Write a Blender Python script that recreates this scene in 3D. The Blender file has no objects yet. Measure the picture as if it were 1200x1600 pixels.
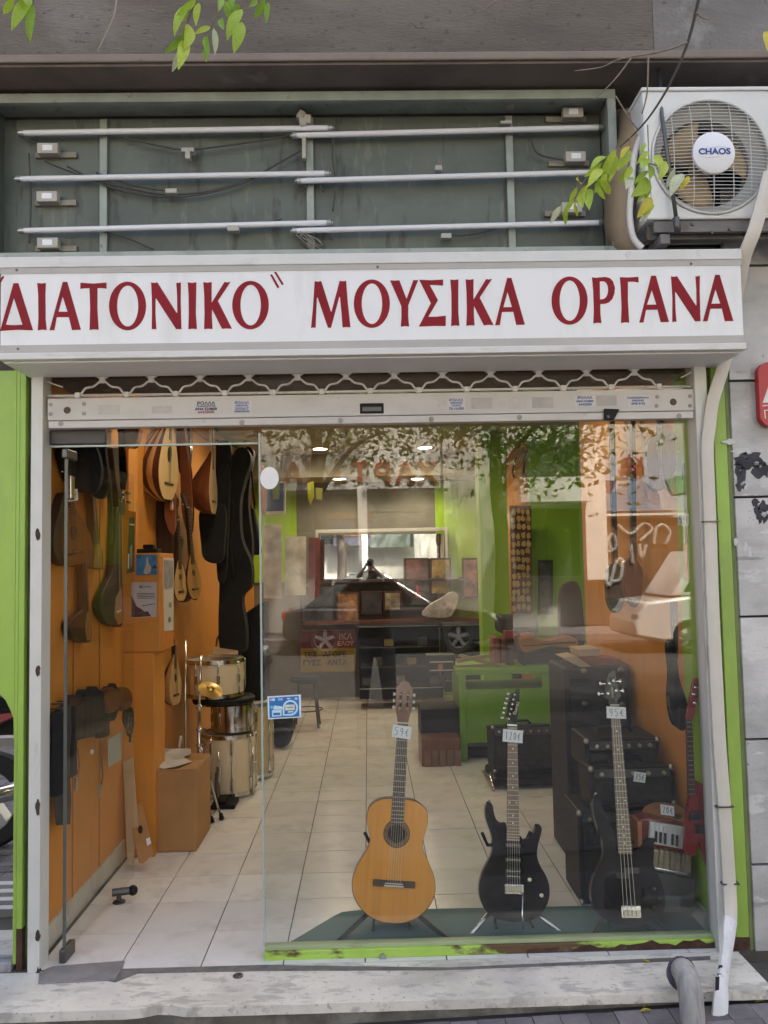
import bpy, math, random
from mathutils import Vector, Matrix, Euler
from mathutils.geometry import tessellate_polygon
random.seed(7)
S = bpy.context.scene
COL = S.collection
R = math.radians
# ------------------------------------------------------------------ camera
F, CAM = 1290.0, Vector((0, -3.5, 1.6))           # focal length in photo pixels (photo 1200 x 1600)
_t, _y, _r = R(3.57), R(1.2), R(-1.117)
_fw = Vector((math.sin(_y)*math.cos(_t), math.cos(_y)*math.cos(_t), math.sin(_t)))
_rt = Vector((math.cos(_y), -math.sin(_y), 0)); _up = _rt.cross(_fw)
_rt, _up = _rt*math.cos(_r)+_up*math.sin(_r), _up*math.cos(_r)-_rt*math.sin(_r)
cd = bpy.data.cameras.new('camera'); cam = bpy.data.objects.new('camera', cd); COL.objects.link(cam)
cam.matrix_world = Matrix(((_rt.x, _up.x, -_fw.x, CAM.x), (_rt.y, _up.y, -_fw.y, CAM.y), (_rt.z, _up.z, -_fw.z, CAM.z), (0, 0, 0, 1)))
cd.sensor_fit = 'VERTICAL'; cd.sensor_height = 24; cd.lens = F*24/1600; cd.clip_start = .02; cd.clip_end = 300
S.camera = cam
# ------------------------------------------------------------------ sky, sun, exposure
w = bpy.data.worlds.new('World'); S.world = w; w.use_nodes = True
nt = w.node_tree; bg = nt.nodes['Background']; sk = nt.nodes.new('ShaderNodeTexSky')
sk.sky_type = 'NISHITA'; sk.sun_disc = False; sk.sun_elevation = R(58); sk.sun_rotation = R(29); sk.air_density = 1.0; sk.dust_density = 8.0; sk.ozone_density = .2
nt.links.new(sk.outputs[0], bg.inputs[0]); bg.inputs[1].default_value = .10
sl = bpy.data.lights.new('sun', 'SUN'); sl.energy = 5; sl.angle = R(3); sl.color = (1, .90, .76)
so = bpy.data.objects.new('sun', sl); COL.objects.link(so); so.rotation_euler = Vector((-.26, -.46, -.85)).to_track_quat('-Z', 'Y').to_euler()
S.view_settings.view_transform = 'Standard'; S.view_settings.look = 'None'; S.view_settings.exposure = 2.4; S.view_settings.gamma = 1
S.view_settings.use_curve_mapping = False
S.render.engine = 'CYCLES'; S.cycles.use_denoising = True
S.cycles.max_bounces = 9; S.cycles.transparent_max_bounces = 16; S.cycles.glossy_bounces = 5; S.cycles.diffuse_bounces = 4
S.cycles.sample_clamp_indirect = 6; S.cycles.caustics_reflective = False; S.cycles.caustics_refractive = False

# ------------------------------------------------------------------ survey helpers: photo pixel -> point on a real plane
def ray(u, v): return _fw*F + _rt*(u-600) - _up*(v-800)
def at_y(u, v, Y): d = ray(u, v); return CAM + d*((Y-CAM.y)/d.y)
def at_x(u, v, X): d = ray(u, v); return CAM + d*((X-CAM.x)/d.x)
def at_z(u, v, Z): d = ray(u, v); return CAM + d*((Z-CAM.z)/d.z)
def at_p(u, v, p, n): d = ray(u, v); return CAM + d*((Vector(p)-CAM).dot(n)/d.dot(n))

# ------------------------------------------------------------------ materials
MATS = {}
def mat(name, col, rough=.55, metal=0., var=.12, scale=6., bump=0., bscale=60., stretch=(1, 1, 1), dirt=None, spec=.5, emit=0., trans=0., coat=0.):
    """dirt = list of (colour, scale, low, high, strength, stretch)"""
    if name in MATS: return MATS[name]
    m = bpy.data.materials.new(name); m.use_nodes = True; n = m.node_tree.nodes; l = m.node_tree.links
    b = n['Principled BSDF']; b.inputs['Roughness'].default_value = rough; b.inputs['Metallic'].default_value = metal
    b.inputs['Specular IOR Level'].default_value = spec
    if coat: b.inputs['Coat Weight'].default_value = coat; b.inputs['Coat Roughness'].default_value = .08
    tc = n.new('ShaderNodeTexCoord'); oi = n.new('ShaderNodeObjectInfo')
    mp = n.new('ShaderNodeMapping'); mp.inputs['Scale'].default_value = stretch
    l.new(tc.outputs['Object'], mp.inputs[0])
    mu = n.new('ShaderNodeMath'); mu.operation = 'MULTIPLY'; mu.inputs[1].default_value = 37.; l.new(oi.outputs['Random'], mu.inputs[0]); l.new(mu.outputs[0], mp.inputs['Location'])
    def noise(sc, det=4., st=None):
        t = n.new('ShaderNodeTexNoise'); t.inputs['Scale'].default_value = sc; t.inputs['Detail'].default_value = det; t.inputs['Roughness'].default_value = .6
        if st:
            q = n.new('ShaderNodeMapping'); q.inputs['Scale'].default_value = st; l.new(tc.outputs['Object'], q.inputs[0]); l.new(mu.outputs[0], q.inputs['Location']); l.new(q.outputs[0], t.inputs['Vector'])
        else: l.new(mp.outputs[0], t.inputs['Vector'])
        return t
    t = noise(scale); cr = n.new('ShaderNodeValToRGB'); l.new(t.outputs[0], cr.inputs[0])
    lo = [max(0, c*(1-var)) for c in col]; hi = [min(1, c*(1+var)) for c in col]
    cr.color_ramp.elements[0].position = .3; cr.color_ramp.elements[1].position = .7
    cr.color_ramp.elements[0].color = (*lo, 1); cr.color_ramp.elements[1].color = (*hi, 1)
    out = cr.outputs[0]
    for (dc, ds, a, bb, st, sx) in (dirt or []):
        d = noise(ds, 8., sx); rp = n.new('ShaderNodeMapRange'); rp.inputs[1].default_value = a; rp.inputs[2].default_value = bb; rp.inputs[4].default_value = st
        l.new(d.outputs[0], rp.inputs[0]); mx = n.new('ShaderNodeMix'); mx.data_type = 'RGBA'
        l.new(rp.outputs[0], mx.inputs[0]); l.new(out, mx.inputs[6]); mx.inputs[7].default_value = (*dc, 1); out = mx.outputs[2]
    l.new(out, b.inputs['Base Color'])
    if emit: b.inputs['Emission Strength'].default_value = emit; b.inputs['Emission Color'].default_value = (*col, 1)
    if trans:
        tr = n.new('ShaderNodeBsdfTranslucent'); l.new(out, tr.inputs[0]); ms = n.new('ShaderNodeMixShader'); ms.inputs[0].default_value = trans
        l.new(b.outputs[0], ms.inputs[1]); l.new(tr.outputs[0], ms.inputs[2]); l.new(ms.outputs[0], n['Material Output'].inputs[0])
    if bump:
        bt = noise(bscale, 5.); bn = n.new('ShaderNodeBump'); bn.inputs['Strength'].default_value = bump; bn.inputs['Distance'].default_value = .01
        l.new(bt.outputs[0], bn.inputs['Height']); l.new(bn.outputs[0], b.inputs['Normal'])
    MATS[name] = m; return m
def glass(name, tint, base, dust=.0):
    """thin pane: see-through, mirrors by Fresnel, with a film of dust and wipe streaks"""
    m = bpy.data.materials.new(name); m.use_nodes = True; n = m.node_tree.nodes; l = m.node_tree.links; n.remove(n['Principled BSDF'])
    tr = n.new('ShaderNodeBsdfTransparent'); tr.inputs[0].default_value = (*tint, 1); gl = n.new('ShaderNodeBsdfGlossy'); gl.inputs['Roughness'].default_value = .0
    fr = n.new('ShaderNodeFresnel'); ge = n.new('ShaderNodeNewGeometry'); io = n.new('ShaderNodeMapRange'); io.inputs[3].default_value = 1.5; io.inputs[4].default_value = 1/1.5; l.new(ge.outputs['Backfacing'], io.inputs[0]); l.new(io.outputs[0], fr.inputs[0])
    a = n.new('ShaderNodeMath'); a.operation = 'MULTIPLY_ADD'; a.inputs[1].default_value = base; a.inputs[2].default_value = 0; l.new(fr.outputs[0], a.inputs[0]); a.use_clamp = True
    mx = n.new('ShaderNodeMixShader'); l.new(a.outputs[0], mx.inputs[0]); l.new(tr.outputs[0], mx.inputs[1]); l.new(gl.outputs[0], mx.inputs[2])
    last = mx
    if dust:
        df = n.new('ShaderNodeBsdfDiffuse'); df.inputs[0].default_value = (.7, .7, .68, 1)
        tc = n.new('ShaderNodeTexCoord'); t = n.new('ShaderNodeTexNoise'); t.inputs['Scale'].default_value = 2.2; t.inputs['Detail'].default_value = 9; t.inputs['Roughness'].default_value = .7; l.new(tc.outputs['Object'], t.inputs['Vector'])
        rp = n.new('ShaderNodeMapRange'); rp.inputs[1].default_value = .35; rp.inputs[2].default_value = .75; rp.inputs[3].default_value = dust*.35; rp.inputs[4].default_value = dust; l.new(t.outputs[0], rp.inputs[0])
        m2 = n.new('ShaderNodeMixShader'); l.new(rp.outputs[0], m2.inputs[0]); l.new(mx.outputs[0], m2.inputs[1]); l.new(df.outputs[0], m2.inputs[2]); last = m2
    l.new(last.outputs[0], n['Material Output'].inputs[0]); return m

# ------------------------------------------------------------------ mesh builder
class MB:
    def __init__(s): s.v = []; s.f = []; s.m = []; s.k = 0
    def add(s, vs, fs, mi=None):
        o = len(s.v); s.v += [tuple(p) for p in vs]; s.f += [tuple(o+i for i in f) for f in fs]; s.m += [s.k if mi is None else mi]*len(fs); return s
    def box(s, x0, x1, y0, y1, z0, z1, mi=None, mx=None):
        vs = [Vector(p) for p in ((x0, y0, z0), (x1, y0, z0), (x1, y1, z0), (x0, y1, z0), (x0, y0, z1), (x1, y0, z1), (x1, y1, z1), (x0, y1, z1))]
        if mx: vs = [mx @ p for p in vs]
        return s.add(vs, [(0, 3, 2, 1), (4, 5, 6, 7), (0, 1, 5, 4), (1, 2, 6, 5), (2, 3, 7, 6), (3, 0, 4, 7)], mi)
    def hexa(s, bot, top, mi=None):
        n = len(bot); return s.add(list(bot)+list(top), [tuple(range(n))[::-1], tuple(range(n, 2*n))]+[(i, (i+1) % n, n+(i+1) % n, n+i) for i in range(n)], mi)
    def tube(s, pts, r, n=8, mi=None, flat=None, caps=True):
        """pts 3-D polyline; r number or list; flat = (ru, rv, upvector) for a strap-like section"""
        pts = [Vector(p) for p in pts]; o = len(s.v); N = len(pts); prev = None
        for i, p in enumerate(pts):
            d = (pts[min(i+1, N-1)]-pts[max(i-1, 0)])
            if d.length < 1e-9: d = Vector((0, 0, 1))
            d.normalize()
            if flat: a = Vector(flat[2])
            else: a = prev if prev is not None else (Vector((0, 0, 1)) if abs(d.z) < .9 else Vector((1, 0, 0)))
            b = d.cross(a)
            if b.length < 1e-6: a = Vector((1, 0, 0)); b = d.cross(a)
            b.normalize(); a = b.cross(d).normalized(); prev = a
            ri = r[i] if isinstance(r, (list, tuple)) else r
            for k in range(n):
                t = 2*math.pi*(k+.5)/n
                if flat: s.v.append(tuple(p + b*flat[0]*math.cos(t)*1.15 + a*flat[1]*math.sin(t)*1.15))
                else: s.v.append(tuple(p + (a*math.cos(t)+b*math.sin(t))*ri))
        fs = [(o+i*n+k, o+i*n+(k+1) % n, o+(i+1)*n+(k+1) % n, o+(i+1)*n+k) for i in range(N-1) for k in range(n)]
        if caps: fs += [tuple(o+k for k in range(n))[::-1], tuple(o+(N-1)*n+k for k in range(n))]
        s.f += fs; s.m += [s.k if mi is None else mi]*len(fs); return s
    def lathe(s, prof, n=20, mx=None, mi=None):
        """prof (radius, height) pairs round local z"""
        mx = mx or Matrix(); o = len(s.v); N = len(prof)
        for (r, h) in prof:
            for k in range(n): t = 2*math.pi*k/n; s.v.append(tuple(mx @ Vector((r*math.cos(t), r*math.sin(t), h))))
        fs = [(o+i*n+k, o+i*n+(k+1) % n, o+(i+1)*n+(k+1) % n, o+(i+1)*n+k) for i in range(N-1) for k in range(n)]
        s.f += fs; s.m += [s.k if mi is None else mi]*len(fs); return s
    def prism(s, loops, dv, mi=None):
        """loops of 3-D points (first outer, others holes); pushed along dv"""
        loops = [[Vector(p) for p in L] for L in loops]; dv = Vector(dv); tri = tessellate_polygon(loops); flat = [p for L in loops for p in L]; n = len(flat)
        fs = []
        for (a, b, c) in tri:
            nn = (flat[b]-flat[a]).cross(flat[c]-flat[a])
            if nn.dot(dv) > 0: a, b, c = a, c, b
            fs += [(a, b, c), (n+a, n+c, n+b)]
        o = 0
        for L in loops:
            k = len(L); fs += [(o+i, o+(i+1) % k, n+o+(i+1) % k, n+o+i) for i in range(k)]; o += k
        return s.add(flat+[p+dv for p in flat], fs, mi)
    def blob(s, c, r, n=10, mi=None, mx=None):
        c = Vector(c); M_ = Matrix.Translation(c) @ Matrix.Diagonal((*r, 1)) if not isinstance(r, (int, float)) else Matrix.Translation(c) @ Matrix.Scale(r, 4)
        if mx: M_ = mx @ M_
        return s.lathe([(math.sin(math.pi*i/n)*1.0 if 0 < i < n else 0., -math.cos(math.pi*i/n)) for i in range(n+1)], n+4, M_, mi)
    def mesh(s, name, mats, smooth=None, fix=True):
        me = bpy.data.meshes.new(name); me.from_pydata(s.v, [], s.f)
        for m_ in (mats if isinstance(mats, (list, tuple)) else [mats]): me.materials.append(m_)
        me.polygons.foreach_set('material_index', s.m)
        if fix:
            import bmesh
            bm = bmesh.new(); bm.from_mesh(me); bmesh.ops.recalc_face_normals(bm, faces=bm.faces); bm.to_mesh(me); bm.free()
        if smooth: me.shade_smooth() if smooth is True else me.shade_auto(smooth) if hasattr(me, 'shade_auto') else me.shade_smooth()
        return me
    def build(s, name, mats, parent=None, smooth=None, bevel=0, segs=2, label=None, cat=None, group=None, kind=None, fix=True):
        o = bpy.data.objects.new(name, s.mesh(name, mats, None, fix)); COL.objects.link(o)
        if smooth is not None:
            o.data.shade_smooth()
            if smooth is not True: sharp(o.data, smooth)
        if bevel:
            b = o.modifiers.new('bevel', 'BEVEL'); b.width = bevel; b.segments = segs; b.limit_method = 'ANGLE'; b.angle_limit = R(35)
        attach(o, parent); tag(o, label, cat, group, kind); return o
def sharp(me, ang):
    import bmesh
    bm = bmesh.new(); bm.from_mesh(me)
    for e in bm.edges: e.smooth = not (len(e.link_faces) == 2 and e.calc_face_angle(0) > R(ang))
    bm.to_mesh(me); bm.free()
def base_of(o):
    v = Vector(o.get('_at', (0, 0, 0)))
    return v
def attach(o, parent):
    if parent is not None:
        o.parent = parent
        if parent.get('_world'): o.matrix_parent_inverse = Matrix.Translation(-Vector(parent['_at']))
        elif parent.parent is not None and parent.type == 'MESH' and parent.parent.get('_world'): pass
def tag(o, label=None, cat=None, group=None, kind=None):
    if label: o['label'] = label
    if cat: o['category'] = cat
    if group: o['group'] = group
    if kind: o['kind'] = kind
    return o
def thing(name, label, cat, at=(0, 0, 0), group=None, world=True, rot=None):
    """world=True: children are modelled in world coordinates; otherwise in the thing's own frame"""
    o = bpy.data.objects.new(name, None); COL.objects.link(o); o.location = at; o.empty_display_size = .1
    if world: o['_world'] = 1; o['_at'] = tuple(at)
    if rot: o.rotation_euler = rot
    return tag(o, label, cat, group)
def copy_tree(o, parent=None):
    c = o.copy(); COL.objects.link(c)
    if parent is not None: c.parent = parent; c.matrix_parent_inverse = o.matrix_parent_inverse.copy()
    for ch in list(o.children): copy_tree(ch, c)
    return c
def inst(name, me, parent=None, loc=(0, 0, 0), rot=(0, 0, 0), sc=(1, 1, 1), **kw):
    o = bpy.data.objects.new(name, me); COL.objects.link(o); o.location = loc; o.rotation_euler = rot; o.scale = sc; attach(o, parent); return tag(o, **kw)
def spline(pts, k=6, closed=True):
    """Catmull-Rom through 2-D / 3-D points"""
    P = [Vector(p) for p in pts]; n = len(P); out = []
    for i in range(n if closed else n-1):
        a, b, c, d = (P[(i-1) % n], P[i], P[(i+1) % n], P[(i+2) % n]) if closed else (P[max(i-1, 0)], P[i], P[i+1], P[min(i+2, n-1)])
        for j in range(k):
            t = j/k; out.append(.5*((2*b)+(c-a)*t+(2*a-5*b+4*c-d)*t*t+(3*b-3*c+d-a)*t**3))
    if not closed: out.append(P[-1])
    return out
def crop(pts, x0, y0, s): return [(x0+a/s, y0+b/s) for a, b in pts]
def trace(pts, Y, d=.02, smooth=0, holes=(), mb=None, mi=None):
    """outline measured in the photo, put at distance Y as a body of thickness d"""
    P = spline(pts, smooth) if smooth else pts
    mb = mb or MB(); mb.prism([[at_y(p[0], p[1], Y) for p in P]]+[[at_y(p[0], p[1], Y) for p in h] for h in holes], (0, d, 0), mi); return mb
def ell(cx, cy, rx, ry, n=36, a0=0): return [(cx+rx*math.cos(2*math.pi*i/n+a0), cy+ry*math.sin(2*math.pi*i/n+a0)) for i in range(n)]
def text_mesh(txt, size, mtl, ext=.0006, name='lettering', shear=0, bold=0):
    c = bpy.data.curves.new(name, 'FONT'); c.body = txt; c.size = size; c.extrude = ext; c.align_x = 'CENTER'; c.align_y = 'CENTER'; c.shear = shear; c.resolution_u = 3; c.offset = bold
    o = bpy.data.objects.new(name, c); COL.objects.link(o); dg = bpy.context.evaluated_depsgraph_get(); dg.update()
    me = bpy.data.meshes.new_from_object(o.evaluated_get(dg)); bpy.data.objects.remove(o); me.materials.clear(); me.materials.append(mtl); return me

# common materials
white_paint = mat('white_paint', (.72, .71, .69), .4, var=.04, scale=3, dirt=[((.4, .38, .34), 9, .62, .8, .5, None)])
print_red = mat('print_red', (.235, .006, .013), .55, var=.12, scale=5, spec=.25)
card_white = mat('card_white', (.84, .84, .83), .7, var=.03)
ink_black = mat('ink_black', (.015, .015, .02), .6)
black_plastic = mat('black_plastic', (.009, .009, .010), .55, bump=.1, spec=.25)
black_cloth = mat('black_cloth', (.009, .009, .010), .9, var=.3, scale=15, bump=.4, bscale=120)
black_gloss = mat('black_gloss', (.006, .006, .009), .09, spec=.28)
chrome = mat('chrome', (.62, .62, .60), .18, 1, var=.1)
steel_dark = mat('steel_dark', (.12, .12, .12), .4, .8, bump=.1)
tan_wood = mat('tan_wood', (.50, .30, .12), .4, var=.15, scale=5, stretch=(8, 8, .8))
brown_wood = mat('brown_wood', (.16, .065, .03), .35, var=.25, scale=5, stretch=(8, 8, .8))
dark_wood = mat('dark_wood', (.045, .02, .014), .4, var=.3, scale=5, stretch=(8, 8, .8))
rosewood = mat('rosewood', (.085, .045, .032), .5, var=.25, scale=6, stretch=(10, 10, .8))
orange_wall = mat('orange_wall', (.60, .245, .038), .5, var=.07, scale=1.6, dirt=[((.40, .17, .045), 2.5, .48, .72, .55, None), ((.33, .20, .09), 9, .60, .70, .5, (1, 1, .5)), ((.12, .07, .04), 34, .68, .73, .6, None)])
green_wall = mat('green_wall', (.27, .47, .018), .5, var=.07, scale=1.5)
green_paint = mat('green_paint', (.30, .47, .075), .45, var=.07, scale=4, bump=.08, bscale=30, dirt=[((.20, .27, .07), 3, .5, .72, .6, (2, 1, .5)), ((.5, .5, .42), 30, .70, .74, .7, None), ((.10, .05, .03), 12, .70, .73, .8, (1, 1, .4))])
galvanised = mat('galvanised', (.30, .33, .29), .55, .35, var=.15, scale=8, bump=.1, dirt=[((.10, .09, .08), 20, .62, .7, .5, None), ((.13, .07, .04), 9, .68, .74, .5, None)])

# ================================================================== THE SETTING
pave_z = lambda x: -.08+.028*max(-2.5, min(2.5, x))
paving = mat('paving', (.20, .185, .19), .8, var=.18, scale=3, bump=.25, bscale=50, dirt=[((.08, .075, .075), 4, .5, .75, .6, None)])
grout = mat('grout', (.085, .075, .065), .9, var=.2)
asphalt = mat('asphalt', (.05, .05, .052), .9, var=.2, scale=9, bump=.3)
def sheet(name, x0, x1, y0, y1, zf, m, nx=1, ny=1, kind='structure', parent=None):
    mb = MB(); vs = [(x0+(x1-x0)*i/nx, y0+(y1-y0)*j/ny, zf(x0+(x1-x0)*i/nx)) for j in range(ny+1) for i in range(nx+1)]
    mb.add(vs, [(j*(nx+1)+i, j*(nx+1)+i+1, (j+1)*(nx+1)+i+1, (j+1)*(nx+1)+i) for j in range(ny) for i in range(nx)]); return mb.build(name, m, parent, kind=kind, fix=False)
ground = sheet('ground', -150, 150, -150, 150, lambda x: -.6, asphalt)
pavement = sheet('pavement', -14, 14, -5, .4, lambda x: pave_z(x)-.012, grout, 28)
MBt = MB().box(-.0485, .0485, -.0485, .0485, -.02, 0); pt_me = [MBt.mesh('paving_tile', mat(f'paving_{i}', tuple(c*f for c in (.165, .152, .158)), .8, var=.2, scale=9, bump=.3, bscale=70, dirt=[((.10, .095, .095), 6, .5, .7, .7, None)])) for i, f in enumerate((.8, 1, 1.18))]
for j in range(6):
    for i in range(34):
        x, y = -1.68+i*.1, -.43-j*.1
        inst('paving_tile', pt_me[random.choice((0, 1, 1, 2))], pavement, (x, y, pave_z(x)+random.uniform(-.002, .002)), (random.uniform(-.01, .01), -.028+random.uniform(-.01, .01), 0))
mb = MB()                                                        # the rest of the pavement: the same small tiles
for j in range(44):
    for i in range(-46, 47):
        x, y = i*.1+.02, -1.03-j*.1
        if -1.28 < y < -.8: continue
        z = pave_z(x)+random.uniform(-.003, .002); mb.k = random.choice((0, 1, 1, 2))
        mb.add([(x-.047, y-.047, z), (x+.047, y-.047, z), (x+.047, y+.047, z), (x-.047, y+.047, z)], [(0, 1, 2, 3)])
mb.build('paving_tile', [m_.materials[0] for m_ in pt_me], pavement, kind='stuff', fix=False)
tact = MB()
for k in range(4): tact.box(-6, -1.2, -1.24+k*.11, -1.19+k*.11, -.16, -.103)
tact.build('tactile_paving', mat('tactile', (.55, .54, .52), .7), kind='structure')
kerb = MB().box(-40, 40, -5.15, -5, -.4, -.07).build('kerb', mat('kerbstone', (.3, .29, .28), .8, bump=.2), kind='structure')
road = sheet('road', -60, 60, -15, -5.15, lambda x: -.2, asphalt)
pave2 = MB().box(-60, 60, -19, -15, -.4, -.06).build('pavement', paving, kind='structure')

# shop room
tile_m = [mat(f'floor_tile_{i}', tuple(c*f for c in (.74, .73, .705)), .22, var=.05, scale=4, spec=.4, dirt=[((.36, .32, .27), 7, .5, .85, .55, None)]) for i, f in enumerate((.95, 1, 1.04))]
XL, XR, YB, XB, XS = -1.385, 1.43, 6.6, 1.55, 2.25
floor = MB().box(XL-.3, XS+.2, -.066, YB+.2, -.2, -.005).build('floor', grout, kind='structure')
ft = [MB().box(-.1625, .1625, -.161, .161, -.02, 0).mesh('tile', m_) for m_ in tile_m]
for j in range(21):
    for i in range(-4, 7):
        x0, x1 = max(-.039+.33*i, XL-.05), min(-.039+.33*(i+1), XR if j < 6 else XS)
        if x1-x0 < .05: continue
        inst('tile', random.choice(ft), floor, ((x0+x1)/2, .0965+.327*j, random.uniform(-.0012, .0008)), (random.uniform(-.002, .002), random.uniform(-.002, .002), 0), ((x1-x0-.003)/.327, 1, 1))
ceil_m = mat('ceiling_paint', (.30, .28, .21), .7, var=.05)
MB().box(XL-.3, XS+.3, .02, YB+.2, 2.86, 2.96).box(XL-.2, XB-.01, 5.9, YB, 2.6, 2.859).build('ceiling', ceil_m, kind='structure')
wl = MB().box(XL-.1, XL, .0, YB, 0, 2.86).build('wall_left', orange_wall, kind='structure')
base_m = mat('skirting_tile', (.52, .50, .43), .3, var=.06, dirt=[((.25, .22, .17), 6, .5, .7, .6, None)])
for j in range(20): MB().box(XL, XL+.012, .003+j*.33, .327+j*.33, 0, .1).build('skirting_tile', base_m, wl)
for z0, z1, t in ((2.70, 2.76, .02), (2.76, 2.80, .045)): MB().box(XL, XL+t, 1.4, YB, z0, z1).build('cornice_moulding', mat('cornice', (.42, .15, .03), .5), wl)
MB().box(XL, XL+.008, 1.4, YB, 2.80, 2.858).build('wall_band', green_wall, wl)
for y in (.42, .8): MB().box(XL, XL+.004, y-.004, y+.004, .1, 2.7).build('panel_joint', mat('joint', (.35, .12, .02), .7), wl)
wr = MB().box(XR, XR+.1, .265, 1.95, 0, 2.86).build('wall_right', orange_wall, kind='structure')

wf = MB().box(XS, XS+.1, 1.95, 4.3, 0, 2.86).box(XR+.1, XS+.1, 1.85, 1.949, 0, 2.86).build('wall_far', green_wall, kind='structure')
wp = MB().box(XB+.004, XS+.1, 4.3, 4.4, 0, 2.859).build('wall_partition', green_wall, kind='structure')
ws = MB().box(XB, XB+.1, 4.401, YB, 0, 2.859).build('wall_side', orange_wall, kind='structure')
for z0, z1, t in ((2.64, 2.70, .02), (2.70, 2.74, .045)): MB().box(XB-t, XB, 4.3, YB, z0, z1).build('cornice_moulding', MATS['cornice'], ws)
MB().box(XB-.008, XB, 4.3, YB, 2.74, 2.858).build('wall_band', green_wall, ws)
MB().box(XR-.002, XR+.1, .0, .262, 0, 2.86).build('wall_reveal', green_wall, kind='structure')
for j in range(1): MB().box(XR-.014, XR-.003, .0, .262, 0, .09).build('skirting_tile', base_m, bpy.data.objects['wall_reveal'])
wb = MB().box(XL-.1, XS+.1, YB, YB+.1, 0, 2.86).build('wall_back', mat('back_wall_paint', (.15, .14, .11), .7, var=.1), kind='structure')
MB().box(.84, XB, YB-.03, YB-.001, 0, 2.6).build('green_panel', green_wall, wb)
MB().box(XL, -.86, YB-.03, YB-.001, 1.4, 2.6).build('green_panel', green_wall, wb)

# walls of the street front
wall_dark = mat('street_wall', (.155, .125, .105), .8, var=.15, scale=2, bump=.35, bscale=40, dirt=[((.03, .025, .022), 1.6, .45, .75, .8, (1, 1, 2.5)), ((.27, .25, .23), 3, .62, .7, .45, None)])
beam_m = mat('beam_stone', (.150, .130, .104), .8, var=.24, scale=2.4, bump=.6, bscale=70, stretch=(.5, 1, 2), dirt=[((.060, .045, .038), 2.2, .42, .72, .75, (.5, 1, 1.6)), ((.24, .225, .215), .9, .56, .64, .7, (1, 1, .8)), ((.05, .038, .032), 26, .60, .68, .7, (1, 1, 2.2)), ((.22, .19, .17), 60, .66, .70, .6, None)])
upper = thing('upper_wall', 'dark grimy wall behind the stripped sign box and the air conditioner', 'wall', (0, .1, 2.45))
MB().box(-18, 20, .09, .4, 2.43, 3.75).build('wall_face', wall_dark, upper)
bm_ = thing('concrete_beam', 'grey brown stained stone beam with a moulded lower edge across the top', 'beam', (0, -.1, 3.65))
MB().box(-18, 1.212, -.26, .4, 3.668, 13).build('beam_face', beam_m, bm_)  # extended out of view upward and sideways as building mass to block the sun
beam_g = mat('beam_stone_grey', (.215, .20, .185), .8, var=.16, scale=3, bump=.6, bscale=70, dirt=[((.11, .098, .09), 1.6, .45, .66, .75, (.6, 1, 1.8)), ((.31, .30, .285), 5, .58, .66, .6, None), ((.06, .05, .045), 30, .62, .69, .7, None)])
MB().box(1.214, 20, -.26, .4, 3.668, 13).build('beam_face', beam_g, bm_)
MB().box(-18, 20, -.275, -.262, 3.638, 3.672).build('edge_moulding', mat('beam_edge', (.20, .160, .13), .7, var=.12, scale=5, bump=.2, dirt=[((.1, .08, .07), 8, .6, .75, .6, None)]), bm_, bevel=.006)
MB().box(-18, 20, -.258, .085, 3.628, 3.666).build('soffit', wall_dark, bm_)

marble = [mat(f'marble_slab_{i}', tuple(c*f for c in (.50, .495, .485)), .5, var=.14, scale=2.6, bump=.25, bscale=90, dirt=[((.27, .265, .255), 1.8, .45, .62, .75, (1, 1, 2.2)), ((.66, .65, .63), 7, .60, .64, .7, (.5, 1, 1.4)), ((.20, .19, .18), 4, .63, .66, .6, (.35, 1, 2.5)), ((.13, .12, .11), 22, .66, .71, .7, None)]) for i, f in enumerate((.92, 1., 1.08))]
mw = thing('marble_wall', 'grey marble clad wall with torn poster scraps beside the green door frame', 'wall', (2.2, -.05, -.1))
MB().box(1.56, 20, -.03, .4, -.2, 2.95).build('mortar_bed', mat('mortar', (.06, .05, .045), .9), mw)
zs = [-.10] + [at_y(1150, v, -.06).z for v in (1352, 1156, 964, 777, 595, 415)] + [3.2]
for k in range(len(zs)-1):
    for (a, b) in ((1.553, 2.25), (2.256, 3.2), (3.206, 6.5)):
        MB().box(a, b, -.06, -.03, zs[k]+.005, zs[k+1]-.005).build('slab', marble[(k*2+int(a)) % 3], mw, bevel=.002)
# torn poster scraps: paper and glue left on the slabs
scrap_d = mat('poster_scrap_dark', (.045, .045, .055), .8, var=.4, scale=14); scrap_w = mat('poster_scrap_pale', (.55, .55, .54), .8, var=.08)
def ragged(cx, cy, rx, ry, n=22, j=.35): return [(cx+rx*math.cos(2*math.pi*i/n)*(1+random.uniform(-j, j)), cy+ry*math.sin(2*math.pi*i/n)*(1+random.uniform(-j, j))) for i in range(n)]
for (cx, cy, rx, ry, m_) in ((1172, 720, 24, 13, 0), (1158, 745, 9, 26, 0), (1190, 735, 14, 12, 0), (1190, 800, 10, 16, 0), (1180, 785, 6, 6, 0), (1165, 855, 3, 9, 1), (1172, 862, 2.5, 8, 1), (1150, 846, 3, 6, 1), (1185, 905, 8, 5, 1), (1160, 705, 16, 5, 1), (1196, 755, 9, 8, 1), (1166, 716, 3, 2, 1), (1182, 724, 4, 3, 1), (1176, 730, 2, 2, 1), (1157, 738, 2, 4, 1), (1163, 758, 5, 6, 1), (1188, 728, 3, 2, 1), (1194, 803, 4, 5, 1), (1186, 795, 2, 3, 1), (1140, 690, 10, 4, 1), (1173, 905, 4, 3, 1)):
    trace(ragged(cx, cy, rx, ry), -.0608, -.0006).build('poster_scrap', (scrap_d, scrap_w)[m_], mw)

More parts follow.
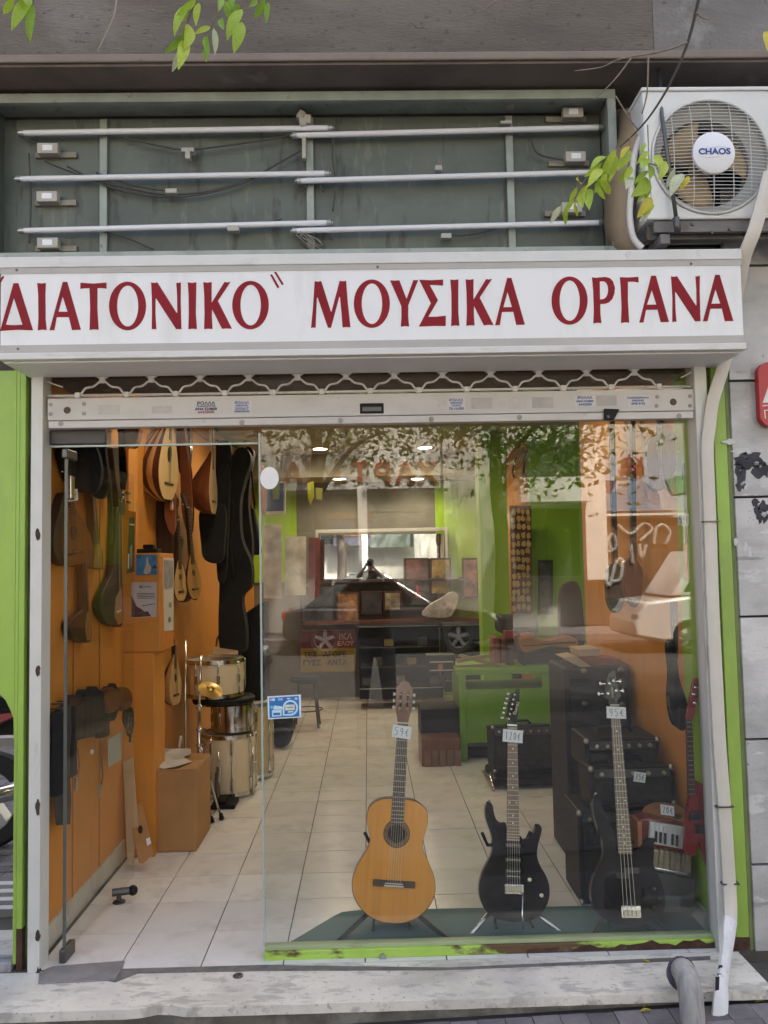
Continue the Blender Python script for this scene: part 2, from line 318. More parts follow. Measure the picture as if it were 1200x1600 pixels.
# sill / step
sill_m = mat('sill_marble', (.74, .70, .625), .5, var=.08, scale=5, bump=.35, bscale=80, dirt=[((.24, .22, .20), 45, .60, .67, .7, None), ((.38, .36, .33), 9, .53, .62, .7, (1, 2.5, 1)), ((.30, .27, .23), 2.2, .55, .75, .55, (.7, 3, 1)), ((.33, .32, .31), 3, .45, .75, .6, None), ((.62, .58, .48), 4, .6, .75, .5, None), ((.16, .14, .12), 18, .68, .74, .5, None), ((.22, .20, .18), 5, .6, .75, .5, (.6, 2, 1))])
sl_ = thing('marble_sill', 'worn pale marble doorstep with a chipped front edge along the shopfront', 'doorstep', (0, -.2, -.04))
edge = [(-1.75, -.372)]
for i in range(60):
    x = -1.72+i*.054; d = .0
    g = math.exp(-((x+.78)/.055)**2)
    edge.append((x, -.372+.028*g+random.uniform(-.0015, .0015)))
edge = [e for e in edge if e[0] < 1.46]+[(1.475, -.372)]
mb = MB(); mb.prism([[(x, y, -.001) for x, y in edge+[(1.475, -.07), (-1.75, -.07)]]], (0, 0, -.034)); mb.build('slab', sill_m, sl_, bevel=.005)
MB().box(-1.75, 1.45, -.335, -.07, -.25, -.036).build('riser', mat('riser', (.17, .16, .145), .85, var=.3, scale=6, bump=.4, dirt=[((.33, .32, .30), 7, .5, .65, .7, None)]), sl_)
MB().prism([[at_z(u, v, .0) for u, v in ((82, 1512), (195, 1503), (192, 1512), (180, 1532), (60, 1538), (62, 1520))]], (0, 0, .006)).build('floor_plate', mat('plate_steel', (.27, .27, .28), .5, .3, var=.2, scale=10, bump=.15, dirt=[((.1, .1, .1), 12, .6, .7, .6, None)]), sl_)
c = at_z(372, 1525, .0); MB().lathe([(.020, 0), (.020, .003), (.013, .004), (.013, .001), (.006, .001), (.006, .004), (0, .004)], 20, Matrix.Translation(c)).build('floor_lock', steel_dark, sl_, smooth=30)
MB().prism([[at_z(u, v, 0) for u, v in ((190, 1514), (415, 1508), (700, 1512), (1110, 1494), (1110, 1500), (690, 1516), (420, 1517), (215, 1521), (180, 1535), (170, 1533))]], (0, 0, .0012)).build('dirt_strip', mat('grime', (.16, .15, .14), .9, var=.3, scale=20), sl_)

# ================================================================== SHOPFRONT
# ---- shop sign
YS = -.33
sg = thing('shop_sign', 'long white box sign with red flared Greek capitals above the shop window', 'shop sign', (.05, YS, 2.41))
panel_m = mat('sign_panel', (.76, .76, .755), .35, var=.02, scale=2, dirt=[((.56, .54, .49), 5, .52, .72, .45, (1.6, 1, .35)), ((.45, .42, .37), 30, .69, .74, .5, None)])
alu = mat('white_aluminium', (.62, .61, .585), .35, var=.05, dirt=[((.40, .37, .32), 6, .54, .68, .5, (.5, 1, 2)), ((.38, .34, .3), 18, .66, .74, .4, None)])
lipm = mat('shadow_lip', (.42, .40, .37), .5, var=.05)  # grey lip strips carry the shade of the sign recess in their colour
X0, X1, ZT, ZB = -1.41, 1.503, 2.818, 2.412
MB().box(X0+.004, X1-.004, YS+.012, -.06, ZB+.006, ZT-.006).build('casing', panel_m, sg)
MB().box(X0+.006, X1-.006, YS+.006, YS+.014, ZB+.05, ZT-.06).build('front_panel', panel_m, sg)
MB().box(X0, X1, YS, YS+.1, ZT-.043, ZT).build('top_rail', alu, sg, bevel=.003)
MB().box(X0, X1, YS-.004, YS+.1, ZB, ZB+.026).build('bottom_rail', alu, sg, bevel=.003)
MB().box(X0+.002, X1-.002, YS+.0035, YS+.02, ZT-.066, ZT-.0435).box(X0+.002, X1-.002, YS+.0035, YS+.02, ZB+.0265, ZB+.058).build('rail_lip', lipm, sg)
for a_, b_ in ((X1-.004, X1+.002), (X0-.002, X0+.004)): MB().box(a_, b_, YS+.02, -.06, ZB+.004, ZT-.004).build('end_cap', alu, sg)
soff = MB()
soff.box(X0+.01, X1-.01, YS+.03, -.052, ZB-.006, ZB-.0005).build('underside', mat('underside_sheet', (.80, .79, .79), .45, var=.04), sg)
def L(pts, x0, s=5., y0=410.): return [(x0+a/s, y0+b/s) for a, b in pts]
def O(cx, cy, rx, ry, ix, iy, x0): return [L(ell(cx, cy, rx, ry, 40), x0), L(ell(cx+1, cy, ix, iy, 40), x0)]
LET = []
LET += [('letter', [L([(0, 535), (105, 162), (143, 162), (258, 530), (130, 526)], 0), L([(108, 277), (45, 486), (110, 490), (175, 486)], 0)])]
LET += [('letter', [L([(290, 160), (323, 165), (358, 160), (354, 250), (356, 440), (364, 528), (330, 525), (294, 530), (300, 440), (298, 250)], 0)])]
LET += [('letter', [L([(386, 530), (490, 152), (525, 152), (632, 526), (562, 528), (537, 427), (443, 427), (424, 528)], 0), L([(489, 265), (456, 385), (527, 385)], 0)])]
LET += [('letter', [L([(628, 158), (729, 165), (831, 157), (832, 204), (795, 200), (761, 200), (760, 360), (770, 525), (735, 522), (699, 527), (704, 360), (699, 201), (660, 202), (627, 206)], 0)])]
LET += [('letter', O(996, 340, 145, 190, 83, 160, 0))]
LET += [('letter', [L([(80, 156), (103, 160), (130, 156), (278, 392), (285, 392), (283, 250), (277, 158), (295, 160), (313, 155), (311, 300), (317, 521), (275, 521), (120, 282), (115, 282), (114, 400), (121, 522), (103, 520), (85, 522), (87, 400), (86, 280)], 220)])]
LET += [('letter', [L([(366, 155), (400, 160), (434, 155), (432, 250), (430, 400), (438, 520), (405, 517), (371, 521), (375, 400), (373, 250)], 220)])]
LET += [('letter', [L([(488, 154), (520, 158), (554, 153), (553, 230), (553, 315), (653, 153), (675, 156), (700, 152), (602, 300), (712, 517), (672, 515), (634, 518), (556, 365), (555, 420), (560, 520), (528, 517), (494, 520), (498, 400), (495, 250)], 220)])]
LET += [('letter', O(857, 333, 143, 189, 80, 159, 220))]
LET += [('quotation_mark', [L([(1010, 97), (1025, 92), (1083, 193), (1068, 201)], 220)]), ('quotation_mark', [L([(1042, 77), (1057, 72), (1117, 170), (1102, 177)], 220)]),
        ('quotation_mark', [L([(20, 105), (33, 110), (0, 165), (-13, 160)], 0)]), ('quotation_mark', [L([(-7, 84), (6, 89), (-27, 144), (-40, 139)], 0)])]
LET += [('letter', [L([(108, 147), (135, 150), (160, 145), (235, 384), (240, 384), (303, 144), (330, 147), (354, 143), (368, 320), (388, 506), (355, 504), (326, 507), (318, 400), (306, 270), (300, 270), (236, 510), (212, 510), (132, 275), (126, 275), (120, 400), (116, 510), (98, 508), (80, 512), (95, 350)], 470)])]
LET += [('letter', O(555, 322, 141, 189, 80, 159, 470))]
LET += [('letter', [L([(697, 140), (735, 142), (770, 139), (826, 285), (880, 137), (900, 139), (918, 136), (840, 335), (839, 420), (846, 500), (815, 497), (781, 502), (786, 420), (785, 340)], 470)])]
LET += [('letter', [L([(925, 135), (1015, 139), (1112, 133), (1112, 180), (1060, 176), (1008, 176), (1072, 295), (997, 424), (1060, 424), (1133, 416), (1132, 496), (1030, 496), (922, 501), (1016, 318)], 470)])]
LET += [('letter', [L([(268, 133), (300, 137), (332, 132), (330, 230), (331, 400), (340, 494), (308, 491), (274, 496), (278, 400), (276, 230)], 650)])]
LET += [('letter', [L([(388, 132), (418, 136), (450, 130), (449, 200), (449, 290), (548, 130), (570, 133), (594, 128), (498, 275), (606, 489), (568, 486), (530, 491), (453, 338), (452, 400), (458, 492), (426, 490), (393, 495), (398, 380), (395, 230)], 650)])]
LET += [('letter', [L([(618, 490), (712, 121), (746, 121), (851, 486), (783, 487), (760, 385), (672, 387), (655, 489)], 650), L([(715, 232), (683, 350), (750, 348)], 650)])]
LET += [('letter', O(200, 298, 141, 188, 79, 158, 850))]
LET += [('letter', [L([(375, 116), (405, 120), (480, 113), (515, 122), (540, 148), (555, 200), (550, 245), (535, 285), (510, 311), (480, 322), (440, 325), (441, 400), (449, 473), (418, 470), (386, 476), (390, 380), (385, 220)], 850), L([(436, 148), (470, 147), (488, 160), (499, 185), (502, 215), (498, 245), (485, 272), (465, 286), (438, 290)], 850)])]
LET += [('letter', [L([(593, 115), (660, 118), (738, 112), (740, 156), (700, 150), (656, 150), (656, 300), (666, 470), (634, 467), (602, 473), (606, 350), (600, 200)], 850)])]
LET += [('letter', [L([(745, 470), (838, 103), (874, 103), (977, 465), (912, 466), (888, 368), (798, 370), (778, 468)], 850), L([(843, 215), (805, 330), (878, 329)], 850)])]
q = 1200/220
LET += [('letter', [L([(374, 119), (400, 122), (425, 117), (584, 364), (592, 364), (590, 230), (582, 118), (600, 118), (620, 112), (618, 250), (625, 500), (580, 502), (414, 252), (408, 252), (412, 400), (420, 505), (403, 504), (385, 508), (386, 300)], 980, q)])]
LET += [('letter', [L([(646, 503), (750, 105), (788, 105), (905, 498), (833, 500), (808, 392), (710, 394), (685, 500)], 980, q), L([(753, 228), (718, 352), (795, 350)], 980, q)])]
for nm, loops in LET:
    MB().prism([[at_y(u, v, YS+.0045) for u, v in lp] for lp in loops], (0, .003, 0)).build(nm, print_red, sg)
scr = MB().lathe([(.005, 0), (.004, .003), (0, .0035)], 10, Matrix.Rotation(R(90), 4, 'X')).mesh('screw', steel_dark)
for u, v in ((26, 422), (590, 417), (1080, 412), (28, 545), (1186-30, 540)): inst('screw', scr, sg, at_y(u, v, YS+.003))

# ---- stripped light box
lb = thing('stripped_sign_box', 'old open metal sign box with bare fluorescent tubes and loose wiring', 'sign box', (-.2, -.02, 2.9))
YF, YK = -.1, .05
lbk = mat('box_back', (.115, .13, .108), .5, .2, var=.15, scale=1.6, bump=.08, dirt=[((.20, .195, .16), 9, .60, .66, .5, (2.5, 1, .5)), ((.045, .04, .035), 7, .58, .66, .6, (2.2, 1, .45)), ((.03, .032, .035), 1.5, .5, .8, .7, (1, 1, 2)), ((.16, .165, .14), 2, .55, .75, .4, None)])
MB().box(-2.2, 1.07, YK, YK+.02, 2.92, 3.58).build('back_panel', lbk, lb)
xl = -1.60
MB().box(-2.2, 1.098, YF, YF+.022, 3.572, 3.612).box(-2.2, 1.07, YF+.022, YK, 3.592, 3.61).build('top_rail', galvanised, lb, bevel=.002)
MB().box(-2.2, 1.098, YF, YF+.022, 2.885, 2.925).box(-2.2, 1.07, YF+.022, YK, 2.885, 2.905).build('bottom_rail', galvanised, lb, bevel=.002)
MB().box(1.062, 1.098, YF-.001, YF+.022, 2.9255, 3.5715).box(1.078, 1.097, YF+.023, YK+.03, 2.9, 3.6).build('end_rail', galvanised, lb, bevel=.002)
MB().box(-1.575, -1.56, YF+.022, YK, 2.906, 3.59).build('end_plate', lbk, lb)
for u in (161, 484, 797):
    a, b = at_y(u, 170, .03), at_y(u+1, 385, .03)
    MB().box((a.x+b.x)/2-.016, (a.x+b.x)/2+.016, .028, YK-.0005, 2.926, 3.570).build('upright', galvanised, lb, bevel=.002)
tubem = mat('tube_glass', (.70, .70, .72), .25, var=.02, spec=.6); capm = mat('tube_cap', (.45, .45, .43), .35, .8)
for (u0, v0, u1, v1) in ((30, 208, 520, 200), (25, 280, 515, 271), (30, 361, 518, 348), (456, 212, 942, 199), (463, 283, 944, 269), (456, 361, 942, 348)):
    a, b = at_y(u0, v0, 0.), at_y(u1, v1, 0.); d = (b-a).normalized()
    tb = MB().tube([a+d*.02, b-d*.02], .0125, 12).build('fluorescent_tube', tubem, lb, smooth=40)
    for e_, s_ in ((a, 1), (b, -1)): MB().tube([e_-d*s_*.006, e_-d*s_*.001], .006, 8).build('end_pin', capm, tb); MB().tube([e_+d*s_*.002, e_+d*s_*.022], .0135, 12).build('end_cap', capm, tb, smooth=40)
bal_m = mat('ballast', (.42, .40, .35), .5, var=.12, dirt=[((.2, .17, .13), 14, .55, .75, .5, None)]); bal_p = mat('ballast_plate', (.27, .24, .19), .6, .2, var=.2)
for (u, v, s) in ((85, 237, 1), (84, 312, 1), (85, 384, 1), (886, 181, -1), (890, 250, -1), (884, 329, -1)):
    c = at_y(u, v, .02)
    bb = MB().box(c.x-.09, c.x+.09, .034, YK-.001, c.z-.019, c.z+.006).build('ballast_plate', bal_p, lb, bevel=.002)
    x = c.x-.022*s
    MB().box(x-.045, x+.045, -.005, .0335, c.z-.018, c.z+.028).build('ballast', bal_m, bb, bevel=.004)
    MB().box(x-.02, x+.022, -.0062, -.0055, c.z-.006, c.z+.018).build('paper_label', card_white, bb)
for (u, v, wd, h) in ((294, 236, .055, .018), (294, 244, .022, .035), (268, 300, .05, .02), (365, 358, .05, .026), (685, 264, .03, .022), (697, 370, .045, .022), (790, 193, .05, .012), (797, 163, .03, .03)):
    c = at_y(u, v, .0); MB().box(c.x-wd/2, c.x+wd/2, -.015, .02, c.z-h/2, c.z+h/2).build('connector', bal_m, lb, bevel=.003)
wire = mat('wire', (.06, .055, .045), .6); wirep = mat('wire_pale', (.25, .24, .2), .6)
W = MB()
for pts in ([(30, 212), (60, 225), (85, 232)], [(190, 214), (250, 228), (290, 234), (350, 228), (430, 216), (455, 210)], [(70, 252), (110, 268), (160, 285), (230, 300), (270, 304), (330, 298), (390, 280), (430, 258), (470, 235)], [(150, 270), (210, 290), (268, 299)], [(105, 260), (180, 295), (265, 308), (340, 298), (420, 270)], [(155, 360), (200, 372), (240, 390)], [(365, 352), (420, 348), (440, 342)], [(470, 370), (500, 362), (520, 375)], [(830, 215), (840, 240), (880, 250)], [(520, 210), (520, 250), (525, 290), (520, 330)], [(45, 240), (48, 310), (46, 380)], [(800, 350), (740, 366), (700, 368)], [(460, 352), (485, 365), (500, 385), (488, 392), (470, 380)], [(463, 280), (470, 300), (490, 276), (505, 300)], [(860, 335), (890, 345), (925, 345)]):
    MB().tube(spline([at_y(u, v, .012) for u, v in pts], 5, False), .0042, 5).build('loose_wire', wire, lb, smooth=True)
W = MB()
for k in range(9):
    p = [(465+random.uniform(-8, 14), 360+random.uniform(-6, 8)), (480+random.uniform(-12, 14), 372), (486+random.uniform(-18, 20), 386+random.uniform(-6, 6))]
    W.tube(spline([at_y(u, v, random.uniform(-.01, .02)) for u, v in p], 4, False), .002, 5)
W.build('wire_bundle', wirep, lb, smooth=True, kind='stuff')
for (u, v) in ((470, 180), (480, 187), (473, 192)): c = at_y(u, v, -.01); MB().box(c.x-.014, c.x+.016, -.02, .02, c.z-.018, c.z+.02, mx=Matrix.Translation(c) @ Matrix.Rotation(random.uniform(-.6, .6), 4, 'Y') @ Matrix.Translation(-c)).build('connector', bal_m, lb, bevel=.004)
c = at_y(475, 232, .01); MB().box(c.x-.008, c.x+.01, -.005, .03, c.z-.05, c.z+.06).build('connector', bal_m, lb, bevel=.003)

# ---- air conditioner
ac = thing('air_conditioner', 'white outdoor air conditioner with round fan grille and blue maker lettering', 'air conditioner', (1.5, -.16, 2.93))
acw = mat('ac_white', (.66, .66, .63), .4, var=.04, dirt=[((.42, .38, .32), 5, .55, .8, .45, (1, 1, 2))])
C = Vector((1.409, -.3, 3.208)); RF = .235
fx0, fx1, fz0, fz1 = 1.142, 1.98, 2.953, 3.482
cir = [(C.x+(RF+.004)*math.cos(2*math.pi*i/48), C.z+(RF+.004)*math.sin(2*math.pi*i/48)) for i in range(48)]
mb = MB(); mb.prism([[(x, -.3, z) for x, z in ((fx0, fz0), (fx1, fz0), (fx1, fz1), (fx0, fz1))], [(x, -.3, z) for x, z in cir]], (0, .018, 0))
mb.box(fx0, fx0+.012, -.281, -.02, fz0, fz1).box(fx1-.012, fx1, -.281, -.02, fz0, fz1).box(fx0+.0125, fx1-.0125, -.281, -.02, fz1-.012, fz1).box(fx0+.0125, fx1-.0125, -.281, -.02, fz0, fz0+.012)
mb.build('casing', acw, ac, bevel=.006)
MB().box(fx0-.004, fx1+.004, -.305, -.02, fz1+.0005, fz1+.016).build('lid', acw, ac, bevel=.004)
MB().box(fx0+.014, fx1-.014, -.05, -.03, fz0+.014, fz1-.014).build('coil', mat('coil', (.02, .02, .022), .7), ac)
sh = MB(); N = 48                                                   # bell-mouth shroud
Mf = Matrix.Translation(C) @ Matrix.Rotation(R(-90), 4, 'X')
sh.lathe([(RF+.004, .0), (RF-.004, .03), (.185, .06), (.182, .12), (.188, .12), (.195, .06), (RF+.003, .035)], 48, Mf).build('shroud', mat('shroud', (.40, .40, .38), .5), ac, smooth=40)
fan = MB(); blade = mat('fan_blade', (.36, .26, .13), .6, var=.15)
fn = MB().lathe([(.05, .05), (.05, .11), (0, .11)], 20, Mf).build('fan', blade, ac, smooth=40)
for k in range(3):
    b = MB(); a0 = math.radians(95+120*k); vs = []
    for i in range(7):
        for j in range(6):
            r = .045+.13*j/5; a = a0-math.radians(34)+math.radians(68)*i/6+.25*j/5; dep = .10-.05*i/6
            vs.append(Mf @ Vector((r*math.cos(a), r*math.sin(a), dep)))
    b.add(vs, [(i*6+j, i*6+j+1, (i+1)*6+j+1, (i+1)*6+j) for i in range(6) for j in range(5)])
    o = b.build('blade', blade, fn, smooth=True); so_ = o.modifiers.new('thick', 'SOLIDIFY'); so_.thickness = .004
gr = MB(); gm = mat('grille_wire', (.55, .55, .52), .45, var=.05)
for k in range(33):
    z = -RF+RF*2*(k+.5)/33; hw = math.sqrt(RF*RF-z*z)
    pts = [(C.x+hw*math.sin(t*math.pi/2), C.y-.028*math.sqrt(max(0, 1-((hw*math.sin(t*math.pi/2))**2+z*z)/RF**2)) - .002, C.z+z) for t in [-1+2*i/8 for i in range(9)]]
    gr.tube(pts, .0016, 4)
for u in (-.155, -.08, 0, .08, .155):
    hh = math.sqrt(RF*RF-u*u); gr.tube([(C.x+u, C.y-.027*math.sqrt(max(0, 1-(u*u+(hh*s)**2)/RF**2)), C.z+hh*s) for s in [-1+2*i/8 for i in range(9)]], .0022, 4)
gr.tube([(C.x+RF*math.cos(t), C.y-.003, C.z+RF*math.sin(t)) for t in [2*math.pi*i/48 for i in range(49)]], .006, 6)
gr.build('fan_grille', gm, ac, smooth=True)
hub = MB().lathe([(.0, -.037), (.080, -.037), (.085, -.033), (.085, -.018), (0, -.018)], 40, Mf @ Matrix.Scale(1, 4)).build('hub_disc', mat('hub_white', (.72, .73, .75), .35, var=.02), ac, smooth=40)
inst('lettering', text_mesh('CHAOS', .034, mat('logo_blue', (.03, .06, .28), .5), bold=.0011), hub, (C.x, C.y-.0382, C.z+.002), (R(90), 0, 0), (1.12, 1, 1))
ring = MB().tube([(C.x+.058*math.cos(t), C.y-.0375, C.z+.020*math.sin(t)+.01*math.cos(t)) for t in [2*math.pi*i/40 for i in range(41)]], .0009, 4).build('logo_ring', mat('logo_grey', (.5, .55, .62), .5), hub)
MB().box(fx0+.03, fx1, -.29, -.27, fz0-.05, fz0-.003).box(fx0+.02, fx1, -.24, -.2, fz0-.06, fz0-.002).box(fx0+.05, fx0+.09, -.3, .08, fz0-.10, fz0-.0605).box(fx1-.2, fx1-.16, -.3, .08, fz0-.10, fz0-.0605).build('mounting_bracket', mat('bracket', (.17, .16, .15), .6, .4, var=.2, dirt=[((.12, .06, .03), 10, .55, .7, .7, None)]), ac, bevel=.002)
for u, v in ((1112, 363), (1140, 358), (1082, 350)): inst('screw', scr, ac, at_y(u, v, -.2912), sc=(1.6,)*3)
# foam / pipe duct beside it
dk = thing('pipe_lagging', 'curved tan sheet of pipe lagging standing between sign box and air conditioner', 'pipe lagging', (1.1, -.1, 2.9))
lag = MB(); fr_, bk_ = [], []
pl = [(1012, 163), (1006, 200), (992, 240), (986, 300), (984, 340), (990, 372), (1004, 388)]
for u, v in pl: fr_.append(at_y(u, v, -.23)); bk_.append(at_y(u-42+ (v-163)*.035, v+12, -.06))
vs = [p for ab in zip(fr_, bk_) for p in ab]; lag.add(vs, [(2*i, 2*i+1, 2*i+3, 2*i+2) for i in range(len(pl)-1)])
o = lag.build('lagging_sheet', mat('lagging', (.34, .25, .155), .8, var=.15, bump=.2, dirt=[((.16, .12, .08), 6, .5, .75, .6, None)]), dk, smooth=True); o.modifiers.new('t', 'SOLIDIFY').thickness = .014
MB().tube(spline([at_y(u, v, -.24) for u, v in pl], 6, False), .013, 8).build('white_pipe', mat('pipe_white', (.62, .60, .56), .5, var=.05), dk, smooth=True)
br = thing('stay_rod', 'thin dark metal stay rod hanging in front of the air conditioner', 'rod', at_y(1032, 110, -.25))
MB().tube([at_y(1029, 104, -.2), at_y(1034, 180, -.31), at_y(1058, 352, -.335)], .008, 6).build('rod', steel_dark, br, smooth=True)
MB().tube([at_y(1056, 340, -.337), at_y(1059, 362, -.337)], .013, 6).build('hook', steel_dark, br, smooth=True)

# ---- roller shutter
rs = thing('roller_shutter', 'raised white roller shutter with scalloped lattice and flyer covered bottom rail', 'roller shutter', (0, -.03, 2.19))
rail_m = mat('shutter_rail', (.56, .54, .52), .4, var=.06, scale=3, dirt=[((.36, .33, .30), 6, .55, .75, .45, (.6, 1, 1)), ((.14, .11, .09), 26, .67, .73, .6, None)])
zr0, zr1 = 2.188, 2.315
MB().box(-1.325, 1.398, -.06, -.02, zr0+.034, zr1).build('bottom_rail', rail_m, rs, bevel=.003)
MB().box(-1.318, 1.39, -.067, -.02, zr0, zr0+.030).build('rail_lip', rail_m, rs, bevel=.003)
MB().box(-1.32, 1.395, -.055, -.03, zr0+.030, zr0+.034).build('rail_groove', mat('groove_dark', (.12, .11, .1), .7), rs)
lat = mat('lattice_rod', (.62, .60, .57), .4, var=.05, dirt=[((.25, .22, .2), 20, .6, .72, .5, None)])
MB().tube([(-1.33, -.045, zr1+.013), (1.40, -.045, zr1+.013)], .0055, 8).build('rod', lat, rs, smooth=True)
per = (734-350)/5/1290*3.44; x00 = at_y(350, 617, -.06).x-5*per
wavy = [(0, 0), (.14, .10), (.28, .44), (.40, .54), (.58, .58), (.72, .72), (.86, .94), (1, 1)]
amp = .056; rods = []; wv = MB()
for k in range(15):
    xa = x00+k*per
    if xa > 1.36: break
    pts = [(xa+per/2*a, -.045, zr1+.016+amp*b) for a, b in wavy]+[(xa+per-per/2*a, -.045, zr1+.016+amp*b) for a, b in wavy[::-1][1:]]
    if xa+per < 1.40 and xa > -1.33:
        wv = MB(); wv.tube(spline(pts, 3, False), .0048, 6); wv.build('lattice_wave', lat, rs, smooth=True)
        up_ = [(x, y, 2*(zr1+.016+amp)+.012-z) for x, y, z in pts]; MB().tube(spline(up_, 2, False), .0048, 6).build('lattice_wave', lat, rs, smooth=True)
        MB().box(xa+per/2-.012, xa+per/2+.012, -.052, -.038, zr1+.016+amp-.008, zr1+.016+amp+.020).build('clip', lat, rs, bevel=.003)
    if xa > -1.33: MB().box(xa-.011, xa+.011, -.055, -.036, zr1+.002, zr1+.026).build('clip', lat, rs, bevel=.003)
for a, b in ((at_y(75, 597, -.045), at_y(98, 605, -.045)), (at_y(1080, 582, -.045), at_y(1064, 590, -.045))): MB().tube([a, b], .003, 6).build('bent_wire', lat, rs)
c = at_y(581, 638, -.062)
lk = MB().box(c.x-.05, c.x+.05, -.0635, -.058, c.z-.022, c.z+.022).build('lock_slot', black_plastic, rs, bevel=.006)
MB().box(c.x-.04, c.x+.04, -.0655, -.0632, c.z-.013, c.z+.006).build('slot_lid', steel_dark, lk, bevel=.001)
c = at_y(953, 648, -.068); MB().prism([[at_y(u, v, -.0672) for u, v in ((943, 639), (967, 640), (958, 657), (943, 657))]], (0, -.012, 0)).build('latch', black_plastic, rs, bevel=.002)
inst('screw', scr, rs, at_y(950, 651, -.081), sc=(1.4,)*3)
rv = MB().lathe([(.0085, 0), (.008, .002), (0, .0025)], 12, Matrix.Rotation(R(90), 4, 'X')).mesh('rivet', mat('rivet', (.28, .26, .24), .5, .5)); hole = MB().lathe([(.015, 0), (.013, .0012), (0, .0012)], 14, Matrix.Rotation(R(90), 4, 'X')).mesh('bolt_hole', mat('bolt_hole', (.10, .07, .05), .7))
for u, v in ((79, 632), (79, 647), (131, 631), (131, 646), (1027, 620), (1026, 634), (1078, 619), (1078, 634)): inst('rivet', rv, rs, at_y(u, v, -.0605))
for u, v in ((105, 641), (1052, 628)): inst('bolt_hole', hole, rs, at_y(u, v, -.0605))
for u, v in ((95, 662), (378, 660), (532, 657), (674, 655), (812, 652), (1061, 650)): inst('rivet', rv, rs, at_y(u, v, -.0675), sc=(1.3,)*3)
fly_b = mat('flyer_blue', (.10, .14, .34), .7); fly_r = mat('flyer_red', (.30, .09, .09), .7); fly_w = mat('flyer_paper', (.60, .59, .60), .75, var=.06); fly_g = mat('flyer_grey', (.45, .43, .41), .8, var=.12, scale=14)
def flyer(u, v, w_, h_, rows, m_, paper=None, name='flyer'):
    c = at_y(u, v, -.0612); f = MB().box(c.x-w_/2, c.x+w_/2, -.0612, -.0603, c.z-h_/2, c.z+h_/2).build(name, paper or fly_w, rs)
    for (t, dz, s, mm) in rows: inst('lettering', text_mesh(t, s, mm, .0002, bold=.0006), f, (c.x, -.0615, c.z+dz), (R(90), 0, 0), (1.15, 1, 1))
flyer(322, 637, .118, .050, [('ΡΟΛΛΑ', .018, .019, ink_black), ('ΓΚΑΡΑΖΟΠΟΡΤΕΣ', .006, .008, fly_b), ('6944 524800', -.006, .015, ink_black), ('64420000', -.019, .015, fly_r)], fly_b)
flyer(378, 636, .082, .050, [('ΡΟΛΛΑ', .018, .015, fly_b), ('ΕΠΙΣΚΕΥΕΣ', .006, .008, fly_b), ('3332617', -.007, .014, fly_b), ('6938398752', -.019, .011, fly_b)], fly_b)
flyer(713, 632, .076, .052, [('ΡΟΛΛΑ', .018, .015, fly_b), ('ΕΠΙΣΚΕΥΕΣ', .006, .008, fly_b), ('ΓΚΑΡΑΖ', -.005, .009, fly_b), ('70.14.000', -.018, .014, fly_b)], fly_b)
flyer(914, 627, .09, .046, [('ΡΟΛΛΑ', .015, .016, fly_b), ('6944 524800', 0, .012, fly_b), ('6442000', -.014, .014, fly_b)], fly_b)
flyer(997, 626, .10, .044, [('ΓΚΑΡΑΖΟΡΟΛΛΑ', .012, .010, fly_b), ('ΕΠΙΣΚΕΥΕΣ', 0, .008, fly_b), ('6945 8132', -.013, .012, fly_b)], fly_b)
flyer(253, 640, .085, .03, [], fly_b, mat('flyer_scraped', (.50, .48, .47), .7, var=.1, scale=30))
for u, v, a, b in ((753, 630, .088, .048), (848, 629, .09, .046), (948, 626, .085, .044), (808, 631, .07, .042), (170, 640, .09, .04)): flyer(u, v, a, b, [], fly_g, fly_g if u > 740 and u != 808 else mat('flyer_ghost', (.53, .51, .49), .6, var=.07, scale=30), 'flyer_remains')

# ---- shutter tracks
trm = mat('track_paint', (.60, .60, .56), .4, var=.05, dirt=[((.30, .27, .24), 8, .62, .72, .5, (1, 1, .3)), ((.10, .05, .03), 16, .70, .73, .8, None)])
def track(x0, x1, lab):
    t = thing('shutter_track', lab, 'shutter track', ((x0+x1)/2, -.04, -.02))
    MB().box(x0, x1, -.075, -.062, -.001, 2.42).build('front_flange', trm, t, bevel=.002)
    MB().box(x0, x0+.010, -.0615, .02, -.001, 2.42).box(x1-.010, x1, -.0615, .02, -.001, 2.42).build('channel', trm, t); return t
tl = track(-1.386, -1.338, 'pale steel shutter track with rust bitten edges beside the left green post')
for (v, r_) in ((835, 10), (1048, 9), (1262, 13), (1462, 9)):
    trace(ragged(59, v, 4, r_, 14, .25), -.0757, -.0006).build('rust_patch', mat('rust_spot', (.06, .035, .025), .9, var=.3), tl)
trace(ragged(62, 1525, 7, 14, 18, .3), -.0757, -.0006).build('rust_patch', MATS['rust_spot'], tl)
tr_ = track(1.396, 1.448, 'pale steel shutter track beside the flat beige conduit')

# ---- painted frames
rust = mat('rust', (.07, .035, .022), .95, var=.4, scale=18, bump=.5, dirt=[((.20, .17, .15), 14, .6, .7, .5, None)])
gf = thing('side_window', 'green painted side window with a rounded corner and mirror like glass', 'window', (-1.8, -.02, -.1))
MB().box(-1.442, -1.418, -.05, .03, .16, 2.44).build('post', green_paint, gf, bevel=.003)
MB().box(-1.458, -1.4435, -.045, .03, .02, 2.44).build('post_edge', green_paint, gf, bevel=.002)
MB().prism([[(x, -.047, z) for x, z in ((-1.441, .158), (-1.436, .19), (-1.432, .15), (-1.428, .21), (-1.424, .16), (-1.419, .17), (-1.417, -.13), (-1.441, -.13))]], (0, .07, 0)).build('rusted_foot', rust, gf)
MB().box(-1.417, -1.389, -.02, .03, -.13, 2.44).build('shadow_gap', mat('gap_shade', (.11, .15, .045), .7, var=.3, dirt=[((.06, .03, .02), 7, .5, .6, .8, (1, 1, .4))]), gf)  # dark olive paints the shade of the recess; rust blotches are wear
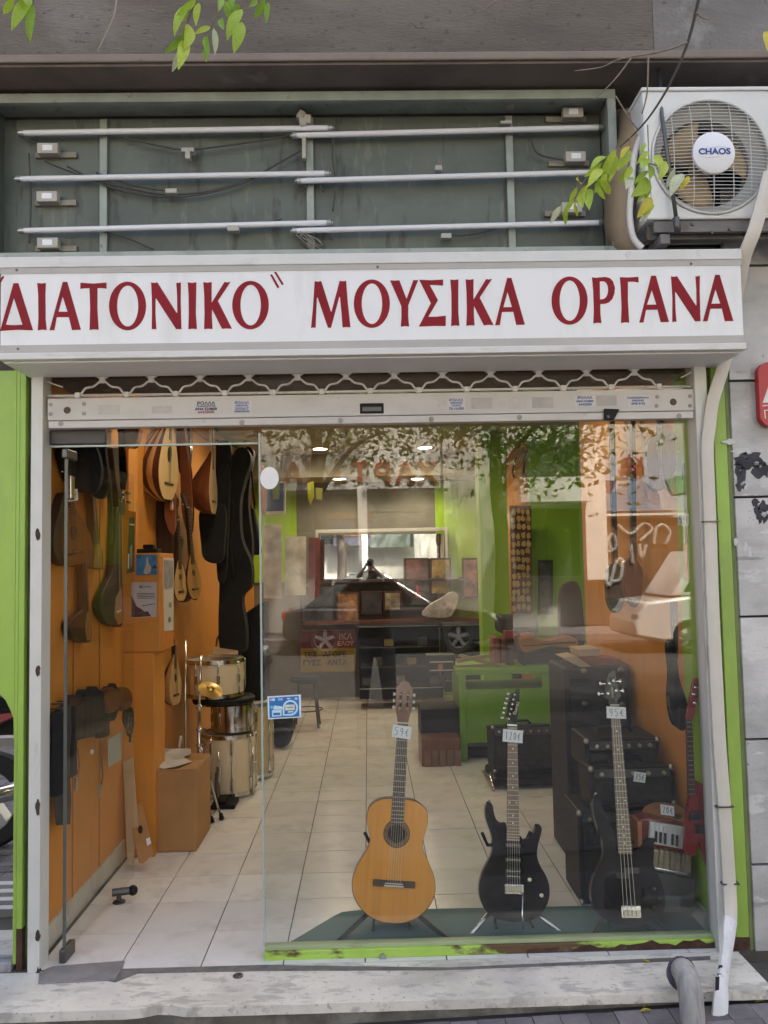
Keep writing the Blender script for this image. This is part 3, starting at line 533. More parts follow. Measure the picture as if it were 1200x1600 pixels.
pz = [(-2.4, 2.44), (-1.459, 2.44)]+[(-1.459, .80)]
cz = at_y(0, 1088, -.04).z
arc = [(-1.459, .88), (-1.463, 1.0), (-1.475, 1.03), (-1.495, 1.07), (-1.53, 1.105), (-1.58, 1.12), (-2.4, 1.12)]
MB().prism([[(x, -.043, z) for x, z in [(-2.4, 2.44), (-1.459, 2.44)]+arc]], (0, .02, 0)).build('panel', green_paint, gf, bevel=.002)
MB().box(-2.4, -1.4585, -.02, -.012, .035, 1.2).build('pane', glass('side_glass', (.10, .11, .11), 22.0), gf)
MB().box(-2.4, -1.46, -.055, .06, -.16, .033).build('base_stone', mat('base_stone', (.36, .35, .37), .6, var=.15, dirt=[((.14, .10, .09), 6, .5, .62, .8, None)]), gf, bevel=.003)
MB().box(-2.4, -1.46, .03, .06, .034, 2.44).build('inner_board', black_plastic, gf)
gs = thing('green_jamb', 'narrow bright green metal jamb between shutter track and marble wall', 'door jamb', (1.5, -.02, 0))
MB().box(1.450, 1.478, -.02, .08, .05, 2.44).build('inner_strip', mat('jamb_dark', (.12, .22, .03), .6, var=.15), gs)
MB().box(1.479, 1.534, -.052, .06, .045, 2.44).build('face', green_paint, gs, bevel=.003)
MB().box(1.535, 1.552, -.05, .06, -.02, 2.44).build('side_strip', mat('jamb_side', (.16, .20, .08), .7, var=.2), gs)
MB().box(1.4505, 1.5345, -.0515, .06, -.02, .044).build('rusted_foot', rust, gs)

# ---- flat beige conduit
cdm = mat('conduit', (.60, .56, .49), .5, var=.05, dirt=[((.38, .33, .27), 6, .6, .8, .4, (1, 1, .4))])
cn = thing('flat_conduit', 'flat beige conduit strip running down from the air conditioner to the pavement', 'conduit', at_y(1122, 1592, -.36))
cp = [(1203, 270, -.345), (1190, 320, -.345), (1177, 365, -.34), (1163, 402, -.30), (1150, 470, -.20), (1138, 540, -.10), (1128, 580, -.088), (1114, 625, -.088), (1108, 668, -.088), (1105, 700, -.088), (1107, 760, -.088), (1110, 840, -.088), (1114, 960, -.088), (1119, 1060, -.088), (1124, 1160, -.088), (1131, 1250, -.088), (1137, 1340, -.09), (1141, 1410, -.10), (1141, 1440, -.13)]
MB().tube(spline([at_y(u, v, y) for u, v, y in cp], 4, False), 1, 8, flat=(.0245, .011, (0, 1, 0))).build('conduit_strip', cdm, cn, smooth=50)
low = [(1141, 1436, -.128), (1137, 1470, -.19), (1132, 1510, -.30), (1127, 1550, -.40), (1124, 1590, -.44)]
lp = MB().tube(spline([at_y(u, v, y) for u, v, y in low], 5, False), 1, 8, flat=(.026, .013, (0, 1, 0))).build('taped_foot', mat('tape_white', (.66, .66, .66), .5, var=.08, scale=20, dirt=[((.3, .28, .27), 25, .62, .68, .7, None)]), cn, smooth=50)
for (u, v, h, y) in ((1126, 1511, 3, -.335), (1124, 1525, 4, -.362), (1121, 1540, 14, -.41)): trace([(u-3, v-h), (u+3, v-h), (u+2, v+h), (u-4, v+h)], y, -.001).build('black_print', ink_black, lp)
for v in (815, 1420-40, 1260): 
    uu = {815: 1110, 1380: 1140, 1260: 1131}[v]; c = at_y(uu, v, -.09); MB().box(c.x-.033, c.x+.036, -.104, -.070, c.z-.003, c.z+.003).build('strap', steel_dark, cn)
# ---- bent pipe stub
ps = thing('bent_pipe', 'thick grey rubber pipe elbow with dark taped top standing on pavement', 'drain pipe', at_z(1078, 1590, -.05))
pp = [(1066, 1530, -.36), (1064, 1521, -.385), (1067, 1517, -.42), (1073, 1528, -.45), (1079, 1554, -.47), (1082, 1590, -.48), (1084, 1625, -.48)]
P3 = spline([at_y(u, v, y) for u, v, y in pp], 6, False)
MB().tube(P3[8:], .043, 18).build('pipe', mat('pipe_rubber', (.36, .35, .335), .8, var=.15, scale=14, bump=.3, stretch=(4, 4, .6), dirt=[((.12, .11, .11), 6, .5, .7, .6, None)]), ps, smooth=True)
MB().tube(P3[:13], [.044, .048, .050, .051, .052, .052, .051, .050, .050, .049, .049, .048, .048], 18).build('tape_wrap', mat('tape_dark', (.055, .055, .075), .6, var=.2, scale=20, bump=.4), ps, smooth=True)

# ---- shop window
gl_m = glass('window_glass', (.95, .965, .955), 1.5, .005); gl_d = glass('door_glass', (.96, .965, .955), .35, .006); edge_m = mat('glass_edge', (.36, .44, .40), .2, var=.05)
sw = thing('shop_window', 'big fixed shop window pane in a rusty green bottom channel', 'shop window', (.5, 0, 0))
MB().box(-.447, 1.40, -.006, .004, .046, 2.45).build('pane', gl_m, sw)
MB().box(-.455, -.4475, -.007, .005, .046, 2.165).build('pane_edge', edge_m, sw)
ch = mat('channel_paint', (.36, .55, .09), .5, var=.1, scale=6, dirt=[((.42, .40, .18), 3, .5, .7, .6, None), ((.085, .035, .02), 5, .52, .58, .95, (.6, 1, 1.6)), ((.6, .6, .55), 9, .71, .73, .8, None)])
MB().box(-.45, 1.395, -.035, .03, -.001, .036).build('bottom_channel', ch, sw, bevel=.003)
MB().box(-.448, 1.395, -.022, .018, .0365, .050).build('glazing_bead', mat('bead_paint', (.36, .42, .24), .5, var=.1, dirt=[((.2, .15, .1), 6, .6, .7, .5, None)]), sw)
mb = MB(); pts = [(.40+.0, 0)]
mb.prism([[(x, -.0365, z) for x, z in [(.62, .0)]+[(.62+.775*i/24, .012+.022*random.random()**1.5*(.3+i/24)+(.010 if 6 < i < 9 or 13 < i < 18 else 0)) for i in range(25)]+[(1.395, .0)]]], (0, .002, 0)); mb.build('rust_band', rust, sw)
c = at_y(598, 1500, -.04); MB().prism([[(c.x-.014, -.037, c.z-.032), (c.x+.016, -.037, c.z-.034), (c.x+.014, -.037, c.z+.012), (c.x+.004, -.037, c.z+.026), (c.x-.009, -.037, c.z+.022)]], (0, -.01, 0)).build('clamp', galvanised, sw, bevel=.002)
tv = thing('glass_transom', 'fixed glass strip over the open door under the shutter rail', 'glass transom', (-.9, 0, 2.15))
MB().box(-1.335, -.456, -.005, .005, 2.125, 2.45).build('pane', gl_d, tv)
MB().box(-1.335, -.456, -.006, .006, 2.117, 2.1245).build('pane_edge', edge_m, tv)
dr = thing('glass_door', 'frameless glass door standing open inward along the orange wall', 'glass door', (-1.275, 0, 0))
H0, H1 = Vector((-1.272, .012, 0)), Vector((-1.228, .86, 0)); dv = (H1-H0).normalized(); nv = Vector((dv.y, -dv.x, 0))*.005
def slab(p, q_, z0, z1, hw): n_ = Vector((dv.y, -dv.x, 0))*hw; return [p-n_, p+n_, q_+n_, q_-n_], z0, z1
def dbox(mb, s0, s1, z0, z1, hw):
    p, q_ = H0+dv*s0, H0+dv*s1; n_ = Vector((dv.y, -dv.x, 0))*hw
    b = [p-n_, p+n_, q_+n_, q_-n_]; mb.hexa([v+Vector((0, 0, z0)) for v in b], [v+Vector((0, 0, z1)) for v in b]); return mb
dbox(MB(), .006, .85, .03, 2.09, .005).build('pane', gl_d, dr)
dbox(MB(), .0, .0055, .03, 2.09, .0065).build('pane_edge', mat('door_edge', (.10, .11, .10), .3), dr)
dbox(MB(), -.02, .085, .0, .055, .014).build('pivot_shoe', steel_dark, dr, bevel=.006)
dbox(MB(), -.02, .09, 2.07, 2.112, .013).build('top_patch', steel_dark, dr, bevel=.006)
dbox(MB(), .02, .06, 1.90, 2.0, .014).build('lock_patch', chrome, dr, bevel=.004)
MB().box(-1.335, -1.10, -.012, .014, 2.127, 2.19).build('transom_patch', mat('patch_dark', (.07, .065, .065), .5, .4, var=.15), dr, bevel=.006)
ds_ = thing('door_stop', 'dark metal door stop with rubber buffer on the white floor tiles', 'door stop', at_z(186, 1408, 0))
c = at_z(186, 1410, 0)
MB().lathe([(.03, 0), (.03, .006), (.012, .012), (.012, .04), (0, .04)], 16, Matrix.Translation(c)).build('foot', steel_dark, ds_, smooth=35)
MB().tube([c+Vector((-.03, -.01, .05)), c+Vector((.05, .01, .05))], .018, 12).build('bar', steel_dark, ds_, smooth=35)
MB().blob(c+Vector((.062, .013, .05)), .024).build('rubber_buffer', black_plastic, ds_, smooth=True)
# stickers on the glass
st = thing('round_sticker', 'round white sticker on the edge of the window glass', 'sticker', at_y(422, 747, -.008))
MB().prism([[at_y(u, v, -.0075) for u, v in ell(421, 747, 14.5, 17.5, 32) if u > 405]], (0, -.0008, 0)).build('disc', card_white, st)
sk_ = thing('card_payment_sticker', 'blue and white card payment sticker on the window glass', 'sticker', at_y(444, 1105, -.008))
def stk(pts, m_, k, nm): MB().prism([[at_y(410+a*70/1200, 1075+b*70/1200, -.0075-.0006*k) for a, b in lp_] for lp_ in pts], (0, -.0005, 0)).build(nm, m_, sk_)
sblue = mat('sticker_blue', (.02, .17, .45), .35, var=.03); spale = mat('sticker_pale', (.55, .72, .85), .4, var=.03)
stk([[(135, 225), (1030, 175), (1040, 785), (155, 840)]], mat('sticker_white', (.66, .78, .86), .4, var=.03), 0, 'border')
stk([[(180, 262), (975, 212), (995, 765), (190, 805)]], sblue, 1, 'ground_print')
drop_o = [(545, 740)]+[(545, 540)]+[(750+205*math.cos(t), 530+210*math.sin(t)) for t in [math.pi+math.pi*1.5*i/26 for i in range(27)]]
drop_i = [(590, 705)]+[(592, 540)]+[(750+158*math.cos(t), 530+160*math.sin(t)) for t in [math.pi+math.pi*1.5*i/26 for i in range(27)]]
stk([drop_o, drop_i], spale, 2, 'emblem')
stk([[(255, 595), (515, 585), (515, 750), (260, 768)], [(290, 665), (480, 658), (480, 725), (292, 735)]], spale, 2, 'emblem')
stk([[(310, 468), (540, 495), (530, 600), (515, 575), (290, 580)]], spale, 2, 'emblem')
stk([[(610, 450), (865, 440), (870, 590), (615, 600)]], mat('sticker_cream', (.62, .66, .58), .5), 2, 'emblem')
stk([[(680, 625), (830, 615), (825, 650), (685, 660)]], spale, 2, 'emblem'); stk([ell(250, 515, 42, 42, 16)], mat('sticker_cyan', (.15, .5, .75), .4), 2, 'emblem')
stk([ell(240, 315, 48, 34, 16)], mat('sticker_pink', (.6, .35, .5), .5), 2, 'emblem'); stk([ell(300, 312, 40, 38, 16)], spale, 3, 'emblem')
stk([ell(450, 305, 36, 36, 16)], MATS['sticker_cyan'], 2, 'emblem'); stk([ell(515, 300, 36, 36, 16)], MATS['sticker_pink'], 3, 'emblem')
stk([ell(702, 283, 50, 18, 14)], spale, 2, 'emblem'); stk([ell(905, 285, 45, 38, 14)], mat('sticker_lilac', (.4, .5, .75), .5), 2, 'emblem')
stk([[(655, 512), (830, 500), (832, 530), (660, 540)]], mat('sticker_olive', (.25, .27, .22), .6), 3, 'emblem')

# ---- red sign at the edge of the picture
rg = thing('red_wall_sign', 'rounded red sign with white triangle letter on the marble wall', 'sign', (1.78, -.1, 2.25))
def rr(cx, cy, w_, h_, r, n=8):
    out = []
    for k, (sx, sy) in enumerate(((1, 1), (-1, 1), (-1, -1), (1, -1))):
        for i in range(n+1):
            a = math.pi/2*(k+i/n); out.append((cx+sx*(w_/2-r)+r*math.cos(a), cy+sy*(h_/2-r)+r*math.sin(a)))
    return out
a_, b_ = at_y(1184, 566, -.1), at_y(1184, 666, -.1); cz_ = (a_.z+b_.z)/2; hz = a_.z-b_.z; cx_ = a_.x+.15
MB().prism([[(x, -.1, z) for x, z in rr(cx_, cz_, .30, hz, .045)]], (0, .035, 0)).build('panel', mat('sign_red', (.42, .02, .03), .35, var=.05), rg, bevel=.004)
wl_ = mat('sign_white', (.72, .68, .68), .5, var=.04); z0_ = cz_-hz/2
MB().prism([[(x, -.1012, z) for x, z in ((a_.x+.012, z0_+.098), (a_.x+.075, z0_+.26), (a_.x+.10, z0_+.26), (a_.x+.165, z0_+.108))], [(x, -.1012, z) for x, z in ((a_.x+.036, z0_+.118), (a_.x+.086, z0_+.235), (a_.x+.138, z0_+.124))]], (0, .001, 0)).build('letter', wl_, rg)
MB().prism([[(x, -.1012, z) for x, z in ((a_.x+.011, z0_+.084), (a_.x+.25, z0_+.10), (a_.x+.25, z0_+.106), (a_.x+.011, z0_+.088))]], (0, .001, 0)).build('rule', wl_, rg)
inst('lettering', text_mesh('ΠΡΟ', .05, wl_, .0005), rg, (a_.x+.066, -.1012, z0_+.05), (R(90), R(-4), 0))

# ================================================================== THE STREET BEHIND THE CAMERA (seen in the glass)
def mir(u, v, Y): p = at_y(u, v, Y); return Vector((p.x, -p.y, p.z))     # where a thing must stand to be mirrored at that pixel
def mrect(mb, u0, u1, v0, v1, Y, d=.05, dy=0):
    a, b = mir(u0, v1, Y), mir(u1, v0, Y); mb.box(min(a.x, b.x), max(a.x, b.x), -Y-dy-d, -Y-dy, min(a.z, b.z), max(a.z, b.z)); return mb
YO = 17.
ob = thing('opposite_building', 'pale shop building across the street seen mirrored in the window', 'building', (0, -YO, 0))
fac = mat('facade_pale', (.52, .51, .47), .7, var=.08, scale=.6); fac_w = mat('facade_white', (.82, .81, .78), .6, var=.05); fac_d = mat('facade_glass', (.05, .06, .06), .15, var=.3, scale=.4); fac_g = mat('facade_shutter', (.16, .19, .18), .5, var=.15); fac_b = mat('facade_brown', (.20, .09, .05), .6, var=.3)
MB().box(-16, 16, -YO-6, -YO-.3, -.06, 7.6).build('wall', fac, ob)
mrect(MB(), 440, 706, 694, 768, YO, .3, -.3).build('sign_board', fac_w, ob)
sign_o = mat('letters_rust', (.42, .09, .04), .5)
for k, chx in enumerate('ΧΑΡΤΙΚΑ'): p = mir(668-k*35, 741, YO-.32); inst('letter', text_mesh(chx, .66, sign_o, .02, bold=.02), ob, p, (R(90), 0, R(180)), (1.05, 1, 1))
mrect(MB(), 455, 562, 772, 832, YO, .1, -.1).build('window', fac_d, ob); mrect(MB(), 572, 684, 772, 800, YO, .1, -.1).build('window', fac_g, ob); mrect(MB(), 572, 690, 801, 840, YO, .1, -.12).build('awning', fac_g, ob)
mrect(MB(), 488, 583, 800, 812, YO, .1, -.3).build('street_board', fac_b, ob); mrect(MB(), 488, 583, 813, 836, YO, .1, -.3).build('street_board', mat('board_slate', (.08, .08, .12), .6), ob)
mrect(MB(), 561, 573, 765, 905, YO, .3, -.4).build('column', fac_w, ob); mrect(MB(), 694, 706, 690, 905, YO, .3, -.4).build('column', fac_w, ob)
mrect(MB(), 800, 906, 752, 790, YO, .9, -1.2).build('balcony', fac_w, ob)
for u0, u1, v0, v1 in ((806, 832, 690, 750), (838, 866, 690, 750), (874, 900, 690, 750), (806, 850, 795, 900), (856, 902, 795, 900)): w_ = mrect(MB(), u0-3, u1+3, v0-3, v1+2, YO, .1, -.08).build('window', fac_w, ob); mrect(MB(), u0, u1, v0, v1, YO, .03, -.14).build('pane', fac_d, w_)
mrect(MB(), 908, 931, 640, 905, YO, .5, -.6).build('column', fac_w, ob)
mrect(MB(), 932, 1072, 712, 800, YO, .1, -.3).build('poster_board', mat('poster_sky', (.50, .54, .60), .5, var=.1), ob)
def mprism(pts, Y, m_, nm, par): MB().prism([[mir(u, v, Y) for u, v in pts]], (0, -.02, 0)).build(nm, m_, par)
pb = [o for o in ob.children if o.name.startswith('poster_board')][0]
mprism([(948, 775), (975, 758), (1000, 748), (1030, 770), (1034, 798), (948, 798)], YO-.33, mat('poster_roof', (.20, .30, .42), .5), 'printed_roof', pb); mprism([(934, 748), (962, 752), (956, 770), (934, 762)], YO-.33, mat('poster_plum', (.16, .09, .13), .5), 'printed_eaves', pb); mprism([(1040, 748), (1072, 742), (1072, 770), (1050, 772)], YO-.33, mat('poster_leaf', (.25, .40, .25), .5), 'printed_tree', pb)
for s_, u, v in (('κά', 990, 722), ('ικά', 988, 735)): inst('lettering', text_mesh(s_, .42, print_red, .01, bold=.012), pb, mir(u, v, YO-.36), (R(90), 0, R(180)))
mrect(MB(), 932, 1066, 802, 808, YO, .2, -.4).build('shelf_line', fac_w, ob); mrect(MB(), 932, 1060, 809, 935, YO, .05, -.25).build('roller_door', mat('roller_brown', (.10, .06, .04), .6, var=.3), ob)
rd = [o for o in ob.children if o.name.startswith('roller_door')][0]; gw = mat('graffiti_white', (.42, .42, .40), .7, var=.3, scale=3)
for pts in ([(936, 830), (938, 855), (950, 862), (962, 855), (958, 835), (950, 845), (955, 858)], [(965, 820), (985, 835), (1005, 818), (1018, 828), (1000, 845)], [(1022, 850), (1024, 828), (1035, 820), (1046, 832), (1040, 850)], [(940, 870), (945, 900), (952, 915), (962, 880), (972, 875), (968, 905), (955, 908)], [(985, 850), (988, 880)], [(998, 850), (1002, 872), (1010, 850)]): MB().tube(spline([mir(u, v, YO-.27) for u, v in pts], 4, False), .045, 6).build('graffiti_stroke', gw, rd)
for k, (x0, x1, h, c_) in enumerate(((-34, -16.2, 6.5, (.38, .36, .32)), (16.2, 36, 7, (.44, .40, .34)))): o = thing('far_building', ('cream apartment block across the street, to one side', 'grey apartment block across the street, to the other side')[k], 'building', ((x0+x1)/2, -19, 0)); MB().box(x0, x1, -26, -18, -.06, h).build('wall', mat(f'far_wall{k}', c_, .8, var=.1), o); [MB().box(x0+1.2+i*3.4, x0+3+i*3.4, -18.0, -17.95, 1+j*3, 2.8+j*3).build('window', fac_d, o) for i in range(5) for j in range(2)]
tyre = mat('tyre', (.02, .02, .02), .8); alloy = mat('alloy', (.55, .55, .56), .3, .8)
def wheel(par, p, r, ax, w_=.18, nm='wheel'):
    M_ = Matrix.Translation(p) @ Matrix.Rotation(R(90), 4, 'X' if ax == 'y' else 'Y')
    o = MB().lathe([(r*.66, -w_/2), (r*.92, -w_/2), (r, -w_*.3), (r, w_*.3), (r*.92, w_/2), (r*.66, w_/2)], 28, M_).build(nm, tyre, par, smooth=40)
    rm = MB().lathe([(r*.67, -w_*.45), (r*.62, -w_*.3), (r*.62, w_*.3), (r*.67, w_*.45)], 28, M_)
    for k in range(5): an = 2*math.pi*k/5; rm.box(-.035, .035, 0, r*.64, -w_*.42, w_*.42, mx=M_ @ Matrix.Rotation(an, 4, 'Z'))
    rm.lathe([(0, -w_*.46), (.06, -w_*.46), (.06, w_*.46), (0, w_*.46)], 12, M_); rm.build('rim', alloy, o); return o
def car(label, col_, x, y, face=1, van=False):
    """length along x; face=+1 nose towards +x"""
    t = thing('parked_van' if van else 'parked_car', label, 'van' if van else 'car', (x, y, -.2)); pm = mat(f'car_{col_[0]:.2f}_{col_[2]:.2f}', col_, .25, var=.02, coat=.8); f = face; Ln = 2.15 if not van else 2.35
    H = lambda pts: [Vector((x+f*a, 0, -.2+b)) for a, b in pts]
    bodyp = [(-Ln, .35), (-Ln*1.01, .55), (-Ln*.98, .88), (-Ln*.8, .95), (.8, .93), (Ln*.93, .78), (Ln, .6), (Ln*.99, .32), (1.72, .22), (-1.72, .22)] if not van else [(-Ln, .35), (-Ln, 1.1), (1.0, 1.1), (Ln*.9, .98), (Ln, .6), (Ln, .32), (1.8, .22), (-1.8, .22)]
    P = H(bodyp); MB().prism([[Vector((p.x, y-.86, p.z)) for p in P]], (0, 1.72, 0)).build('body', pm, t, smooth=30, bevel=.07, segs=3)
    top = [(-1.75, .94), (-1.15, 1.40), (.15, 1.45), (.95, .94)] if not van else [(-2.32, 1.08), (-2.28, 1.95), (1.05, 1.93), (1.62, 1.08)]
    A = H(top); q4 = lambda dy0, dy1: [Vector((A[0].x, y+dy0, A[0].z)), Vector((A[1].x, y+dy1, A[1].z)), Vector((A[2].x, y+dy1, A[2].z)), Vector((A[3].x, y+dy0, A[3].z))]
    MB().hexa(q4(-.80, -.62 if not van else -.74), q4(.80, .62 if not van else .74)).build('cabin', pm if van else fac_d, t, bevel=.05, segs=3)
    if not van: B = H([(-1.12, 1.39), (.13, 1.44)]); MB().box(min(B[0].x, B[1].x), max(B[0].x, B[1].x), y-.60, y+.60, B[0].z-.01, B[1].z+.025).build('roof', pm, t, bevel=.02)
    for s_ in (-1, 1):
        if van: W_ = H([(.25, 1.15), (.25, 1.78), (.98, 1.80), (1.38, 1.15)]); MB().prism([[Vector((p.x, y+s_*.785, p.z)) for p in W_]], (0, s_*.01, 0)).build('side_window', fac_d, t); MB().box(x+f*.2-.02, x+f*.2+.02, y+s_*.865-.01, y+s_*.865+.005, .15, 1.5).build('door_seam', black_plastic, t)
        for a in (-1.32, 1.32): wheel(t, Vector((x+f*a, y+s_*.80, .12)), .32, 'y')
        MB().box(x-f*(Ln-.02)-.04, x-f*(Ln-.02)+.06, y+s_*.55, y+s_*.84, .50, .68).build('tail_light', mat('tail_red', (.5, .02, .02), .2, emit=0), t, bevel=.02)
        MB().box(x+f*(Ln-.16)-.1, x+f*(Ln-.16)+.1, y+s_*.50, y+s_*.85, .42, .56).build('headlight', mat('lamp_clear', (.6, .6, .6), .1), t, bevel=.02)
    return t
p = mir(508, 995, 13); car('dark parked car across the road with red tail light seen mirrored', (.03, .033, .04), p.x+1.32, -13.8, 1)
p = mir(990, 900, 12); car('white parked van across the road seen mirrored at the right of the window', (.70, .71, .72), p.x+2.35, -12.9, -1, True)
car('black parked hatchback close behind the photographer at the kerb', (.015, .017, .02), -3.4, -6.6, 1)
bark = mat('bark', (.07, .055, .045), .9, var=.3, scale=6, bump=.5, stretch=(3, 3, .6)); fol = [mat(f'foliage_{i}', c_, .55, var=.3, scale=2, trans=.35) for i, c_ in enumerate(((.05, .10, .02), (.08, .14, .025), (.11, .17, .03)))]
def tree(label, x, y, h, cr, seed, n=2600):
    rnd = random.Random(seed); t = thing('street_tree', label, 'tree', (x, y, -.1)); top = Vector((x+.2, y, h))
    MB().tube(spline([(x, y, -.1), (x+.08, y, h*.25), (x-.05, y+.05, h*.5), top], 4, False), [.22-.012*i for i in range(13)], 10).build('trunk', bark, t, smooth=True); tips = []
    for k in range(9):
        an = 2*math.pi*k/9+rnd.random()*.5; z0 = h*(.42+.05*k*.9); e = Vector((x+cr*.75*math.cos(an), y+cr*.75*math.sin(an), z0+h*.18*rnd.random()+.3)); b = Vector((x, y, z0)); mdl = (b+e)/2+Vector((0, 0, .35)); tips += [mdl, e, (mdl+e)/2]
        MB().tube(spline([b, mdl, e], 4, False), [.075-.0065*i for i in range(9)], 7).build('limb', bark, t, smooth=True)
    mb = MB()
    for k in range(n):
        c = tips[rnd.randrange(len(tips))]+Vector((rnd.gauss(0, cr*.26), rnd.gauss(0, cr*.26), rnd.gauss(-.1, cr*.2)))
        a = Vector((rnd.uniform(-1, 1), rnd.uniform(-1, 1), rnd.uniform(-.8, .3))).normalized()*rnd.uniform(.055, .12); s2 = a.cross(Vector((rnd.uniform(-1, 1), rnd.uniform(-1, 1), rnd.uniform(-1, 1)))).normalized()*a.length*.42
        mb.k = rnd.choice((0, 0, 1, 1, 2)); mb.add([c-a, c+s2, c+a, c-s2], [(0, 1, 2, 3)])
    mb.build('crown', fol, t, fix=False, kind='stuff'); return t
p = mir(782, 900, 13.6); tree('street tree across the road with a dark forked trunk, seen mirrored', p.x, -13.6, 7.2, 2.6, 3, 4200)
p = mir(500, 900, 14.5); tree('leafy street tree across the road in front of the white shop board', p.x, -14.6, 7.5, 2.2, 5, 3200)
tree('street tree at the near kerb whose twigs hang over the shopfront', 5.2, -4.6, 6.8, 2.6, 9, 3000)
# motorcycle on the pavement, mirrored in the side window
mc = thing('motorcycle', 'black and red motorcycle parked on the pavement, seen in the side window glass', 'motorcycle', (-2.3, -1.95, -.15)); mred = mat('bike_red', (.35, .015, .02), .25, coat=.6)
for dx in (-.66, .66): wheel(mc, Vector((-2.3+dx, -1.95, .15)), .30, 'y', .12)
def mbp(pts, hw, m_, nm, bv=.02): MB().prism([[Vector((-2.3+a, -1.95-hw, -.15+b)) for a, b in pts]], (0, 2*hw, 0)).build(nm, m_, mc, smooth=40, bevel=bv)
mbp([(-.35, .72), (.15, .78), (.30, .95), (-.02, 1.0), (-.30, .88)], .14, black_gloss, 'tank'); mbp([(.12, .80), (.85, .86), (.95, .98), (.55, .93), (.18, .90)], .12, black_cloth, 'seat'); mbp([(-.30, .28), (.25, .25), (.30, .62), (-.25, .70)], .13, steel_dark, 'engine'); mbp([(.55, .70), (.98, .88), (1.0, .97), (.60, .84)], .10, mred, 'tail_fairing'); mbp([(-.42, .80), (-.62, .92), (-.52, 1.12), (-.34, 1.0)], .12, mred, 'front_fairing')
for s_ in (-1, 1): MB().tube([(-2.96, -1.95+s_*.09, .15), (-2.66, -1.95+s_*.09, .80)], .025, 8).build('fork', chrome, mc, smooth=True)
MB().tube([(-2.62, -2.28, .90), (-2.66, -1.95, .85), (-2.62, -1.62, .90)], .016, 8).build('handlebar', steel_dark, mc, smooth=True); MB().tube([(-2.2, -1.78, .14), (-1.8, -1.76, .16), (-1.35, -1.76, .26)], [.03, .05, .055], 10).build('exhaust', chrome, mc, smooth=True); MB().box(-1.34, -1.28, -2.02, -1.88, .72, .80).build('tail_light', mat('tail_red2', (.6, .02, .02), .2), mc, bevel=.01); MB().tube([(-1.64, -1.83, .15), (-2.0, -1.83, .2)], .03, 8).build('swing_arm', steel_dark, mc); mc.location.x -= .80

# photographer
ph = thing('person', 'person in dark shirt and grey jeans holding a phone up with both hands', 'person', (.05, -4.05, pave_z(0)))
V, Ed, Rr = [], [], []
def sv(p, r, par=None): V.append(p); Rr.append(r); i = len(V)-1; (Ed.append((par, i)) if par is not None else None); return i
z0 = pave_z(0)
pel = sv((.05, -4.06, .90), .135); sp = sv((.05, -4.05, 1.08), .125, pel); ct_ = sv((.05, -4.04, 1.27), .15, sp); nb = sv((.055, -4.02, 1.41), .075, ct_); ne = sv((.06, -3.99, 1.47), .055, nb); hb = sv((.065, -3.965, 1.545), .075, ne); hm = sv((.065, -3.965, 1.60), .088, hb); ht = sv((.065, -3.975, 1.665), .075, hm)
for s_, el, wr_ in ((-1, (-.27, -3.84, 1.28), (-.06, -3.66, 1.52)), (1, (.37, -3.84, 1.26), (.14, -3.66, 1.50))):
    sh = sv((.05+s_*.17, -4.03, 1.36), .07, ct_); e = sv(el, .045, sh); wq = sv(wr_, .032, e); pa = sv((wr_[0]-s_*.012, wr_[1]+.025, wr_[2]+.05), .030, wq)
    for k in range(4): f1 = sv((wr_[0]-s_*(.005+.0*k), wr_[1]+.045, wr_[2]+.045+.017*k), .010, pa); f2 = sv((wr_[0]-s_*.035, wr_[1]+.058, wr_[2]+.05+.017*k), .009, f1)
    t1 = sv((wr_[0]-s_*.02, wr_[1]+.0, wr_[2]+.07), .011, pa); sv((wr_[0]-s_*.05, wr_[1]+.01, wr_[2]+.075), .009, t1)
    hp = sv((.05+s_*.10, -4.06, .84), .105, pel); kn = sv((.05+s_*.12, -4.03, .44), .068, hp); an_ = sv((.05+s_*.13, -4.07, .02), .048, kn); sv((.05+s_*.14, -3.93, z0+.045), .042, an_)
me = bpy.data.meshes.new('body'); me.from_pydata(V, Ed, []); ob_ = bpy.data.objects.new('body_skin', me); COL.objects.link(ob_); sk_m = ob_.modifiers.new('skin', 'SKIN'); ob_.modifiers.new('sub', 'SUBSURF').levels = 2
for i, sd in enumerate(me.skin_vertices[0].data): sd.radius = (Rr[i], Rr[i]*(.72 if i in (0, 1, 2) else 1)); sd.use_root = (i == 0)
dg = bpy.context.evaluated_depsgraph_get(); dg.update(); bme = bpy.data.meshes.new_from_object(ob_.evaluated_get(dg)); bpy.data.objects.remove(ob_)
for m_ in (mat('skin', (.45, .26, .18), .5), mat('shirt_dark', (.035, .022, .018), .85), mat('jeans_grey', (.24, .26, .31), .85, var=.2), mat('shoe_dark', (.03, .03, .03), .6)): bme.materials.append(m_)
for po in bme.polygons: c = po.center; po.material_index = 3 if c.z < .06 else 2 if c.z < .93 else 1 if (c.z < 1.43 and c.y < -3.86) else 0
bme.shade_smooth(); bo_ = bpy.data.objects.new('body', bme); COL.objects.link(bo_); attach(bo_, ph)
MB().blob((.065, -3.985, 1.655), (.092, .100, .075)).build('hair', mat('hair_dark', (.03, .022, .018), .7), ph, smooth=True)
for s_ in (-1, 1): MB().blob((.065+s_*.032, -3.885, 1.615), (.012, .006, .007)).build('eye', ink_black, ph, smooth=True); MB().blob((.065+s_*.09, -3.965, 1.60), (.012, .022, .032)).build('ear', MATS['skin'], ph, smooth=True)
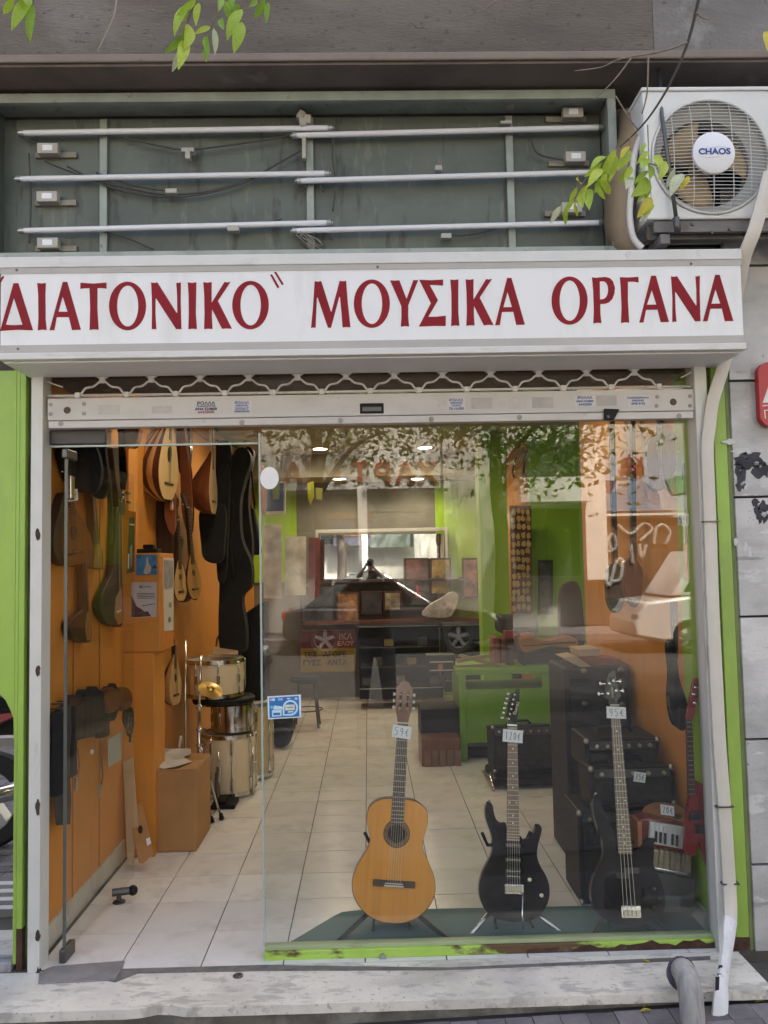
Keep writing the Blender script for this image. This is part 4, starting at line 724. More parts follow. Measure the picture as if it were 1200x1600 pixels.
MB().hexa([(.05, -3.885, 1.585), (.08, -3.885, 1.585), (.075, -3.862, 1.582), (.055, -3.862, 1.582)], [(.058, -3.89, 1.625), (.072, -3.89, 1.625), (.07, -3.88, 1.625), (.06, -3.88, 1.625)]).build('nose', MATS['skin'], ph, smooth=True); MB().blob((.065, -3.885, 1.56), (.025, .006, .006)).build('mouth', mat('lips', (.30, .10, .09), .5), ph, smooth=True)
pho = thing('phone', 'black phone held up in both hands by the person', 'phone', (.03, -3.58, 1.56)); MB().box(-.045, .125, -3.605, -3.596, 1.545, 1.625).build('case', black_plastic, pho, bevel=.006)


# ---- ceiling lights of the shop (back ones seen lit; front ones unseen, assumed)
lamp_on = mat('lamp_on', (1, .86, .62), emit=14., var=0); lamp_ring = mat('lamp_ring', (.6, .58, .5), .4)
def downlight(p, watts, lab, r=.075, shape=True):
    t = thing('ceiling_light', lab, 'ceiling light', p, 'lit ceiling lights')
    M_ = Matrix.Translation(p)
    MB().lathe([(r+.02, -.001), (r+.02, -.012), (r, -.014), (r, -.001)], 24, M_).build('ring', lamp_ring, t, smooth=35)
    MB().lathe([(0, -.008), (r-.002, -.008), (r-.002, -.003)], 24, M_).build('lamp', lamp_on, t)
    l = bpy.data.lights.new('bulb', 'SPOT'); l.energy = watts*.22; l.color = (1, .80, .55); l.spot_size = R(165); l.spot_blend = .6; l.shadow_soft_size = .10
    o = bpy.data.objects.new('bulb', l); COL.objects.link(o); o.parent = t; o.location = (0, 0, -.06); t['_world'] = 1
for u, v, z, wt, lab in ((500, 700, 2.86, 30, 'lit round ceiling light nearest the blue poster on the left'), (664, 698, 2.86, 30, 'lit round ceiling light above the mirror, upper one of the right pair'), (660, 716, 2.86, 30, 'lit round ceiling light just below the upper one of the right pair')):
    p = at_z(u, v, z); downlight(p, wt, lab)
for u, v, lab in ((530, 747, 'lit round light under the lowered ceiling, left of the pair'), (652, 747, 'lit round light under the lowered ceiling, right of the pair')): p = at_z(u, v, 2.6); downlight(p, 16, lab, .07)
for x, y, wt, lab in ((-.75, 1.3, 15, 'unseen round ceiling light assumed over the cardboard box near the door'), (.75, 1.3, 11, 'unseen round ceiling light assumed over the black amplifier pile'), (-.7, 3.2, 22, 'unseen round ceiling light assumed over the drum kit'), (.75, 3.4, 16, 'unseen round ceiling light assumed over the green desk')): downlight(Vector((x, y, 2.86)), wt, lab)  # unseen lamps, put in to light the front half of the room

# ================================================================== INSTRUMENTS
def set_axes(t, p0, p1, length, yaw=0):
    """stand a local model (origin at the bottom, z up, face towards -y) between two measured points"""
    z = (p1-p0); s = z.length/length; z.normalize(); y = Vector((-math.sin(R(yaw)), math.cos(R(yaw)), 0)); y = (y-z*y.dot(z)).normalized(); x = y.cross(z)
    t.matrix_world = Matrix.Translation(p0) @ Matrix(((x.x, y.x, z.x), (x.y, y.y, z.y), (x.z, y.z, z.z))).to_4x4() @ Matrix.Scale(s, 4)
def loc_thing(name, label, cat, p0, p1, length, yaw=0, group=None):
    t = thing(name, label, cat, (0, 0, 0), group, world=False); set_axes(t, p0, p1, length, yaw); return t
nickel = mat('string_steel', (.42, .40, .36), .35, .9); bone = mat('bone', (.66, .62, .52), .45); pearl = mat('pearl_dot', (.62, .60, .55), .3)
def neck(t, z0, z1, w0, w1, y=-.006, frets=20, nfrac=True, dots=(3, 5, 7, 9, 12, 15, 17), board=rosewood, body=brown_wood, strings=6, zb=None, thick=.02, scale_len=None, sm=nickel):
    """fretboard from the body end z0 to the nut z1"""
    nk = MB().hexa([(-w0/2, y+.0055, z0), (w0/2, y+.0055, z0), (w0/2*.8, y+thick, z0), (-w0/2*.8, y+thick, z0)], [(-w1/2, y+.0055, z1), (w1/2, y+.0055, z1), (w1/2*.8, y+thick, z1), (-w1/2*.8, y+thick, z1)]).build('neck', body, t, bevel=.004)
    fb = MB().hexa([(-w0/2, y, z0), (w0/2, y, z0), (w0/2, y+.005, z0), (-w0/2, y+.005, z0)], [(-w1/2, y, z1), (w1/2, y, z1), (w1/2, y+.005, z1), (-w1/2, y+.005, z1)]).build('fretboard', board, nk)
    Ls = scale_len or (z1-(zb or z0*.4)); wd = lambda z: w0+(w1-w0)*(z-z0)/(z1-z0)
    fr = MB(); zf = lambda n: z1-Ls*(1-2**(-n/12.))
    for n in range(1, frets+1):
        z = zf(n)
        if z < z0+.004: break
        fr.box(-wd(z)/2, wd(z)/2, y-.0016, y-.0001, z-.0016, z+.0016)
    if fr.v: fr.build('frets', nickel, nk, kind='stuff')
    dm = MB()
    for n in dots:
        z = (zf(n)+zf(n-1))/2
        if z < z0+.004: continue
        for dx in ((-.3*wd(z), .3*wd(z)) if n == 12 else (0,)): dm.lathe([(.0, 0), (.0042, 0), (.0042, .0006), (0, .0006)], 8, Matrix.Translation((dx, y-.0004, z)) @ Matrix.Rotation(R(90), 4, 'X'))
    if dm.v: dm.build('position_dots', pearl, nk, kind='stuff')
    MB().box(-w1/2, w1/2, y-.003, y+.004, z1, z1+.005).build('nut', bone, nk)
    if zb is not None:
        st_ = MB()
        for k in range(strings):
            a = -.5+(k+.5)/strings; st_.tube([(a*w1*.95, y-.0045, z1+.003), (a*w0*1.12, y-.008, zb)], .0007 if strings > 4 else .0013, 4)
        st_.build('strings', sm, nk, kind='stuff')
    return nk
def price(t, x, y, z, txt, w_=.098, h_=.058, ry=0., rx=0):
    """hand-written price card"""
    c = MB().box(-w_/2, w_/2, -.0008, .0008, -h_/2, h_/2).build('price_card', card_white, t); c.location = (x, y, z); c.rotation_euler = (rx, ry, 0)
    D = {'5': [[(.9, 1), (.2, 1), (.15, .58), (.6, .62), (.85, .35), (.6, .03), (.1, .05)]], '9': [[(.82, .72), (.62, 1), (.3, .95), (.2, .7), (.4, .5), (.7, .55), (.82, .72), (.78, .35), (.55, 0)]], '1': [[(.3, .75), (.55, 1), (.5, 0)]], '2': [[(.15, .8), (.5, 1), (.8, .75), (.15, .03), (.9, .05)]], '0': [[(.5, 1), (.15, .6), (.3, .05), (.7, .1), (.85, .6), (.5, 1)]], '€': [[(.9, .85), (.55, .95), (.25, .5), (.5, .05), (.9, .15)], [(.05, .6), (.7, .62)], [(.05, .4), (.65, .42)]], '7': [[(.15, .95), (.85, 1), (.4, 0)]]}
    mb = MB(); n = len(txt); cw = w_*.84/n
    for i, chx in enumerate(txt):
        for st_ in D.get(chx, []): mb.tube([(-w_*.42+cw*(i+.14)+a*cw*.72, -.0013, -h_*.31+b*h_*.62) for a, b in st_], .0013, 5)
    if mb.v: mb.build('lettering', ink_black, c)
    return c
def stand(p, yaw, lab, metal=black_plastic, spread=.2, tip=black_plastic, grp='guitar stands in the shop window', h=.34, back=True):
    t = thing('guitar_stand', lab, 'guitar stand', p, grp, world=False, rot=(0, 0, R(yaw)))
    hub_ = Vector((0, .12, .13))
    MB().tube([(0, .12, .06), (0, .16, h)], .010, 10).build('upright', metal, t, smooth=True)
    for sx in (-1, 1):
        a, b = Vector((sx*.02, .12, .12)), Vector((sx*spread, -.09, .012))
        lg = MB().tube([a, b], .010, 10).build('leg', metal, t, smooth=True); MB().tube([b+(a-b)*.06, b-(a-b)*.03], .013, 10).build('rubber_foot', tip, lg, smooth=True)
        MB().tube([(sx*.02, .12, .13), (sx*.075, .05, .05), (sx*.08, -.01, .03), (sx*.08, -.02, .045)], .007, 8).build('cradle_arm', black_plastic, t, smooth=True)
    lg = MB().tube([(0, .12, .12), (0, .34, .012)], .010, 10).build('leg', metal, t, smooth=True); MB().tube([(0, .33, .016), (0, .36, .010)], .013, 10).build('rubber_foot', tip, lg, smooth=True)
    MB().tube([(-.11, .13, h+.06), (-.085, .15, h), (0, .16, h-.01), (.085, .15, h), (.11, .13, h+.06)], .008, 8).build('back_rest', black_plastic, t, smooth=True)
    return t

# ---- classical guitar
p0, p1 = at_y(612, 1443, .20), at_y(633, 1066, .40)
t = loc_thing('classical_guitar', 'classical guitar with glossy orange cedar top and 59 euro card', 'guitar', p0, p1, 1.11)
half = [(0, 0), (.055, .004), (.115, .028), (.165, .072), (.193, .123), (.198, .175), (.186, .225), (.160, .276), (.134, .325), (.127, .362), (.138, .411), (.148, .462), (.137, .513), (.092, .547), (.03, .557), (0, .558)]
out = spline(half+[(-x, z) for x, z in half[-2:0:-1]], 4)
cedar = mat('cedar_top', (.78, .33, .055), .16, var=.08, scale=4, stretch=(14, 14, .35), coat=.5, spec=.5)
side = mat('guitar_side', (.10, .045, .022), .25, var=.2, coat=.5)
bd = MB().prism([[(x, 0.004, z) for x, z in out]], (0, .095, 0)).build('body', side, t, smooth=35)
hole_ = ell(0, .395, .043, .043, 32)
MB().prism([[(x*.985, 0, .279+(z-.279)*.985) for x, z in out], [(x, 0, z) for x, z in hole_]], (0, .0035, 0)).build('soundboard', cedar, bd)
MB().prism([[(x, .0, z) for x, z in out], [(x*.986, .0, .279+(z-.279)*.986) for x, z in out]], (0, .0039, 0)).build('binding', rosewood, bd)
ros = mat('rosette', (.20, .13, .06), .4, var=.5, scale=90)
for a, b, m_ in ((.064, .060, dark_wood), (.0595, .049, ros), (.0485, .0445, dark_wood)): MB().prism([[(x, -.0008, z) for x, z in ell(0, .395, a, a, 40)], [(x, -.0008, z) for x, z in ell(0, .395, b, b, 40)]], (0, .0006, 0)).build('rosette', m_, bd)
MB().lathe([(0, .0), (.0435, 0), (.0435, .05), (0, .05)], 28, Matrix.Translation((0, .0039, .395)) @ Matrix.Rotation(R(-90), 4, 'X')).build('sound_hole', mat('hole_dark', (.03, .02, .014), .9), bd)
MB().box(-.10, .10, -.010, -.0003, .158, .188).build('bridge', rosewood, bd, bevel=.003)
MB().box(-.042, .042, -.014, -.0102, .172, .176).build('saddle', bone, bd)
MB().box(-.046, .046, -.0125, -.0102, .160, .167).build('tie_block', bone, bd)
nk = neck(t, .437, .908, .063, .052, -.006, 19, dots=(), zb=.172, strings=6, sm=bone)
hd = [(-.027, .915), (.027, .915), (.030, .94), (.040, .975), (.041, 1.085), (.028, 1.095), (.02, 1.11), (0, 1.118), (-.02, 1.11), (-.028, 1.095), (-.041, 1.085), (-.040, .975), (-.030, .94)]
sl1 = [(-.024, .972), (-.012, .972), (-.012, 1.055), (-.018, 1.062), (-.024, 1.055)]
head_m = mat('head_wood', (.22, .105, .065), .4, var=.15, stretch=(8, 8, .8), scale=5)
hd_o = MB().prism([[(x, .0, z) for x, z in hd], [(x, 0, z) for x, z in sl1], [(-x, 0, z) for x, z in sl1]], (0, .018, 0)).build('headstock', head_m, t, bevel=.001)
for sx in (-1, 1):
    for z in (.985, 1.017, 1.049):
        tu = MB().tube([(sx*.010, .008, z), (sx*.044, .008, z)], .0035, 8).build('tuner', bone, hd_o, smooth=True); MB().blob((sx*.050, .010, z), (.007, .004, .009)).build('tuner_button', bone, tu, smooth=True)
price(t, -.004, -.012, .868, '59€', .094, .060, R(4))
stand(at_y(612, 1462, .2), 0, 'black folding stand under the orange classical guitar', spread=.24)

# ---- black electric guitar
def loc(pts, x0, y0, s, slope): return [((X-x0-(y0-Y)*slope)/s, (y0-Y)/s) for X, Y in pts]
p0, p1 = at_y(802, 1440, .20), at_y(800, 1076, .42)
k_ = 1187.; sl_e = -20/1043
t = loc_thing('electric_guitar', 'glossy black double horned electric guitar with whammy bar and 120 euro card', 'electric guitar', p0, p1, (1388-128)/k_)
eo = spline(loc([(208, 768), (192, 785), (186, 830), (198, 880), (222, 940), (232, 1000), (226, 1050), (203, 1095), (180, 1140), (163, 1200), (164, 1262), (190, 1322), (238, 1366), (305, 1386), (375, 1390), (450, 1378), (512, 1340), (549, 1280), (556, 1210), (537, 1150), (505, 1100), (486, 1050), (490, 990), (506, 935), (511, 900), (496, 880), (478, 888), (466, 925), (440, 955), (405, 962), (390, 945), (350, 935), (312, 900), (305, 878), (280, 880), (252, 862), (237, 825), (228, 785)], 355, 1388, k_, sl_e), 4)
bd = MB().prism([[(x, 0, z) for x, z in eo]], (0, .042, 0)).build('body', black_gloss, t, smooth=40, bevel=.010, segs=3)
nk = neck(t, .35, .868, .062, .046, -.008, 24, zb=.155, strings=6, board=mat('board_brown', (.20, .11, .065), .5, var=.2, stretch=(8, 8, .8)))
def lp(pts): return loc(pts, 355, 1388, k_, sl_e)
hd_o = MB().prism([[(x, .0, z) for x, z in lp([(308, 345), (308, 320), (300, 290), (322, 160), (345, 150), (374, 126), (376, 150), (368, 290), (362, 330), (362, 345)])]], (0, .016, 0)).build('headstock', black_gloss, t, bevel=.002)
for i in range(6):
    x, z = lp([(305+i*6.5, 303-i*28)])[0]
    tu = MB().lathe([(.006, 0), (.006, .012), (.004, .014), (0, .014)], 10, Matrix.Translation((x+.006, 0, z)) @ Matrix.Rotation(R(90), 4, 'X')).build('tuner', chrome, hd_o, smooth=40); MB().blob((x-.022, .008, z+.004), (.010, .005, .007)).build('tuner_button', chrome, tu, smooth=True)
x, z = lp([(357, 240)])[0]; inst('lettering', text_mesh('Ibanez', .026, bone, .0003), hd_o, (x, -.0012, z), (R(90), R(-74), 0))
MB().box(-.024, .024, -.003, -.0002, .880, .888).build('string_clamp', chrome, hd_o)
pk = mat('pickup_black', (.02, .02, .022), .35)
for Y_, h_ in ((995, .020), (1072, .020), (1130, .022), (1158, .020)):
    x, z = lp([(352, Y_)])[0]; pu = MB().box(-.036, .036, -.008, .0, z-h_/2, z+h_/2).build('pickup', pk, bd, bevel=.003)
    pp_ = MB()
    for k in range(6): pp_.lathe([(.0035, 0), (.003, .0015), (0, .002)], 8, Matrix.Translation((-.028+.0112*k, -.008, z)) @ Matrix.Rotation(R(90), 4, 'X'))
    pp_.build('pole_pieces', chrome, pu, kind='stuff')
x, z = lp([(356, 1222)])[0]; bg_ = MB().box(x-.046, x+.046, -.014, .0, z-.024, z+.022).build('bridge', chrome, bd, bevel=.004)
for k in range(6): MB().box(x-.040+.0135*k, x-.029+.0135*k, -.020, -.0145, z-.012, z+.014).build('saddle', nickel, bg_, bevel=.001)
w0 = lp([(402, 1235), (398, 1345), (406, 1445)]); MB().tube([(a, -.02-.006*i, b) for i, (a, b) in enumerate(w0)], .0045, 8).build('whammy_bar', chrome, bd, smooth=True)
for X_, Y_ in ((441, 1170), (507, 1248)):
    x, z = lp([(X_, Y_)])[0]; MB().lathe([(.012, 0), (.011, .014), (.009, .016), (0, .016)], 14, Matrix.Translation((x, 0, z)) @ Matrix.Rotation(R(90), 4, 'X')).build('knob', chrome, bd, smooth=40)
x, z = lp([(212, 772)])[0]; MB().blob((x, .02, z+.004), .007).build('strap_button', chrome, bd, smooth=True)
price(t, .0, -.014, .832, '120€', .098, .060, R(3))
stand(at_y(803, 1462, .2), 0, 'folding chrome legged stand under the black electric guitar', metal=chrome, spread=.235)

# ---- black bass guitar
k_ = 1137.; sl_b = -(346-262)/(1418-280)
p0, p1 = at_y(984, 1446, .07), at_y(956, 1046, .30)
t = loc_thing('bass_guitar', 'long scale black bass guitar with four big tuners and handwritten price card', 'bass guitar', p0, p1, (1418-88)/k_)
def lb_(pts): return loc(pts, 346, 1418, k_, sl_b)
bo = spline(lb_([(166, 764), (150, 785), (147, 830), (162, 900), (186, 970), (204, 1030), (205, 1080), (180, 1135), (152, 1190), (140, 1255), (150, 1320), (185, 1370), (240, 1400), (320, 1418), (410, 1417), (490, 1395), (530, 1340), (533, 1270), (508, 1190), (478, 1130), (466, 1070), (478, 1020), (486, 994), (470, 986), (440, 996), (412, 1030), (385, 1045), (362, 1060), (330, 1068), (288, 1060), (278, 1010), (255, 940), (225, 880), (195, 820), (180, 775)]), 4)
bd = MB().prism([[(x, 0, z) for x, z in bo]], (0, .042, 0)).build('body', mat('bass_black', (.006, .006, .010), .14, var=.1, spec=.10), t, smooth=40, bevel=.012, segs=3)
nk = neck(t, .308, .993, .066, .044, -.008, 24, zb=.075, strings=4, board=mat('board_grey', (.17, .12, .085), .5, var=.2, stretch=(8, 8, .8)), dots=(3, 5, 7, 9, 12, 15, 17, 19, 21))
hd_o = MB().prism([[(x, 0, z) for x, z in lb_([(236, 282), (234, 262), (204, 240), (212, 170), (228, 110), (268, 88), (274, 150), (302, 235), (282, 262), (284, 282)])]], (0, .016, 0)).build('headstock', black_gloss, t, bevel=.002)
for X_, Y_, sx in ((223, 224, -1), (232, 168, -1), (255, 153, 1), (270, 207, 1)):
    x, z = lb_([(X_, Y_)])[0]; tu = MB().lathe([(.009, 0), (.009, .014), (.006, .016), (0, .016)], 12, Matrix.Translation((x, 0, z)) @ Matrix.Rotation(R(90), 4, 'X')).build('tuner', chrome, hd_o, smooth=40)
    MB().tube([(x, .010, z), (x+sx*.034, .010, z)], .003, 8).build('tuner_shaft', chrome, tu); MB().blob((x+sx*.040, .010, z), (.008, .004, .011)).build('tuner_button', chrome, tu, smooth=True)
x, z = lb_([(251, 215)])[0]; MB().box(x-.004, x+.004, -.0012, -.0003, z-.026, z+.026).build('maker_mark', mat('mark_grey', (.30, .29, .27), .5), hd_o)
for Y_, sx in ((1150, 1), (1175, -1)):
    x, z = lb_([(345, Y_)])[0]; MB().box(x-.045+.02*sx, x+.02+.025*sx, -.008, 0, z-.012, z+.012).build('pickup', pk, bd, bevel=.003)
x, z = lb_([(352, 1352)])[0]; bg_ = MB().box(x-.048, x+.045, -.012, 0, z-.026, z+.028).build('bridge', chrome, bd, bevel=.003)
for k in range(4): MB().box(x-.038+.02*k, x-.022+.02*k, -.020, -.0125, z-.018, z+.008).build('saddle', nickel, bg_, bevel=.001)
for X_, Y_ in ((470, 1240), (500, 1290), (470, 1330)): x, z = lb_([(X_, Y_)])[0]; MB().lathe([(.011, 0), (.010, .014), (0, .015)], 12, Matrix.Translation((x, 0, z)) @ Matrix.Rotation(R(90), 4, 'X')).build('knob', black_gloss, bd, smooth=40)
x, z = lb_([(168, 768)])[0]; MB().blob((x, .02, z+.004), .008).build('strap_button', chrome, bd, smooth=True)
price(t, .003, -.014, .958, '95€', .096, .056, R(2))
stand(at_y(984, 1464, .07), 0, 'black folding stand under the black bass guitar', spread=.20)

# ---- red star shaped guitar
a = math.radians(20)
t = thing('red_guitar', 'red pointed star shaped electric guitar leaning by the green reveal', 'electric guitar', at_y(1090, 1330, .04))
redg = mat('red_gloss', (.22, .010, .012), .2, var=.1, coat=.5)
def rx_(pts): return crop(pts, 880, 1020, 3.335)
trace(rx_([(660, 745), (690, 665), (735, 690), (748, 790), (770, 990), (778, 1165), (735, 1080), (712, 985), (700, 1050), (660, 1068), (632, 1030), (640, 900), (652, 800)]), .04, .03).build('body', redg, t, bevel=.006)
trace(rx_([(645, 345), (672, 350), (690, 742), (655, 745)]), .033, .02).build('neck', dark_wood, t)
fm = MB()
for k in range(16): v = 1020+(360+k*25)/3.335; uu = 880+(658+k*.75)/3.335; trace([(uu-4, v), (uu+4.4, v), (uu+4.4, v+.7), (uu-4, v+.7)], .0322, .0008, mb=fm)
fm.build('frets', nickel, t, kind='stuff')
h_ = trace(rx_([(640, 345), (650, 290), (668, 200), (680, 140), (700, 128), (716, 150), (705, 230), (692, 300), (675, 350)]), .03, .018).build('headstock', redg, t, bevel=.002)
for X_, Y_ in ((680, 178), (672, 214), (676, 260)): p = at_y(*rx_([(X_, Y_)])[0], .027); MB().tube([p, p+Vector((.025, 0, -.006))], .005, 8).build('tuner', chrome, h_, smooth=True)
for X_, Y_, rr_ in ((688, 850, .024), (712, 920, .022)): p = at_y(*rx_([(X_, Y_)])[0], .036); MB().box(p.x-rr_, p.x+rr_, .030, .0395, p.z-rr_*.8, p.z+rr_*.8).build('pickup', pk, t, bevel=.002)
p = at_y(*rx_([(652, 425)])[0], .022); c_ = price(t, p.x, .022, p.z, '95€', .052, .066, R(8)); c_.parent = t
MB().tube([at_y(1098, 1110, .03), at_y(1100, 1095, .2)], .006, 6).build('wall_hook', steel_dark, t)

# ---- long list of hanging lutes, their bowls built rib by rib
PEAR = [(0, .0), (.02, .30), (.07, .58), (.15, .82), (.25, .96), (.34, 1.), (.46, .95), (.60, .78), (.76, .52), (.90, .27), (1, .13)]
def pear(tt):
    for (a, b), (c, d) in zip(PEAR, PEAR[1:]):
        if tt <= c: return b+(d-b)*(tt-a)/(c-a)
    return PEAR[-1][1]
def lute(name, label, cat, p0, p1, length, yaw, body, half_w, depth, ribs, face, neckm=dark_wood, group=None, stripes=None, head=.11, hole=.42, bridge=True, headm=None, flat=1.):
    t = loc_thing(name, label, cat, p0, p1, length, yaw, group); nz = 16
    zz = [body*(1-math.cos(math.pi*i/(2*nz)*1.0)) if False else body*(i/nz)**1.35 for i in range(nz+1)]
    nr = ribs
    for r_ in range(nr):
        a0, a1 = math.pi*r_/nr, math.pi*(r_+1)/nr; mb = MB(); vs = []
        for z in zz:
            ww = half_w*pear(z/body)+.0005; dd = depth*(pear(z/body)**1.1)*flat+.0005
            for k in range(4):
                a = a0+(a1-a0)*k/3; bulge = 1+.012*math.sin(math.pi*k/3); vs.append((-ww*math.cos(a)*bulge, .003+dd*math.sin(a)*bulge, z))
        mb.add(vs, [(i*4+k, i*4+k+1, (i+1)*4+k+1, (i+1)*4+k) for i in range(nz) for k in range(3)])
        mb.build('rib', stripes[r_ % len(stripes)] if stripes else body_m, t, smooth=True, fix=False)
    oz = [(half_w*pear(i/30.), body*i/30.) for i in range(31)]; o = [(x, z) for x, z in oz]+[(-x, z) for x, z in oz[::-1]]
    o = o[1:-1]
    fc = MB().prism([[(x, -.001, z) for x, z in o]], (0, .004, 0)).build('soundboard', face, t)
    hr = half_w*.26
    if hole: MB().prism([[(x, -.0022, z) for x, z in ell(0, body*.55, hr*.8, hr*1.25, 20)]], (0, .0012, 0)).build('sound_hole', MATS['hole_dark'], fc)
    if bridge: MB().box(-half_w*.42, half_w*.42, -.010, -.0012, body*.2, body*.2+.016).build('bridge', dark_wood, fc, bevel=.002)
    zn = length-head
    neck(t, body*.72, zn, .036, .028, -.004, 14, dots=(), board=dark_wood, body=neckm, zb=body*.2, strings=6, thick=.03)
    hd_ = MB().hexa([(-.018, .004, zn+.004), (.018, .004, zn+.004), (.018, .02, zn+.004), (-.018, .02, zn+.004)], [(-.022, .03, length), (.022, .03, length), (.022, .046, length), (-.022, .046, length)]).build('headstock', headm or dark_wood, t, bevel=.002)
    for k in range(3):
        for sx in (-1, 1): z = zn+head*(.25+.27*k); MB().tube([(sx*.012, .02+.012*k, z), (sx*.036, .02+.012*k, z)], .005, 6).build('tuner', chrome, hd_, smooth=True)
    return t
body_m = mat('bowl_wood', (.10, .04, .02), .25, var=.2, coat=.4)
stripe = [mat('rib_pale', (.52, .30, .13), .3, var=.12, coat=.3), mat('rib_dark', (.055, .014, .014), .3, var=.2, coat=.3)]
sp_face = mat('spruce_face', (.62, .43, .20), .35, var=.08, scale=4, stretch=(14, 14, .4))
nick_l = 0
old_face = mat('old_face', (.36, .185, .06), .35, var=.12, scale=4, stretch=(14, 14, .4)); mah = mat('mahogany', (.17, .05, .02), .25, var=.15, coat=.5)
dim_face = mat('dim_face', (.17, .075, .022), .4, var=.2, scale=4, stretch=(14, 14, .4))
XW = -1.335
def wall(u, v, X=XW): return at_x(u, v, X)
t = lute('bouzouki', 'old bouzouki with a dark rim and white price card behind the door glass', 'bouzouki', wall(118, 886), wall(107, 712), .60, 62, .34, .125, .05, 9, dim_face, flat=.8)
price(t, .0, -.014, .39, '19€', .068, .062)
Y2 = 1.75
t = lute('striped_lute', 'large lute with a pale face and dark striped bowl high on the left wall', 'lute', at_y(262, 785, Y2), at_y(270, 560, Y2), 1.0, 81, .60, .17, .30, 21, sp_face, stripes=stripe[::-1])
t = lute('mahogany_lute', 'deep bowled mahogany lute with a narrow pale face and thin neck', 'lute', at_y(334, 806, 2.3), at_y(331, 610, 2.3), .98, 89, .50, .15, .19, 9, sp_face, stripes=[mah], neckm=tan_wood, hole=0)
t = lute('slim_lute', 'slim tan lute with a white bridge hanging lower, left of the dark rimmed one', 'lute', at_y(283, 941, 1.9), at_y(278, 790, 1.9), .72, 62, .34, .07, .05, 7, tan_wood, stripes=[dark_wood])
t = lute('slim_lute', 'slim brown lute with a shiny lower edge hanging lower, right of the tan one', 'lute', at_y(306, 938, 2.0), at_y(292, 770, 2.0), .78, 62, .36, .075, .06, 7, old_face, stripes=[dark_wood])
t = lute('striped_mandolin', 'small striped bowl back mandolin hanging beside the drum kit', 'mandolin', at_y(275, 1104, 1.65), at_y(273, 985, 1.65), .58, 78, .40, .105, .13, 7, tan_wood, stripes=[mat('rib_tan', (.42, .23, .09), .3, var=.12, coat=.3), dark_wood], hole=.3)
# flat things: guitar bodies seen from the side and gig bags, each with its measured outline
def hang(name, label, cat, pts, Y, d, m_, sm=4, group=None, bev=.012, extra=None, nm='body'):
    c = at_y(sum(p[0] for p in pts)/len(pts), max(p[1] for p in pts), Y); t = thing(name, label, cat, c, group)
    trace(pts, Y, d, sm).build(nm, m_, t, smooth=45, bevel=bev, segs=3); return t
def strap(t, pts, Y, r=.006, m_=None, nm='strap', fl=None): MB().tube(spline([at_y(u, v, Y) for u, v in pts], 4, False), r, 6, flat=fl).build(nm, m_ or black_cloth, t, smooth=True)
t = hang('soft_case', 'black hanging soft case behind the price card of the old bouzouki', 'soft case', [(104, 716), (112, 690), (135, 686), (150, 700), (158, 735), (150, 768), (128, 768), (112, 755)], .32, .04, black_cloth); strap(t, [(112, 688), (118, 664), (130, 640)], .33)
t = hang('soft_case', 'narrow black soft case right of the wider hanging one', 'soft case', [(146, 690), (160, 680), (166, 720), (170, 755), (160, 778), (144, 772), (140, 735)], .55, .04, black_cloth); strap(t, [(152, 684), (152, 640)], .56, .012)
t = hang('carry_strap', 'olive green webbing strap hanging from the wall near the orange post', 'strap', [(165, 725), (172, 735), (176, 800), (176, 850), (170, 852), (168, 800)], .80, .01, mat('webbing_olive', (.07, .075, .025), .8), 0, bev=.002, nm='webbing')
t = hang('brown_guitar', 'lower end of a brown guitar hanging at the top of the left wall', 'guitar', [(180, 640), (188, 690), (200, 699), (212, 694), (217, 670), (214, 640)], .95, .07, mah); 
t = hang('black_neck', 'black guitar neck hanging upright right of the narrow soft case', 'guitar neck', [(183, 640), (191, 640), (198, 745), (195, 765), (188, 765), (186, 740)], .9, .02, black_gloss, 0, bev=.003, nm='neck')
for k, (u, v) in enumerate(((188, 768), (198, 770), (186, 782), (199, 784))): MB().tube([at_y(u, v, .89), at_y(u+4, v+1, .87)], .008, 8).build('tuner', chrome, t, smooth=True)
t = hang('dark_guitar', 'dark guitar body showing below the striped lute bowl', 'guitar', [(226, 775), (226, 810), (234, 832), (245, 840), (245, 868), (266, 868), (268, 830), (272, 800), (272, 775)], 1.95, .09, dark_wood)
t = hang('teardrop_mandolin', 'brown teardrop mandolin hanging beneath the striped lute face', 'mandolin', [(262, 770), (256, 800), (262, 825), (270, 836), (275, 820), (274, 785), (270, 765)], 1.85, .06, mah); MB().box(*[x for c in (at_y(268, 790, 1.845),) for x in (c.x-.01, c.x+.012, 1.835, 1.849, c.z-.03, c.z+.03)]).build('tailpiece', chrome, t, bevel=.002)
t = hang('teardrop_mandolin', 'brown teardrop mandolin hanging just left of the mahogany lute', 'mandolin', [(281, 690), (282, 760), (284, 800), (292, 832), (299, 830), (301, 790), (298, 740), (292, 700), (287, 660)], 2.15, .06, mah); MB().box(*[x for c in (at_y(294, 803, 2.145),) for x in (c.x-.01, c.x+.012, 2.13, 2.149, c.z-.03, c.z+.03)]).build('tailpiece', chrome, t, bevel=.002)
t = hang('brown_guitar', 'dark brown guitar hanging in the gap between the striped and mahogany lutes', 'guitar', [(276, 650), (290, 645), (297, 670), (296, 720), (288, 740), (278, 730)], 2.3, .08, mah); strap(t, [(283, 640), (285, 690), (284, 735)], 2.28, .004, bone, 'strings')
t = hang('black_guitar', 'black guitar waist behind the slim lutes', 'guitar', [(262, 838), (276, 826), (284, 845), (280, 868), (290, 900), (296, 935), (280, 938), (268, 900)], 2.4, .07, dark_wood)
t = hang('gig_bag', 'short black padded gig bag with rounded end below the mahogany lute', 'gig bag', [(313, 795), (314, 850), (318, 872), (332, 880), (346, 876), (350, 850), (350, 790)], 2.45, .12, black_cloth, bev=.03)
